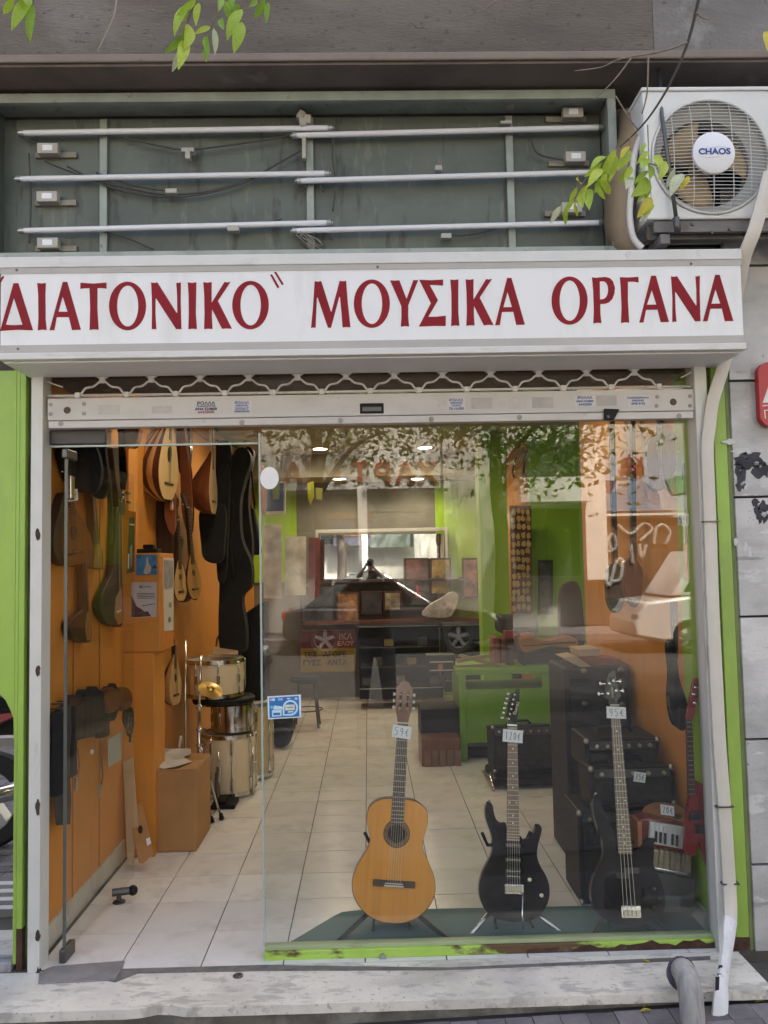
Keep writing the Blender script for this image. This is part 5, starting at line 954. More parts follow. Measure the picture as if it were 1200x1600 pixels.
t = hang('gig_bag', 'small black gig bag hanging in the gap above the short one', 'gig bag', [(338, 692), (344, 688), (356, 690), (361, 705), (358, 740), (348, 770), (338, 760)], 2.6, .08, black_cloth)
t = hang('gig_bag', 'tall black gig bag with bunched top hanging to the drum kit', 'gig bag', [(372, 700), (386, 702), (392, 720), (382, 750), (375, 785), (377, 840), (392, 880), (392, 915), (378, 935), (384, 985), (380, 1020), (344, 1020), (343, 900), (345, 800), (350, 750), (362, 715)], 2.7, .15, black_cloth, bev=.03); strap(t, [(355, 780), (364, 790), (360, 850), (366, 905), (374, 870)], 2.68, .01)
t = hang('gig_bag', 'black gig bag with pointed top tied behind the tall one', 'gig bag', [(362, 760), (372, 720), (386, 698), (396, 706), (392, 735), (388, 790), (394, 850), (388, 900), (366, 905), (360, 840)], 2.95, .12, black_cloth, bev=.03); strap(t, [(386, 702), (392, 730), (398, 790)], 2.93, .009)
t = hang('gig_bag', 'slim black gig bag hanging at the left edge of the bag cluster', 'gig bag', [(340, 740), (352, 722), (358, 740), (356, 830), (352, 900), (340, 905), (337, 820)], 2.55, .08, black_cloth, bev=.02); strap(t, [(340, 800), (350, 790), (356, 800), (352, 880)], 2.53, .008)
t = hang('brown_guitar', 'brown guitar edge peeping out right of the wedge shaped bag', 'guitar', [(404, 735), (412, 728), (416, 760), (414, 800), (408, 800), (404, 770)], 3.6, .08, mah)
t = hang('wedge_bag', 'black wedge shaped instrument bag hanging beside the white round sticker', 'instrument bag', [(384, 795), (396, 793), (401, 820), (408, 862), (404, 867), (378, 867), (380, 840)], 3.2, .10, black_cloth, 0); strap(t, [(392, 795), (388, 760), (384, 735)], 3.2, .010, brown_wood); strap(t, [(398, 795), (394, 755), (388, 730)], 3.2, .006)
t = hang('speaker_case', 'large black hard case with a metal handle standing behind the drums', 'hard case', [(344, 985), (412, 938), (414, 1100), (344, 1100)], 3.0, .35, black_plastic, 0, bev=.02, nm='shell'); strap(t, [(338, 1010), (341, 995), (352, 990), (368, 992), (374, 1004), (376, 1030)], 2.98, .008, steel_dark, 'handle')

# ================================================================== SHOP FITTINGS
YP = 1.2
cab = thing('orange_column', 'orange boxed wall column with a meter cupboard and pinned papers', 'column', (-1.28, YP+.15, 0))
MB().box(XL-.02, -1.212, YP+.02, YP+.26, 0, 1.128).build('column', orange_wall, cab, bevel=.003)
MB().box(XL-.02, -1.174, YP, YP+.33, 1.130, 1.685).build('cupboard', orange_wall, cab, bevel=.004)
MB().box(XL-.02, -1.352, YP+.01, YP+.2, 1.686, 2.75).build('edge_board', orange_wall, cab, bevel=.003)
MB().box(-1.1735, -1.170, YP+.03, YP+.30, 1.15, 1.67).build('cupboard_door', mat('cupboard_door', (.62, .21, .03), .5, var=.06), cab, bevel=.002)
def pinned(name, label, cat, px, Y, m_, d=.002, holes=()):
    c = at_y(*px[0], Y); t = thing(name, label, cat, c); trace(px, Y, d).build('sheet', m_, t); return t
blue_p = mat('poster_blue', (.05, .20, .42), .4, var=.45, scale=14)
t = pinned('blue_poster', 'small blue poster with a pale lute pinned on the orange cupboard', 'poster', [(213, 867), (245, 867), (245, 898), (213, 899)], YP-.003, blue_p)
trace([(224, 895), (228, 882), (229, 872), (231, 872), (232, 880), (236, 886), (235, 894), (230, 897)], YP-.0045, .001, 2).build('printed_lute', mat('print_pale', (.55, .45, .38), .5), t)
trace([(237, 887), (242, 882), (246, 887), (242, 889)], YP-.0045, .001, 0).build('printed_hill', mat('print_navy', (.03, .06, .16), .5), t)
t = pinned('concert_flyer', 'white flyer with a printed guitar corner and fine text on the cupboard', 'flyer', [(205.5, 910), (245, 909.5), (244.5, 964), (205, 965)], YP-.003, mat('flyer_lilac', (.50, .47, .49), .6, var=.04))
trace([(205.3, 930), (210, 940), (214, 948), (220, 951), (226, 956), (231, 955), (236, 963), (205.2, 964.5)], YP-.0045, .001, 0).build('printed_guitar', mat('print_umber', (.10, .055, .055), .6, var=.4, scale=40), t)
for k, v in enumerate((927, 929.5, 932, 934.5, 944)): trace([(214-0*k, v), (242, v-.4), (242, v+.3), (214, v+.7)] if k < 4 else [(222, 946), (243, 943), (243, 944), (222, 947)], YP-.0045, .001).build('text_line', ink_black, t)
trace(ell(220, 917, 2.6, 2.6, 10), YP-.0045, .001).build('crest', mat('print_grey', (.2, .2, .21), .6), t); trace([(223, 916.3), (236, 916), (236, 917.5), (223, 917.8)], YP-.0045, .001).build('text_line', MATS['print_grey'], t)
t = thing('framed_print', 'narrow framed black and grey print on the orange column edge', 'picture', at_y(203, 870, YP-.01))
trace([(196, 797), (212, 800), (211, 896), (196, 901)], YP-.012, .010).build('frame', mat('frame_orange', (.55, .20, .03), .5), t)
trace([(202, 808), (210, 809), (209.5, 893), (197.5, 897)], YP-.0135, .001).build('print_dark', mat('print_dark', (.06, .06, .065), .4, var=.5, scale=20), t)
trace([(202, 818), (210, 819), (210, 821.5), (202, 820)], YP-.015, .001).build('print_band', card_white, t); trace([(200, 865), (202, 865), (201.5, 888), (199.5, 889)], YP-.015, .001).build('print_band', card_white, t); trace([(203, 855), (207, 850), (206, 885), (204, 887)], YP-.015, .001).build('print_band', mat('print_grey_mid', (.3, .3, .3), .5), t)
t = thing('notice_strip', 'tall white strip with a grey photo and small notes on the cupboard side', 'notice', at_x(263, 985, -1.165))
def sidep(pts, x, d): 
    mb = MB(); mb.prism([[at_x(u, v, x) for u, v in pts]], (d, 0, 0)); return mb
sidep([(255, 871), (271.5, 872), (271, 985), (257, 986)], -1.1665, -.003).build('sheet', mat('notice_cream', (.58, .54, .47), .6, var=.06), t)
sidep([(256, 875), (270, 876), (270, 918), (256.5, 921)], -1.1655, .0006).build('photo_print', mat('photo_grey', (.27, .26, .26), .5, var=.3, scale=18), t)
for (u, v) in ((266, 945), (265, 968)): sidep(ell(u, v, 2.5, 5, 8), -1.1655, .0006).build('stamp', mat('stamp_green', (.20, .24, .14), .6, var=.3), t)
t = thing('small_black_box', 'small black box lying on top of the orange cupboard', 'box', at_y(232, 864, YP+.06)); c = at_y(232, 864, YP+.06); MB().box(c.x-.06, c.x+.06, YP+.03, YP+.12, 1.686, 1.71).build('base', black_plastic, t, bevel=.004); MB().box(c.x-.03, c.x+.03, YP+.05, YP+.1, 1.711, 1.735).build('lid', black_plastic, t, bevel=.006)

dkl = [mat('dusk_wood_a', (.045, .022, .012), .4, var=.3), mat('dusk_wood_b', (.075, .034, .014), .4, var=.3), mat('dusk_wood_c', (.03, .026, .012), .5, var=.3)]  # dark tones paint the shade behind the door into these woods
def whang(name, label, cat, pts, X, m_, d=.035, sm=4, nm='body'):
    t = thing(name, label, cat, at_x(*pts[len(pts)//2], X), 'instruments on the left wall near the door'); P = spline(pts, sm) if sm else pts
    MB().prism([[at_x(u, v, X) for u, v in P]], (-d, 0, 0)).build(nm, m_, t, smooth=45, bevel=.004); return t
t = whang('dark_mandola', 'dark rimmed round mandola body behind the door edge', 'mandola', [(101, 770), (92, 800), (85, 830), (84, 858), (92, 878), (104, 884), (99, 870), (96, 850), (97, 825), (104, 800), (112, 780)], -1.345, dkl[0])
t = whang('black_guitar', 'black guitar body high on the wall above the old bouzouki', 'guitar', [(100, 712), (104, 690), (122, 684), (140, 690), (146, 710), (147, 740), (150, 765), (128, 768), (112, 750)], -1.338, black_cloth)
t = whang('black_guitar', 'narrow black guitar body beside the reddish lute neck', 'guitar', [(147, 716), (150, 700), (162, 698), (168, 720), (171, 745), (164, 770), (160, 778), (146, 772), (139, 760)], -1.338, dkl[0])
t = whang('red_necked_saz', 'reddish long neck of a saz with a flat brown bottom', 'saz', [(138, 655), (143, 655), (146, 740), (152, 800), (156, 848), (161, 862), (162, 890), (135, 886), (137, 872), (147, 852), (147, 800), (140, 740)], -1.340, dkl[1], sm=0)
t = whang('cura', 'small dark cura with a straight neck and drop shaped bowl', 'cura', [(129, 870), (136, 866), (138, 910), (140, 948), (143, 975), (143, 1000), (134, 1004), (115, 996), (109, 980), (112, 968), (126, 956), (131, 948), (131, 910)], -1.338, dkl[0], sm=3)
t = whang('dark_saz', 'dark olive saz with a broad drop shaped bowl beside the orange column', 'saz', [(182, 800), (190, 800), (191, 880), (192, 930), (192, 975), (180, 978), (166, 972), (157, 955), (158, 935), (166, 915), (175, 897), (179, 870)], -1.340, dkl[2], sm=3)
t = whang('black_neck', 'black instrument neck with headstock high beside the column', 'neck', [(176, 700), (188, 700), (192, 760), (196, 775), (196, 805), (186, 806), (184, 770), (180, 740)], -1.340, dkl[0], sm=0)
def wdet(t, pts, X, m_, nm='soundboard', d=.003): MB().prism([[at_x(u, v, X) for u, v in pts]], (-d, 0, 0)).build(nm, m_, t)
WT = {o.name: o for o in bpy.data.objects if o.get('group') == 'instruments on the left wall near the door'}
face_b = mat('lit_face', (.30, .15, .05), .3, var=.2, coat=.4)  # lighter face strips paint a highlight onto the shaded instruments
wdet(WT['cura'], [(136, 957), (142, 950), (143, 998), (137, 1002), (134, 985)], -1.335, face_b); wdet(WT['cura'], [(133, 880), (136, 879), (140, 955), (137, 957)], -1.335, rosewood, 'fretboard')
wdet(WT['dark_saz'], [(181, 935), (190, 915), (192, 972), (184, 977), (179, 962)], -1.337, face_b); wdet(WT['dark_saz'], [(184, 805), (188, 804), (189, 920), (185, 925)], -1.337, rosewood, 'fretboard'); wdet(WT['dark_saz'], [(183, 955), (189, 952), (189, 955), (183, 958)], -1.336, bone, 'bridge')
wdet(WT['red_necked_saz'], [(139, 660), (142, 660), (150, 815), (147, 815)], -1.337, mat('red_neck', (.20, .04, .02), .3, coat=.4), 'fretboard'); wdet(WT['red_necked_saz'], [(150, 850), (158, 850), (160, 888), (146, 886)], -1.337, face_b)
for k in range(4): p = at_x(188+4*(k % 2), 768+5*k, -1.33); MB().tube([p, p+Vector((.02, -.012, 0))], .007, 8).build('tuner', chrome, WT['dark_saz'], smooth=True)
for nm, (a, b) in {'dark_saz': ((187, 800), (187, 955)), 'cura': ((135, 872), (140, 985)), 'red_necked_saz': ((141, 660), (153, 870))}.items(): MB().tube([at_x(*a, -1.331), at_x(*b, -1.331)], .0012, 4).build('string', nickel, WT[nm])
# accessories hanging on the wall by the door
acc = []
for k, (u, v0, v1, wd) in enumerate(((90, 1112, 1240, 7), (98, 1104, 1215, 8), (107, 1100, 1212, 8), (117, 1100, 1150, 8), (126, 1096, 1152, 9), (135, 1090, 1150, 9), (144, 1086, 1148, 9), (152, 1082, 1146, 9), (160, 1084, 1150, 8))):
    lab = ('long black guitar strap hanging nearest the door edge', 'long dark grey strap hung second from the door edge', 'dark strap with a shiny clip hanging beside the long straps', 'black strap packet left of the darkest bunch', 'black strap packet at the left of the dark bunch', 'black strap packet in the middle of the dark bunch', 'black strap packet right of the middle of the bunch', 'black strap packet highest in the dark bunch', 'black strap packet next to the brown shakers')[k]
    t = thing('guitar_strap', lab, 'strap', at_x(u, v1, -1.33), 'straps and accessories on hooks')
    a, b = at_x(u, v0, -1.325), at_x(u, v1, -1.325)
    MB().tube([a, (a*2+b)/3+Vector((.006, 0, 0)), (a+2*b)/3-Vector((.004, 0, 0)), b], 1, 8, flat=(.052*wd/8, .020+.010*random.random(), (1, 0, 0))).build('webbing', (black_cloth, mat('strap_grey', (.035, .036, .038), .8, var=.2))[k in (1,)], t, smooth=50)
    MB().tube([a+Vector((-.05, 0, .012)), a+Vector((.012, 0, .012))], .003, 6).build('hook', steel_dark, t)
for k in range(12):
    u, v = 116+k*5.6, 1124-k*2.3+random.uniform(-6, 6); X = -1.30-.004*(k % 4)
    t = thing('accessory_packet', 'small black accessory packet in the dense dark bunch of straps', 'packet', at_x(u, v+25, X), 'black packets in the strap bunch')
    P = spline(ragged(u, v, 8.5, 30+random.uniform(-6, 8), 9, .16), 3); MB().prism([[at_x(a, b, X) for a, b in P]], (-.028, 0, 0)).build('packet', black_cloth, t, bevel=.006)
t = thing('flat_strap_end', 'broad dark grey leather strap end hanging lowest by the door', 'strap', at_x(100, 1290, -1.31)); sidep([(87, 1200), (109, 1195), (112, 1250), (110, 1288), (90, 1290), (86, 1250)], -1.318, -.008).build('leather', mat('leather_grey', (.045, .045, .045), .6, var=.2), t, bevel=.003)
for k, (u, v, lab) in enumerate(((170, 1094, 'brown round wooden shaker on the wall, left of the pair'), (190, 1092, 'brown round wooden shaker on the wall, right of the pair'))):
    p = at_x(u, v, -1.29); t = thing('round_shaker', lab, 'shaker', p, 'brown shakers on the wall')
    MB().lathe([(0, -.028), (.055, -.024), (.062, -.01), (.062, .012), (.055, .026), (0, .030)], 24, Matrix.Translation(p) @ Matrix.Rotation(R(78), 4, 'Y') @ Matrix.Rotation(R(20), 4, 'X')).build('shell', mat('shaker_brown', (.13, .040, .022), .35, var=.2, coat=.3), t, smooth=40); MB().tube([p+Vector((-.09, 0, .02)), p+Vector((-.02, 0, .01))], .008, 8).build('peg', steel_dark, t)
t = thing('coiled_cable', 'coiled black cable hanging beside the brown shakers', 'cable', at_x(200, 1160, -1.3))
for k in range(3): c = at_x(197, 1118+k*5, -1.31); MB().tube([c+Vector((.01*k, (.05+.006*k)*math.cos(q_), (.05+.012*k)*math.sin(q_))) for q_ in [2*math.pi*i/20 for i in range(21)]], .006, 6).build('coil', black_plastic, t, smooth=True)
c = at_x(197, 1130, -1.3); MB().tube([c+Vector((.02, 0, .02)), c+Vector((.02, .02, -.04)), c+Vector((.02, 0, -.10))], .007, 6).build('plug_end', black_plastic, t, smooth=True)
t = thing('string_sheet', 'pale green paper packet hanging under the shakers', 'packet', at_x(180, 1200, -1.3)); sidep([(170, 1155), (190, 1143), (190, 1186), (170, 1199)], -1.318, -.004).build('sheet', mat('packet_green', (.36, .40, .36), .6, var=.06), t)
for v0, v1, u in ((1168, 1235, 121), (1180, 1246, 158), (1158, 1178, 146)):
    a, b = at_x(u, v0, -1.33), at_x(u-3, v1, -1.33); t = thing('tuning_cord', {121: 'thin cord with pale plug under the left straps', 158: 'thin cord hanging low under the pale green packet', 146: 'short white plug hanging under the dark bunch'}[u], 'cord', b)
    MB().tube([a, (a+b)/2+Vector((.01, .01, 0)), b], .004, 6).build('cord', brown_wood, t); MB().tube([b, b+(a-b)*.3], .008, 8).build('plug', card_white if u == 146 else nickel, t, smooth=40)

# leaning boards, carton, papers
def lean(name, label, cat, pts, y0, y1, m_, d=.012):
    vb, vt = max(p[1] for p in pts), min(p[1] for p in pts); P3 = [at_y(u, v, y0+(y1-y0)*(vb-v)/(vb-vt)) for u, v in pts]
    t = thing(name, label, cat, P3[-1]); MB().prism([P3], (-.2*d, d, 0)).build('board', m_, t, bevel=.002); return t
card = mat('cardboard', (.40, .21, .078), .8, var=.10, scale=4, dirt=[((.28, .16, .08), 5, .55, .75, .5, None)]); card_l = mat('cardboard_pale', (.46, .33, .20), .8, var=.08)
t = lean('cardboard_sheet', 'tall pale cardboard sheet leaning on the orange column', 'cardboard', [(192, 1190), (208, 1183), (216, 1290), (208, 1352), (199, 1348)], 1.02, 1.20, card_l)
t = lean('cardboard_sheet', 'shorter brown cardboard sheet with hand hole leaning in front of the tall one', 'cardboard', [(200, 1264), (222, 1254), (240, 1335), (223, 1350), (217, 1348)], 1.0, 1.14, card); p = at_y(219.5, 1296, 1.06); MB().blob(p, (.012, .008, .022)).build('hand_hole', MATS['hole_dark'], t, smooth=True); trace([(228, 1311), (234, 1308), (236, 1318), (230, 1322)], 1.02, .001).build('label_scrap', card_white, t)
bx = thing('cardboard_box', 'large brown cardboard box standing by the drum kit', 'box', (-1.12, 1.45, 0))
c0, c1 = at_z(228, 1333, 0), at_z(306, 1333, 0); yb = c0.y; zt = at_y(300, 1203, yb).z
MB().box(c0.x, c1.x, yb, yb+.42, .001, zt).build('carton', card, bx, bevel=.006)
MB().box(c0.x+.005, c1.x-.005, yb+.19, yb+.225, zt+.0005, zt+.0015).build('tape', mat('parcel_tape', (.33, .20, .09), .3), bx)
MB().box(c0.x+.004, c1.x-.004, yb+.003, yb+.2, zt+.0005, zt+.004).build('flap', card, bx)
for k, pts in enumerate(([(235, 1196), (262, 1183), (283, 1184), (300, 1190), (278, 1199), (255, 1200)], [(253, 1171), (298, 1169), (299, 1178), (280, 1186), (255, 1184)])):
    P = [at_z(u, v, zt+.012+.006*k) for u, v in pts]; t = thing('paper_sheet', ('crumpled white paper sheet lying on the front of the cardboard box', 'white paper sheet lying at the back of the cardboard box')[k], 'paper', P[0])
    MB().prism([[p+Vector((0, 0, random.uniform(-.006, .008))) for p in P]], (0, 0, .002)).build('sheet', mat('paper_grey', (.52, .49, .45), .8, var=.05), t)

# drums
cream = mat('drum_cream', (.70, .58, .39), .35, var=.05, coat=.15); head_d = mat('drum_head', (.55, .51, .44), .5)
def drum(name, label, u, vt, vb, Y, wpx, shell=cream, lugs=8, open_=.0, cat='drum', yaw=0):
    a, b = at_y(u, vb, Y), at_y(u, vt, Y); r = (at_y(u+wpx/2, vt, Y)-at_y(u, vt, Y)).length; h = (b.z-a.z)
    t = thing(name, label, cat, a); M_ = Matrix.Translation(a)
    sh_ = MB().lathe([(r*.965, .01), (r*.97, .02), (r*.97, h-.02), (r*.965, h-.01)], 40, M_).build('shell', shell, t, smooth=35)
    for z0, z1 in ((0, .028), (h-.028, h)): MB().lathe([(r*.98, z0), (r*1.0, z0), (r*1.0, z1), (r*.965, z1), (r*.965, z0)], 40, M_).build('hoop', chrome, t, smooth=35)
    MB().lathe([(0, h-.008), (r*.965, h-.008), (r*.965, h-.012), (0, h-.012)], 40, M_).build('drum_head', head_d, t)
    for k in range(lugs):
        an = 2*math.pi*(k+.35)/lugs+yaw; x, y = r*1.0*math.cos(an), r*1.0*math.sin(an)
        MB().tube([a+Vector((x*1.02, y*1.02, .02)), a+Vector((x*1.02, y*1.02, h-.01))], .0045, 6).build('tension_rod', chrome, t, smooth=True)
        MB().tube([a+Vector((x, y, h*.5-.028 if h < .3 else h-.13)), a+Vector((x, y, h*.5+.028 if h < .3 else h-.05))], .012, 8).build('lug', chrome, t, smooth=40)
        if h > .3: MB().tube([a+Vector((x, y, .05)), a+Vector((x, y, .12))], .012, 8).build('lug', chrome, t, smooth=40)
    return t, a, r, h
t, a, r, h = drum('floor_tom', 'large cream drum with chrome hoops standing on the floor tiles', 358, 1142, 1236, 2.50, 84)
for k in range(3):
    an = R(-100+75*k); x, y = r*1.06*math.cos(an), r*1.06*math.sin(an); lg = MB().tube([a+Vector((x, y, .32)), a+Vector((x, y, -.06))], .008, 8).build('leg', chrome, t, smooth=True); MB().blob(a+Vector((x, y, -.055)), (.018, .018, .03)).build('rubber_foot', black_plastic, lg, smooth=True)
    MB().box(-.02, .02, -.015, .015, .16, .22, mx=Matrix.Translation(a+Vector((x*.97, y*.97, 0))) @ Matrix.Rotation(an, 4, 'Z')).build('leg_bracket', chrome, t, bevel=.004)
drum('snare_drum', 'shiny chrome snare drum lying on the large cream drum', 364, 1099, 1139, 2.50, 64, shell=chrome)
drum('tom_drum', 'cream tom drum with chrome lugs on top of the drum stack', 337, 1028, 1086, 2.50, 90)
drum('side_tom', 'yellowish tall drum showing behind the chrome snare', 397, 1095, 1210, 2.95, 60, shell=mat('drum_gold', (.55, .42, .20), .3))
t = thing('drum_case', 'flat black drum case wedged under the top tom', 'drum case', at_y(350, 1096, 2.5)); a = at_y(350, 1097, 2.5); MB().lathe([(0, 0), (.21, 0), (.22, .01), (.22, .035), (.21, .045), (0, .045)], 32, Matrix.Translation(a)).build('shell', black_plastic, t, smooth=35); 
t = thing('drum_book', 'thin tan book lying on the top drum', 'book', at_y(348, 1024, 2.5)); MB().prism([[at_y(330, 1018, 2.45), at_y(337, 1014, 2.6), at_y(372, 1019, 2.6), at_y(372, 1023, 2.45), at_y(332, 1022, 2.42)]], (0, 0, .012)).build('cover', card_l, t)
t = thing('cymbal_stand', 'chrome cymbal stand with folded legs beside the cardboard box', 'cymbal stand', at_z(330, 1288, 0))
MB().tube([at_y(311, 1250, 1.85), at_y(311, 1100, 1.85)], .012, 10).build('pole', chrome, t, smooth=True); MB().tube([at_y(311, 1105, 1.85), at_y(314, 1024, 1.85)], .008, 10).build('upper_rod', chrome, t, smooth=True)
for v in (1105, 1140, 1165): p = at_y(311, v, 1.85); MB().blob(p, (.02, .02, .016)).build('collar', chrome, t, smooth=True); MB().tube([p, p+Vector((.045, -.01, .005))], .006, 6).build('wing_screw', chrome, t)
f_ = at_z(332, 1280, .02)
for dx, k in ((0, 0), (.05, 1), (-.06, 2)):
    lg = MB().tube([at_y(313, 1160+k*8, 1.85), at_y(321, 1215, 1.82)+Vector((dx*.5, 0, 0)), f_+Vector((dx-.01, .06*k, 0))], .007, 8).build('leg', chrome, t, smooth=True); MB().tube([f_+Vector((dx-.01, .06*k, .02)), f_+Vector((dx, .06*k-.01, -.018))], [.011, .017], 10).build('rubber_foot', black_plastic, lg, smooth=True)
t = thing('splash_cymbal', 'small golden cymbal tilted on the stand in front of the tom', 'cymbal', at_y(328, 1078, 1.84))
MB().lathe([(0, .02), (.02, .016), (.028, .004), (.085, -.008), (.085, -.010), (.028, .001), (0, .012)], 32, Matrix.Translation(at_y(329, 1076, 1.83)) @ Matrix.Rotation(R(24), 4, 'Y') @ Matrix.Rotation(R(22), 4, 'X')).build('disc', mat('brass', (.55, .36, .10), .3, .9, var=.15), t, smooth=40)
t = thing('thin_stand', 'thin chrome stand pole between mandolin and drums', 'stand', at_y(289, 1200, 1.9)); MB().tube([at_y(289, 1200, 1.9), at_y(290, 1000, 1.9)], .007, 8).build('pole', chrome, t, smooth=True); MB().tube([at_y(276, 1185, 1.85), at_y(283, 1150, 1.85)], .009, 8).build('side_arm', mat('ivory', (.55, .52, .42), .5), t, smooth=True)
t = thing('dark_bag', 'black cloth bag hanging in shadow beside the orange column', 'bag', at_y(243, 1195, 1.7)); trace([(232, 1195), (232, 1140), (238, 1100), (248, 1110), (252, 1170), (250, 1200)], 1.75, .1, 3).build('body', black_cloth, t, bevel=.01); trace([(233, 1070), (238, 1060), (241, 1090), (238, 1140), (234, 1140)], 1.7, .06, 2).build('neck_sleeve', tan_wood, t)
t = thing('pedal', 'black drum pedal on the floor under the cream drum', 'pedal', at_z(345, 1260, 0)); c = at_z(345, 1262, 0); MB().box(c.x-.06, c.x+.1, c.y-.05, c.y+.15, .001, .03).box(c.x-.03, c.x+.03, c.y-.03, c.y+.12, .035, .05).build('base', black_plastic, t, bevel=.006); MB().tube([c+Vector((-.05, .1, .03)), c+Vector((-.05, .12, .2))], .01, 8).build('post', steel_dark, t)

# green mat in the window
mt = thing('window_mat', 'thin dark teal glass mat under the guitars in the window', 'mat', (.5, .15, 0)); MB().prism([[at_z(u, v, .008) for u, v in ((432, 1484), (470, 1462), (520, 1432), (534, 1425), (560, 1422), (1088, 1412), (1116, 1462), (1118, 1476))]], (0, 0, -.006)).build('sheet', mat('mat_teal', (.045, .125, .125), .5, var=.15, scale=2, spec=.25), mt)

# desk and things on it
YD = 3.25
dk_ = thing('green_desk', 'bright green shop desk with an open shelf below the top', 'desk', (1.15, YD+.3, 0)); gdk = mat('desk_green', (.17, .36, .02), .4, var=.06)
tl_, tr2 = at_y(713, 1050, YD), at_y(900, 1047, YD); zt_ = tl_.z+.02; zb_ = .001
MB().box(tl_.x, tr2.x, YD-.02, YD+.6, zt_-.045, zt_).build('top', gdk, dk_, bevel=.003)
MB().box(tl_.x+.02, tl_.x+.075, YD, YD+.58, zb_, zt_-.0455).build('leg', gdk, dk_, bevel=.003); MB().box(tr2.x-.06, tr2.x-.01, YD, YD+.58, zb_, zt_-.0455).build('leg', gdk, dk_, bevel=.003)
MB().box(tl_.x+.0755, tr2.x-.0605, YD+.01, YD+.03, .14, zt_-.165).build('front_panel', gdk, dk_, bevel=.002); MB().box(tl_.x+.0755, tr2.x-.0605, YD+.031, YD+.57, zt_-.185, zt_-.166).build('shelf', gdk, dk_)
MB().box(tl_.x+.0755, tr2.x-.3, YD+.05, YD+.56, .02, .10).build('foot_board', black_plastic, dk_); MB().box(tr2.x-.28, tr2.x-.061, YD+.005, YD+.03, zt_-.164, zt_-.047).build('drawer', gdk, dk_)
def on(name, label, cat, u, v, Y, wpx, hpx, dep, m_, bev=.004, rot=0, part='body'):
    a = at_y(u, v, Y); s_ = (at_y(u+1, v, Y)-a).length; t = thing(name, label, cat, a); MB().box(-wpx*s_/2, wpx*s_/2, 0, dep, 0, hpx*s_, mx=Matrix.Translation(a) @ Matrix.Rotation(R(rot), 4, 'Z')).build(part, m_, t, bevel=bev); return t, a, s_
maroon = mat('book_maroon', (.10, .025, .02), .6, var=.2)
t, a, s_ = on('dark_case', 'black instrument case lying on the green desk', 'instrument case', 860, 1043, 3.4, 84, 28, .3, black_plastic, .02); MB().box(a.x-.2, a.x+.2, 3.395, 3.399, a.z+.005, a.z+.03).build('metal_edge', mat('worn_metal', (.3, .3, .31), .35, .8), t, bevel=.004)
t = hang('orange_ukulele', 'orange brown ukulele body lying on the black case on the desk', 'ukulele', [(812, 1000), (830, 997), (858, 1001), (885, 995), (901, 998), (902, 1010), (885, 1012), (858, 1010), (835, 1016), (818, 1018)], 3.4, .2, mat('ukulele_orange', (.42, .15, .03), .3, var=.15), 3)
strap(t, [(816, 1009), (840, 1008), (870, 1005), (900, 1004)], 3.395, .006, dark_wood, 'binding')
for k, (u, h_, m_, lab) in enumerate(((777, 62, mat('book_rust', (.24, .08, .05), .6), 'upright rust red folder on the desk'), (788, 60, maroon, 'upright maroon folder next to the rust red one'), (799, 58, dark_wood, 'upright dark folder leaning right of the maroon one'))): on('folder', lab, 'folder', u, 1044, 3.45, 9, h_*.75, .25, m_, .003, 0, 'cover')
t, a, s_ = on('red_tin', 'small red tin box standing on the upright folders', 'tin', 798, 998, 3.5, 18, 12, .1, mat('tin_red', (.25, .03, .025), .4), .004)
t, a, s_ = on('black_speaker', 'black hooded speaker cabinet standing behind the folders on the desk', 'speaker', 812, 990, 3.7, 62, 28, .3, black_plastic, .03)
for k, (p_, lab) in enumerate(((((708, 1046), (790, 1042), (790, 1036), (710, 1040)), 'thin wood plank lying on the desk under the sticks'), (((712, 1030), (765, 1022), (770, 1026), (715, 1036)), 'tan wood stick lying across the desk'), (((720, 1022), (790, 1040), (788, 1046), (716, 1026)), 'tan wood stick lying diagonally over the other'))): t = hang('wood_stick', lab, 'wood stick', list(p_), 3.40-.03*k, .03, mat(f'stick_wood{k}', (.33-.04*k, .19, .08), .6, var=.15), 0, bev=.003)
# crate stack left of the desk
t, a, s_ = on('black_crate', 'black crate standing on the floor left of the green desk', 'crate', 690, 1195, 3.3, 62, 86, .4, black_plastic, .01); MB().box(a.x-.14, a.x+.14, 3.29, 3.298, a.z+.2, a.z+.215).build('pale_edge', mat('crate_edge', (.3, .28, .22), .6), t)
t, a, s_ = on('wooden_crate', 'old brown slatted wooden crate under the black one', 'crate', 690, 1212, 3.1, 60, 58, .4, brown_wood, .004)
for k in range(5): MB().box(a.x-.13+.06*k, a.x-.085+.06*k, 3.085, 3.099, a.z, a.z+.2).build('slat', mat('slat_brown', (.20, .12, .08), .7, var=.2), t, bevel=.002)
t, a, s_ = on('wire_box', 'black box with white outlined front left of the wood sticks', 'box', 690, 1050, 3.5, 44, 26, .2, black_plastic, .006); 
for z0 in (.0, .07): MB().box(a.x-.1, a.x+.1, 3.49, 3.498, a.z+.01+z0, a.z+.02+z0).build('pale_trim', mat('trim_pale', (.5, .48, .42), .6), t)
MB().box(a.x-.03, a.x+.01, 3.488, 3.497, a.z+.022, a.z+.068).build('red_card', mat('card_red', (.45, .10, .05), .6), t)

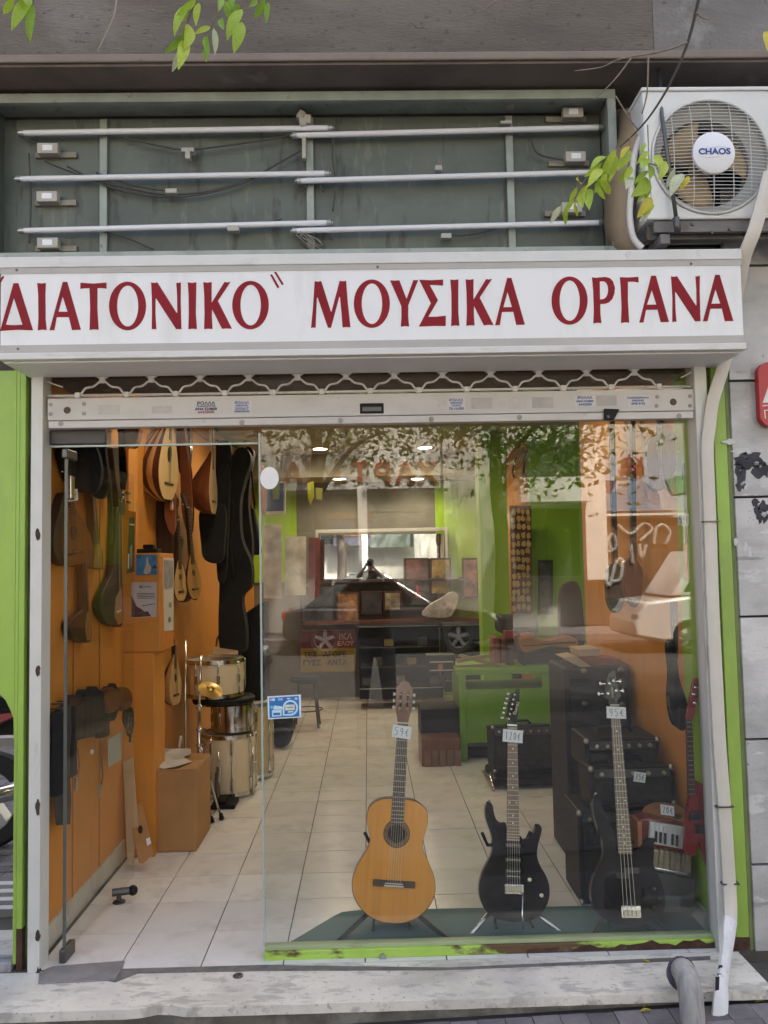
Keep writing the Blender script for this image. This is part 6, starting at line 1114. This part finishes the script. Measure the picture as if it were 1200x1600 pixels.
# back of the shop: mirror, pictures, glass case, banner
YM = 6.5
mr = thing('wall_mirror', 'wide mirror on the back wall reflecting the street and photographer', 'mirror', (.1, YM, 1.5))
mirror_m = mat('mirror_silver', (.9, .9, .9), .015, 1, var=0)
MB().prism([[at_y(u, v, YM) for u, v in ((500, 836), (694, 834), (694, 903), (500, 905))]], (0, .02, 0)).build('mirror_glass', mirror_m, mr)
a, b = at_y(497, 833, YM), at_y(697, 906, YM); mfm = mat('mirror_frame', (.42, .42, .40), .4, var=.08)
for (x0, x1, z0, z1) in ((a.x, b.x, a.z, a.z+.04), (a.x-.03, a.x, b.z, a.z+.04), (b.x, b.x+.03, b.z, a.z+.04)): MB().box(x0, x1, YM-.02, YM+.02, z0, z1).build('frame', mfm, mr, bevel=.003)
sh2 = thing('back_shelf', 'long dark shelf under the mirror on the back wall', 'shelf', (.1, 6.4, 1.2)); p = at_y(600, 905, 6.4); MB().box(-.75, 1.2, 6.3, 6.55, p.z-.03, p.z).build('board', dark_wood, sh2); p2 = at_y(600, 968, 6.3); MB().box(-.75, 1.3, 6.2, 6.56, p2.z-.04, p2.z).build('board', brown_wood, sh2)
art = [((525, 562, 925, 972), (.22, .11, .05), 'brown framed picture of old instruments, first under the mirror'), ((564, 597, 924, 960), (.035, .03, .035), 'black framed picture with red glow, second under the mirror'), ((599, 628, 924, 955), (.26, .22, .15), 'beige framed picture, third under the mirror'), ((632, 670, 872, 925), (.13, .055, .05), 'dark red framed picture in the lower right of the mirror'), ((672, 705, 872, 930), (.26, .18, .055), 'tan framed picture right of the dark red one'), ((470, 522, 918, 975), (.05, .05, .06), 'dark grey framed picture left of the brown one'), ((722, 748, 872, 935), (.18, .09, .06), 'reddish wooden framed picture near the green pillar')]
for (u0, u1, v0, v1), colr, lab in art:
    Y = 6.28 if v0 > 900 else 6.36; t = thing('framed_picture', lab, 'picture', at_y((u0+u1)/2, v1, Y), 'pictures at the back of the shop')
    trace([(u0, v0), (u1, v0-.5), (u1, v1), (u0, v1)], Y, .03).build('frame', dark_wood, t, bevel=.004); m_ = mat('art_%d' % u0, colr, .4, var=.9, scale=9, dirt=[(tuple(min(1, c*2.5) for c in colr), 5, .5, .65, .6, None)]); trace([(u0+3, v0+3), (u1-3, v0+2.5), (u1-3, v1-3), (u0+3, v1-3)], Y-.004, .003).build('print', m_, t)
t = thing('red_ornament', 'small red cone ornament on the back shelf', 'ornament', at_y(652, 935, 6.25)); MB().lathe([(.035, 0), (.03, .03), (.012, .09), (.015, .13), (0, .15)], 14, Matrix.Translation(at_y(653, 934, 6.25))).build('body', mat('ornament_red', (.4, .03, .04), .4), t, smooth=True)
t = thing('paper_roll', 'crumpled white plastic wrap lying on the back shelf', 'wrapping', at_y(690, 955, 6.2)); trace([(660, 962), (672, 945), (690, 935), (705, 925), (716, 930), (712, 950), (700, 965)], 6.15, .12, 3).build('sheet', mat('wrap_white', (.42, .41, .40), .4, var=.4, scale=16, bump=.6), t, bevel=.02)
def case(name, label, u0, u1, v0, v1, Y, dep, rows, posts=True):
    a, b = at_y(u0, v1, Y), at_y(u1, v0, Y); t = thing(name, label, 'display case', ((a.x+b.x)/2, Y+dep/2, max(0, a.z)))
    zb2, zt2 = a.z, b.z; e = .02
    for (x, y) in ((a.x, Y), (b.x-e, Y), (a.x, Y+dep-e), (b.x-e, Y+dep-e)): MB().box(x, x+e, y, y+e, zb2, zt2).build('post', black_plastic, t)
    MB().box(a.x-.01, b.x+.01, Y-.01, Y+dep+.01, zt2+.0005, zt2+.03).build('top', black_plastic, t); MB().box(a.x-.01, b.x+.01, Y-.012, Y-.0105, zt2+.018, zt2+.026).build('edge_trim', mat('trim_steel', (.35, .34, .31), .3, .8), t)
    MB().box(a.x, b.x, Y-.005, Y+dep, max(0, zb2-.12), zb2-.0005).build('plinth', black_plastic, t)
    MB().box(a.x, b.x, Y-.008, Y-.0055, zb2-.016, zb2-.006).build('edge_trim', MATS['trim_steel'], t); MB().box(a.x+e, b.x-e, Y+dep-.01, Y+dep-.002, zb2, zt2).build('back_board', black_plastic, t)
    for k in range(rows): z = zb2+(zt2-zb2)*(k+1)/(rows+1); MB().box(a.x+e, b.x-e, Y+.02, Y+dep-.02, z, z+.008).build('shelf', mat('case_shelf', (.12, .12, .12), .2), t)
    MB().box(a.x+e, b.x-e, Y+.002, Y+.006, zb2, zt2).build('pane', gl_d, t); return t, a, b, zb2, zt2
t, a, b, z0, z1 = case('display_case', 'black glass display case standing at the back of the shop', 562, 690, 980, 1075, 5.7, .4, 2)
for k in range(7):
    x = a.x+.08+(b.x-a.x-.16)*k/6; zz_ = z0+(z1-z0)*(k % 3)/3+.012; q_ = thing('stock_box', 'small boxed goods inside the black display case, %s' % ('leftmost', 'second from left', 'yellow one left of centre', 'middle one', 'right of the middle', 'second from right', 'rightmost')[k], 'box', (x, 5.85, zz_), 'boxes in the display case'); MB().box(x-.05, x+.05, 5.8, 5.95, zz_, zz_+.07+.02*(k % 2)).build('carton', mat(f'stock{k}', ((.12, .10, .10), (.10, .09, .08), (.40, .28, .03), (.2, .18, .16), (.35, .25, .04), (.08, .08, .1), (.15, .12, .1))[k], .5), q_, bevel=.004)
case('dark_cabinet', 'low dark glass cabinet right of the black display case', 695, 812, 978, 1062, 5.0, .4, 1)
bn = thing('shop_banner', 'yellow and red printed banner low on the back wall left of the display case', 'banner', at_y(510, 1050, 6.3))
def bp(pts, m_, k, nm='sheet'): trace(pts, 6.3-.004*k, .003).build(nm, m_, bn)
bp([(470, 985), (556, 984), (556, 1049), (470, 1050)], mat('banner_yellow', (.24, .17, .02), .6), 0); bp([(470, 986), (556, 985), (556, 1012), (470, 1013)], mat('banner_red', (.11, .012, .016), .6), 1)
def ban_text(s_, u, v, sz, m_): p = at_y(u, v, 6.288); inst('lettering', text_mesh(s_, sz, m_, .001, bold=.002), bn, p, (R(90), 0, 0))
ban_text('ΤΕΣ  ·ΑΓΟΡΕ', 508, 1023, .085, ink_black); ban_text('ΓΥΕΣ  ·ΑΝΤΑ', 508, 1036, .085, ink_black); ban_text('ΙΚΑ', 540, 995, .10, mat('banner_pink', (.5, .25, .22), .6)); ban_text('ΕΛΟΥ', 540, 1006, .07, MATS['banner_pink'])
bs = thing('bar_stool', 'dark metal stool with thin legs standing on the back tiles', 'stool', at_z(478, 1140, 0)); c = at_z(480, 1135, 0); c = Vector((c.x, c.y, 0))
MB().lathe([(0, .44), (.16, .44), (.17, .45), (.17, .48), (.15, .50), (0, .50)], 24, Matrix.Translation(c)).build('seat', black_plastic, bs, smooth=35)
for k in range(4): an = R(45+90*k); MB().tube([c+Vector((.11*math.cos(an), .11*math.sin(an), .44)), c+Vector((.17*math.cos(an), .17*math.sin(an), 0))], .012, 8).build('leg', steel_dark, bs, smooth=True)
MB().tube([c+Vector((.155*math.cos(2*math.pi*i/24), .155*math.sin(2*math.pi*i/24), .17)) for i in range(25)], .007, 6).build('foot_ring', steel_dark, bs, smooth=True)
t = thing('dark_backpack', 'dark blue black backpack lying on the tiles behind the payment sticker', 'backpack', at_z(440, 1170, 0)); c = at_z(437, 1168, 0); MB().blob(c+Vector((0, .1, .17)), (.12, .13, .19)).build('body', black_cloth, t, smooth=True); MB().blob(c+Vector((.02, -.03, .10)), (.09, .05, .09)).build('pocket', mat('navy_cloth', (.012, .014, .022), .8), t, smooth=True)
# left back clutter
t = thing('blue_board', 'blue notice board with a white border high at the back left', 'notice board', at_y(430, 800, 5.0)); trace([(414, 752), (446, 752), (446, 803), (414, 804)], 5.0, .02).build('border', card_white, t); trace([(416, 755), (443, 755), (443, 798), (416, 799)], 4.995, .004).build('panel', mat('board_blue', (.02, .05, .22), .5), t); trace([(425, 745), (437, 745), (436, 780), (426, 780)], 4.99, .003).build('note', mat('note_green', (.30, .42, .05), .6), t)
t = thing('green_pennant', 'yellow green paper pennant hanging behind the white sign reflection', 'pennant', at_y(485, 790, 5.4)); trace([(480, 755), (490, 752), (491, 775), (485, 790), (481, 778)], 5.4, .004).build('cloth', mat('pennant', (.45, .50, .03), .7), t); trace([(493, 762), (504, 763), (503, 781), (494, 780)], 5.39, .004).build('tag', mat('pennant_tag', (.5, .52, .12), .7), t)
for k, (u0, u1, v0, v1, m_, lab) in enumerate(((412, 440, 820, 935, (.36, .35, .32), 'pale grey poster on the left side, below the blue board'), (445, 478, 838, 930, (.40, .39, .36), 'pale poster with grey figures right of the grey one'), (482, 500, 840, 935, (.14, .03, .03), 'dark red hanging banner left of the mirror'))):
    t = thing('wall_poster', lab, 'poster', at_y(u0, v1, 5.8)); trace([(u0, v0), (u1, v0), (u1, v1), (u0, v1)], 5.8+.1*k, .01).build('sheet', mat(f'wall_poster{k}', m_, .6, var=.5, scale=4), t)

# amplifiers on the right
def amp(name, label, x0, x1, y0, y1, z0, z1, tilt=0, strip=.07, knobs=7, handle=True):
    t = thing(name, label, 'amplifier', ((x0+x1)/2, (y0+y1)/2, z0)); w_, d_, h_ = x1-x0, y1-y0, z1-z0
    M_ = Matrix.Translation(((x0+x1)/2, y0, z0)) @ Matrix.Rotation(R(tilt), 4, 'X')
    MB().box(-w_/2, w_/2, 0, d_, 0, h_, mx=M_).build('cabinet', black_plastic, t, bevel=.012)
    MB().box(-w_/2+.025, w_/2-.025, -.006, -.0005, .03, h_-strip-.02, mx=M_).build('grille_cloth', mat('grille_cloth', (.018, .018, .018), .9, var=.4, scale=160, bump=.4), t)
    pn = MB().box(-w_/2+.02, w_/2-.02, -.008, -.0005, h_-strip, h_-.015, mx=M_).build('control_panel', mat('amp_panel', (.05, .05, .05), .4), t)
    for k in range(knobs): MB().lathe([(.010, 0), (.009, .014), (0, .015)], 10, M_ @ Matrix.Translation((-w_/2+.05+(w_-.1)*k/max(1, knobs-1), -.008, h_-strip/2-.008)) @ Matrix.Rotation(R(90), 4, 'X')).build('knob', nickel, pn, smooth=40)
    for sx in (-1, 1):
        for z in (.012, h_-.012): MB().blob(M_ @ Vector((sx*(w_/2-.008), .006, z)), .014).build('corner_cap', nickel, t, smooth=True)
    if handle: MB().tube([M_ @ Vector((-.09, d_/2, h_)), M_ @ Vector((-.07, d_/2, h_+.025)), M_ @ Vector((.07, d_/2, h_+.025)), M_ @ Vector((.09, d_/2, h_))], .009, 8).build('handle', black_plastic, t, smooth=True)
    return t
a, b = at_y(772, 1205, 2.45), at_y(866, 1130, 2.45)
t = amp('combo_amplifier', 'black combo amplifier tilted back on the floor behind the electric guitar', a.x, b.x, 2.45, 2.75, .10, .10+(b.z-a.z), -9)
for sx in (a.x-.02, b.x+.02): MB().tube([(sx, 2.35, .012), (sx, 2.5, .07), (sx, 2.85, .012)], .012, 8).build('stand_foot', chrome, t, smooth=True)
MB().box(a.x-.02, b.x+.02, 2.38, 2.80, .02, .085).build('base_tray', black_plastic, t, bevel=.02)
a, b = at_y(886, 1175, .95), at_y(984, 1042, .95)
t = thing('speaker_cabinet', 'tall black speaker cabinet with metal corners and magazines on top', 'speaker', (a.x, .95, 0)); MB().box(a.x, b.x, .95, 1.35, .001, b.z).build('cabinet', black_plastic, t, bevel=.012); MB().box(a.x+.03, b.x-.03, .943, .949, .1, b.z-.06).build('grille_cloth', MATS['grille_cloth'], t)
for u, v in ((912, 1048), (970, 1047), (914, 1099), (972, 1100)): MB().blob(at_y(u, v, .94), (.018, .01, .014)).build('corner_cap', mat('cap_dull', (.22, .18, .15), .5, .5), t, smooth=True)
for k, (px_, m_, lab) in enumerate((([(880, 1028), (900, 1025), (925, 1042), (915, 1046), (893, 1036)], card_l, 'loose tan papers spilling over the cabinet edge'), ([(898, 1026), (968, 1030), (984, 1040), (980, 1043), (925, 1043)], mat('mag_red', (.25, .06, .04), .4, var=.4), 'red magazine on top of the tall speaker cabinet'), ([(903, 1015), (936, 1013), (938, 1024), (905, 1026)], card_l, 'small tan box standing on the red magazine'))): t = hang(('paper_pile', 'magazine', 'small_box')[k], lab, ('papers', 'magazine', 'box')[k], px_, 1.0+.05*k, .2, m_, 0, bev=.002)
a, b = at_y(916, 1205, .50), at_y(1030, 1152, .50); amp('amplifier_head', 'black amplifier head lying on top of the combo pile', a.x, b.x, .50, .80, a.z, b.z, 0, .05, 6)
a, b = at_y(925, 1262, .34), at_y(1054, 1196, .34); t = amp('practice_amplifier', 'black practice amplifier with a white price card below the amplifier head', a.x, b.x, .34, .56, a.z, b.z, -6, .05, 5)
c = at_y(999, 1214, .33); price(t, c.x, .325, c.z, '75€', .054, .044, R(9))
a, b = at_y(905, 1330, .42), at_y(1040, 1264, .42); amp('bass_amplifier', 'large black amplifier at the bottom of the pile behind the bass guitar', a.x, b.x, .42, .72, .001, b.z, 0, .05, 5, False)
# brown guitar body lying face up, accordion, black grey box
t = thing('lying_guitar', 'small tan guitar body lying tilted with a white price card above the piano keys', 'guitar', at_y(1035, 1290, .18)); P = [at_y(u, v, .17+ (1300-v)*.003) for u, v in spline([(1004, 1266), (1018, 1256), (1040, 1255), (1064, 1262), (1075, 1278), (1070, 1292), (1050, 1291), (1025, 1283), (1008, 1275)], 4)]
MB().prism([P], (.0, .02, -.07)).build('body', side, t, smooth=35); MB().prism([P], (0, -.002, .004)).build('soundboard', mat('tan_face', (.30, .13, .05), .35, var=.12), t); MB().prism([[at_y(u, v, .17+(1300-v)*.003) for u, v in ell(1058, 1277, 7, 4, 16)]], (0, -.003, .006)).build('sound_hole', MATS['hole_dark'], t)
c = at_y(1041, 1266, .25); price(t, c.x, .235, c.z+.004, '70€', .062, .044, R(10), R(-30))
t = thing('accordion', 'dark red accordion with a short white keyboard and gold bellows', 'accordion', at_y(1045, 1380, .6)); accr = mat('accordion_red', (.16, .035, .022), .25, var=.2, coat=.5)
trace([(998, 1282), (1014, 1278), (1080, 1290), (1082, 1345), (1010, 1338), (998, 1330)], .17, .10).build('treble_case', accr, t, bevel=.012); trace([(996, 1284), (1003, 1284), (1004, 1335), (998, 1334)], .155, .11).build('edge_strip', mat('edge_brass', (.40, .17, .07), .3, .3), t, bevel=.003)
kb = trace([(1016, 1284), (1071, 1293), (1068, 1327), (1014, 1317)], .155, .014).build('keyboard', mat('key_white', (.62, .62, .60), .25, var=.03), t)
for k in range(8): u = 1016.5+k*6.9; trace([(u, 1285.5+k*1.1), (u+6.3, 1286.5+k*1.1), (u+5.9, 1318.5+k*1.25), (u-.6, 1317.3+k*1.25)], .149, .006).build('white_key', MATS['key_white'], kb, bevel=.001)
for k, u in enumerate((1024.5, 1031.5, 1038.5, 1050, 1057)): trace([(u, 1299+k*1.6), (u+3.2, 1299.5+k*1.6), (u+2.6, 1316.5+k*1.6), (u-.6, 1316+k*1.6)], .141, .008).build('black_key', ink_black, kb, bevel=.001)
bell = mat('bellows_gold', (.34, .29, .20), .35, .5, var=.2, dirt=[((.12, .10, .07), 20, .5, .7, .6, None)])
for k in range(7): u = 1022+k*8.6; v = 1326+k*1.5; trace([(u, v), (u+7.8, v+1.2), (u+6.5, v+37), (u-3, v+35)], .14+.008*(k % 2), .11).build('bellows_fold', bell, t, bevel=.008)
trace([(1018, 1354), (1084, 1366), (1083, 1371), (1017, 1359)], .132, .016).build('bellows_trim', chrome, t, bevel=.004)
t = thing('speaker_box', 'worn grey black speaker box on the window mat beside the bass', 'speaker', at_y(1055, 1425, .45)); trace([(1022, 1362), (1086, 1374), (1088, 1424), (1018, 1428)], .13, .15).build('cabinet', mat('box_grey', (.05, .048, .042), .7, var=.3, bump=.2), t, bevel=.008); trace([(1030, 1398), (1064, 1402), (1062, 1420), (1028, 1420)], .123, .006).build('grille', mat('grille_grey', (.10, .10, .10), .6, var=.7, scale=150), t)
# instruments on the right wall
t = hang('bass_guitar', 'dark green bass hanging neck up on the right orange wall, left one', 'bass guitar', [(950, 890), (962, 880), (976, 895), (976, 935), (968, 956), (956, 954), (949, 930)], .98, .05, mat('bass_green', (.018, .03, .022), .25, coat=.4)); MB().prism([[at_y(u, v, .98) for u, v in ((953, 640), (960, 640), (966, 885), (958, 885))]], (0, .03, 0)).build('neck', dark_wood, t)
t = hang('bass_guitar', 'maroon bass hanging neck up on the right orange wall, right one', 'bass guitar', [(976, 880), (990, 872), (1004, 890), (1004, 925), (996, 948), (985, 944), (976, 920)], .72, .05, mat('bass_maroon', (.09, .018, .014), .25, coat=.4)); MB().prism([[at_y(u, v, .72) for u, v in ((986, 640), (993, 640), (995, 880), (987, 880))]], (0, .03, 0)).build('neck', dark_wood, t)
t = hang('maroon_mandolin', 'maroon mandolin back high on the right wall near the green reveal', 'mandolin', [(1012, 700), (1020, 682), (1034, 678), (1044, 700), (1046, 740), (1036, 765), (1022, 762), (1012, 740)], .38, .07, mah); MB().prism([[at_y(u, v, .40) for u, v in ((1028, 640), (1036, 640), (1037, 690), (1029, 690))]], (0, .03, 0)).build('neck', dark_wood, t)
for k in range(3): MB().blob(at_y(1029, 692+k*8, .37), (.012, .008, .008)).build('tuner', chrome, t, smooth=True)
t = hang('brown_mandolin', 'brown mandolin half hidden behind the maroon one by the reveal', 'mandolin', [(1036, 690), (1050, 675), (1060, 685), (1062, 712), (1052, 740), (1042, 760), (1036, 730)], .25, .06, brown_wood)
for k in range(3): MB().blob(at_y(1063, 690+k*8, .22), (.012, .008, .006)).build('tuner', bone, t, smooth=True)
t = hang('black_guitar', 'black electric guitar hanging on the orange wall beside the red one', 'electric guitar', [(1044, 1010), (1050, 1000), (1056, 1010), (1062, 1060), (1074, 1100), (1074, 1130), (1066, 1142), (1052, 1128), (1046, 1090), (1048, 1050)], .13, .045, black_gloss); MB().prism([[at_y(u, v, .13) for u, v in ((1050, 940), (1059, 940), (1060, 1030), (1052, 1030))]], (0, .025, 0)).build('neck', dark_wood, t)
t = hang('amber_lute', 'narrow amber lute with a long dark neck on the green reveal', 'lute', [(1074, 845), (1080, 852), (1083, 875), (1081, 895), (1076, 903), (1073, 900)], .16, .05, mat('amber', (.55, .20, .02), .3, var=.1)); trace([(1070, 745), (1075, 745), (1078, 850), (1073, 850)], .155, .02).build('neck', dark_wood, t); trace([(1071, 715), (1077, 712), (1080, 722), (1078, 748), (1069, 748)], .15, .025, 3).build('headstock', dark_wood, t, bevel=.003); c = at_y(1068, 812, .13); price(t, c.x, .13, c.z, '59€', .05, .052, R(2))
hang('dark_bag', 'brown purple cloth bag hanging behind the speaker cabinet', 'bag', [(876, 930), (890, 910), (905, 915), (912, 960), (912, 1010), (880, 1010)], 3.6, .1, mat('bag_brown', (.06, .02, .018), .8))
t = thing('framed_picture', 'dark framed portrait hanging on the green partition wall', 'picture', at_y(852, 960, 4.28), 'pictures at the back of the shop'); trace([(841, 875), (864, 875), (864, 960), (841, 960)], 4.275, .02).build('frame', dark_wood, t, bevel=.003); trace([(845, 880), (860, 880), (860, 954), (845, 954)], 4.268, .004).build('print', mat('portrait', (.11, .10, .10), .4, var=.9, scale=7), t)
t = thing('pick_rack', 'tan wooden rack of small carved pieces beside the green pillar', 'rack', at_y(812, 960, 4.0)); trace([(797, 790), (830, 790), (833, 965), (800, 960)], 4.05, .05).build('back_board', brown_wood, t)
for j in range(13):
    for i in range(4):
        u, v = 800+i*7.5+random.uniform(-1, 1), 795+j*12.5+random.uniform(-2, 2); trace(ragged(u+3, v+4, 3.2, 5, 7, .3), 4.03, .02).build('carved_piece', (tan_wood, mat('carved_pale', (.42, .33, .18), .6, var=.2))[random.random() < .5], t)
pl_ = thing('green_pillar', 'bright green square pillar standing free near the back of the shop', 'pillar', (.85, 4.6, 0)); a, b = at_y(752, 900, 4.5), at_y(796, 900, 4.5); MB().box(a.x, b.x, 4.5, 4.75, 0.001, 2.858).build('shaft', green_wall, pl_, bevel=.003)
t = thing('round_clock', 'pale round wall clock seen edge on beside the green pillar', 'clock', at_y(755, 700, 4.45)); MB().lathe([(0, -.02), (.17, -.02), (.18, 0), (.17, .012), (0, .012)], 32, Matrix.Translation(at_y(748, 705, 4.6)) @ Matrix.Rotation(R(-100), 4, 'Y')).build('dial', mat('clock_cream', (.55, .50, .36), .5), t, smooth=40)
for k, (u, v0, v1) in enumerate(((803, 715, 745), (820, 705, 745))): t = thing('wall_hook_cord', ('thin dark cord hanging on the far orange wall, left one', 'thin dark cord hanging on the far orange wall, right one')[k], 'cord', at_x(u, v1, XB-.03)); MB().tube(spline([at_x(u+4, v0, XB-.03), at_x(u+1, v0+8, XB-.03), at_x(u-2, v1-8, XB-.03), at_x(u, v1, XB-.03)], 4, False), .012, 6).build('cord', dark_wood, t, smooth=True)

# ================================================================== LEAFY TWIGS HANGING INTO THE PICTURE
lf_ms = [mat(f'leaf_{i}', c_, .45, var=.25, scale=30, trans=.45) for i, c_ in enumerate(((.36, .52, .05), (.48, .60, .07), (.24, .42, .04), (.60, .52, .04), (.56, .62, .42)))]
def leaf_mesh(m_):
    mb = MB(); n = 7; vs = []
    for i in range(n):
        f = i/(n-1); wd = .165*math.sin(math.pi*min(1, f*.93+.05))**.8*(1-.25*f)
        if i in (0, n-1): wd = .008
        z = .10*math.sin(f*math.pi)-.05*f
        vs += [(-wd, f, z+.05*wd*4), (0, f, z-.02), (wd, f, z+.05*wd*4)]
    mb.add(vs, [(i*3+k, i*3+k+1, (i+1)*3+k+1, (i+1)*3+k) for i in range(n-1) for k in range(2)]); return mb.mesh('leaf', m_, True, False)
LM = [leaf_mesh(m_) for m_ in lf_ms]
twig_m = mat('twig_bark', (.20, .165, .13), .8, var=.2, scale=40); twig_d = mat('twig_dark', (.05, .042, .035), .8, var=.2)
def branch(name, label, twigs, leaves, Y, cat='branch'):
    """twigs: (pixel path, radius start, radius end, material); leaves: (base px, tip px, kind)"""
    t = thing(name, label, cat, at_y(*twigs[0][0][0], Y))
    for pts, r0, r1, m_ in twigs:
        P = spline([at_y(u, v, Y+.012*k) for k, (u, v) in enumerate(pts)], 4, False); MB().tube(P, [r0+(r1-r0)*i/(len(P)-1) for i in range(len(P))], 6).build('twig', m_, t, smooth=True)
    for (b, e, k) in leaves:
        B, E_ = at_y(*b, Y+random.uniform(-.015, .02)), at_y(*e, Y+random.uniform(-.035, .03)); y = E_-B; ln = y.length; y.normalize()
        n_ = (CAM-B).normalized()+Vector((random.uniform(-.45, .45), random.uniform(-.3, .3), random.uniform(-.3, .5))); n_ = (n_-y*n_.dot(y)).normalized(); x = y.cross(n_)
        o = bpy.data.objects.new('leaf', LM[k]); COL.objects.link(o); o.parent = t
        o.matrix_world = Matrix.Translation(-Vector(t['_at'])) @ Matrix.Translation(B) @ Matrix(((x.x, y.x, n_.x), (x.y, y.y, n_.y), (x.z, y.z, n_.z))).to_4x4() @ Matrix.Diagonal((ln*random.uniform(.95, 1.25), ln*1.08, ln, 1))
        m_ = o.matrix_world.copy(); o.matrix_parent_inverse = Matrix(); o.matrix_basis = m_
    return t
def cl(L_, x0, y0, s_): return [((x0+a/s_, y0+b/s_), (x0+c/s_, y0+d/s_), k) for (a, b, c, d, k) in L_]
q_ = 1200/360
RL = cl([(410, 378, 340, 475, 1), (402, 395, 378, 535, 1), (360, 415, 283, 466, 0), (335, 447, 248, 518, 1), (335, 478, 268, 560, 1), (262, 560, 200, 648, 1), (318, 520, 296, 600, 0), (242, 600, 232, 668, 1), (340, 500, 372, 545, 0), (330, 535, 378, 608, 1), (300, 555, 348, 634, 0), (262, 585, 268, 678, 0), (205, 575, 168, 645, 1), (192, 635, 132, 722, 0), (192, 655, 208, 724, 1), (152, 690, 144, 768, 0), (122, 672, 70, 757, 4), (228, 552, 208, 526, 3), (380, 440, 330, 560, 0), (360, 500, 300, 600, 1),
         (478, 362, 436, 418, 3), (483, 382, 422, 478, 0), (492, 468, 450, 538, 1), (472, 468, 422, 553, 0), (482, 520, 465, 572, 4),
         (562, 343, 538, 394, 0), (578, 388, 522, 448, 1), (582, 428, 545, 472, 0), (578, 488, 506, 558, 0), (582, 538, 502, 614, 0), (588, 582, 522, 652, 1), (594, 628, 527, 722, 3), (600, 658, 560, 718, 1), (597, 688, 534, 752, 4), (582, 458, 586, 524, 0), (590, 560, 560, 640, 0),
         (612, 408, 642, 474, 1), (642, 428, 600, 474, 4), (664, 438, 636, 528, 1), (712, 478, 672, 573, 4), (754, 504, 696, 608, 4), (790, 518, 744, 584, 3)], 840, 120, q_)
branch('leafy_branch', 'dark twig with drooping yellow green leaves in front of the air conditioner', [
    ([(1094, -12), (1076, 62), (1050, 125), (1020, 175), (995, 205), (966, 232)], .0038, .0018, twig_d), ([(1074, 66), (1035, 80), (970, 92), (940, 105), (898, 111)], .0022, .0012, twig_m), ([(986, 91), (960, 125), (928, 156)], .002, .001, twig_m), ([(1013, 88), (1011, 145), (1003, 178)], .002, .0016, twig_m), ([(962, 150), (980, 180), (996, 202)], .002, .0016, twig_m),
    ([(968, 230), (945, 250), (915, 280), (885, 330)], .0014, .0006, twig_m), ([(984, 214), (984, 240), (978, 280)], .0014, .0006, twig_m), ([(1012, 195), (1014, 250), (1018, 320)], .0014, .0006, twig_m), ([(996, 252), (1040, 262), (1078, 278)], .0014, .0006, twig_m), ([(1088, 20), (1098, 28), (1110, 30)], .002, .001, twig_m)], RL, -1.75)
ML = cl([(612, 0, 558, 42, 0), (602, 8, 546, 98, 0), (622, 8, 612, 74, 1), (578, 82, 568, 126, 0), (572, 115, 518, 164, 2), (582, 125, 560, 206, 1), (562, 158, 540, 220, 4), (658, 84, 610, 104, 1), (668, 88, 672, 164, 4), (642, 112, 652, 164, 2), (642, 148, 644, 190, 2), (690, 58, 697, 88, 2), (702, 0, 718, 62, 2), (742, 8, 724, 84, 2), (757, 28, 712, 114, 0), (757, 68, 733, 156, 0), (802, -4, 782, 18, 2), (828, -4, 797, 54, 2), (838, 6, 832, 66, 2), (592, 78, 580, 146, 1), (570, 40, 545, 60, 0), (730, -10, 712, 40, 2), (690, -10, 684, 30, 2), (585, 20, 552, 70, 0)], 0, 0, 2)
branch('leafy_branch', 'bright green leaflets drooping from the top edge left of the middle', [([(356, -8), (345, 10), (330, 42), (318, 68)], .002, .0008, twig_m), ([(376, -8), (375, 20), (372, 40)], .002, .0008, twig_m), ([(312, -8), (298, 20), (282, 70), (272, 100)], .0018, .0007, twig_m), ([(418, -8), (416, 10)], .0016, .0008, twig_m)], ML, -1.75)
branch('leafy_branch', 'two broad green leaves hanging at the top left corner', [([(60, -14), (54, -2), (50, 12)], .0018, .0008, twig_m), ([(26, -14), (22, 0)], .0016, .0008, twig_m)], cl([(44, -6, 12, 42, 0), (98, -8, 40, 82, 0), (104, 16, 92, 122, 2), (60, -14, 84, 10, 2)], 0, 0, 2), -2.0)
branch('bare_twig', 'short pale bare twig hanging left of the green leaflets at the top', [([(183, -10), (178, 25), (165, 55), (152, 80)], .0022, .0012, mat('twig_pale', (.36, .32, .26), .8))], [], -1.75, 'twig')
branch('bare_twig', 'thin forked bare twig hanging at the top edge right of the middle', [([(786, -10), (780, 15), (774, 38)], .0014, .0008, twig_m), ([(776, 0), (752, 18), (705, 30)], .0014, .0006, twig_m), ([(736, 2), (755, 15), (772, 26)], .0010, .0006, twig_m)], [], -1.75, 'twig')
branch('leafy_branch', 'single yellow leaf at the right edge below the beam edge', [([(1206, 30), (1200, 50)], .001, .0008, twig_m)], [((1199, 48), (1202, 78), 3)], -1.75)
for k, (u, v, lab) in enumerate(((1016, 1504, 'small yellow fallen leaf on the doorstep under the rusty channel'), (1018, 1566, 'yellow fallen leaf on the pavement beside the bent pipe'), (1000, 1580, 'tiny pale fallen leaf on the pavement left of the bent pipe'), (1180, 1566, 'dry fallen leaf on the pavement at the right edge'))):
    z = .002 if k == 0 else pave_z(1.)+.006; p = at_z(u, v, z); o = inst('fallen_leaf', LM[3], None, p, (random.uniform(-.1, .1), 0, random.uniform(0, 6)), (.05, .045, .05)); tag(o, lab, 'leaf')
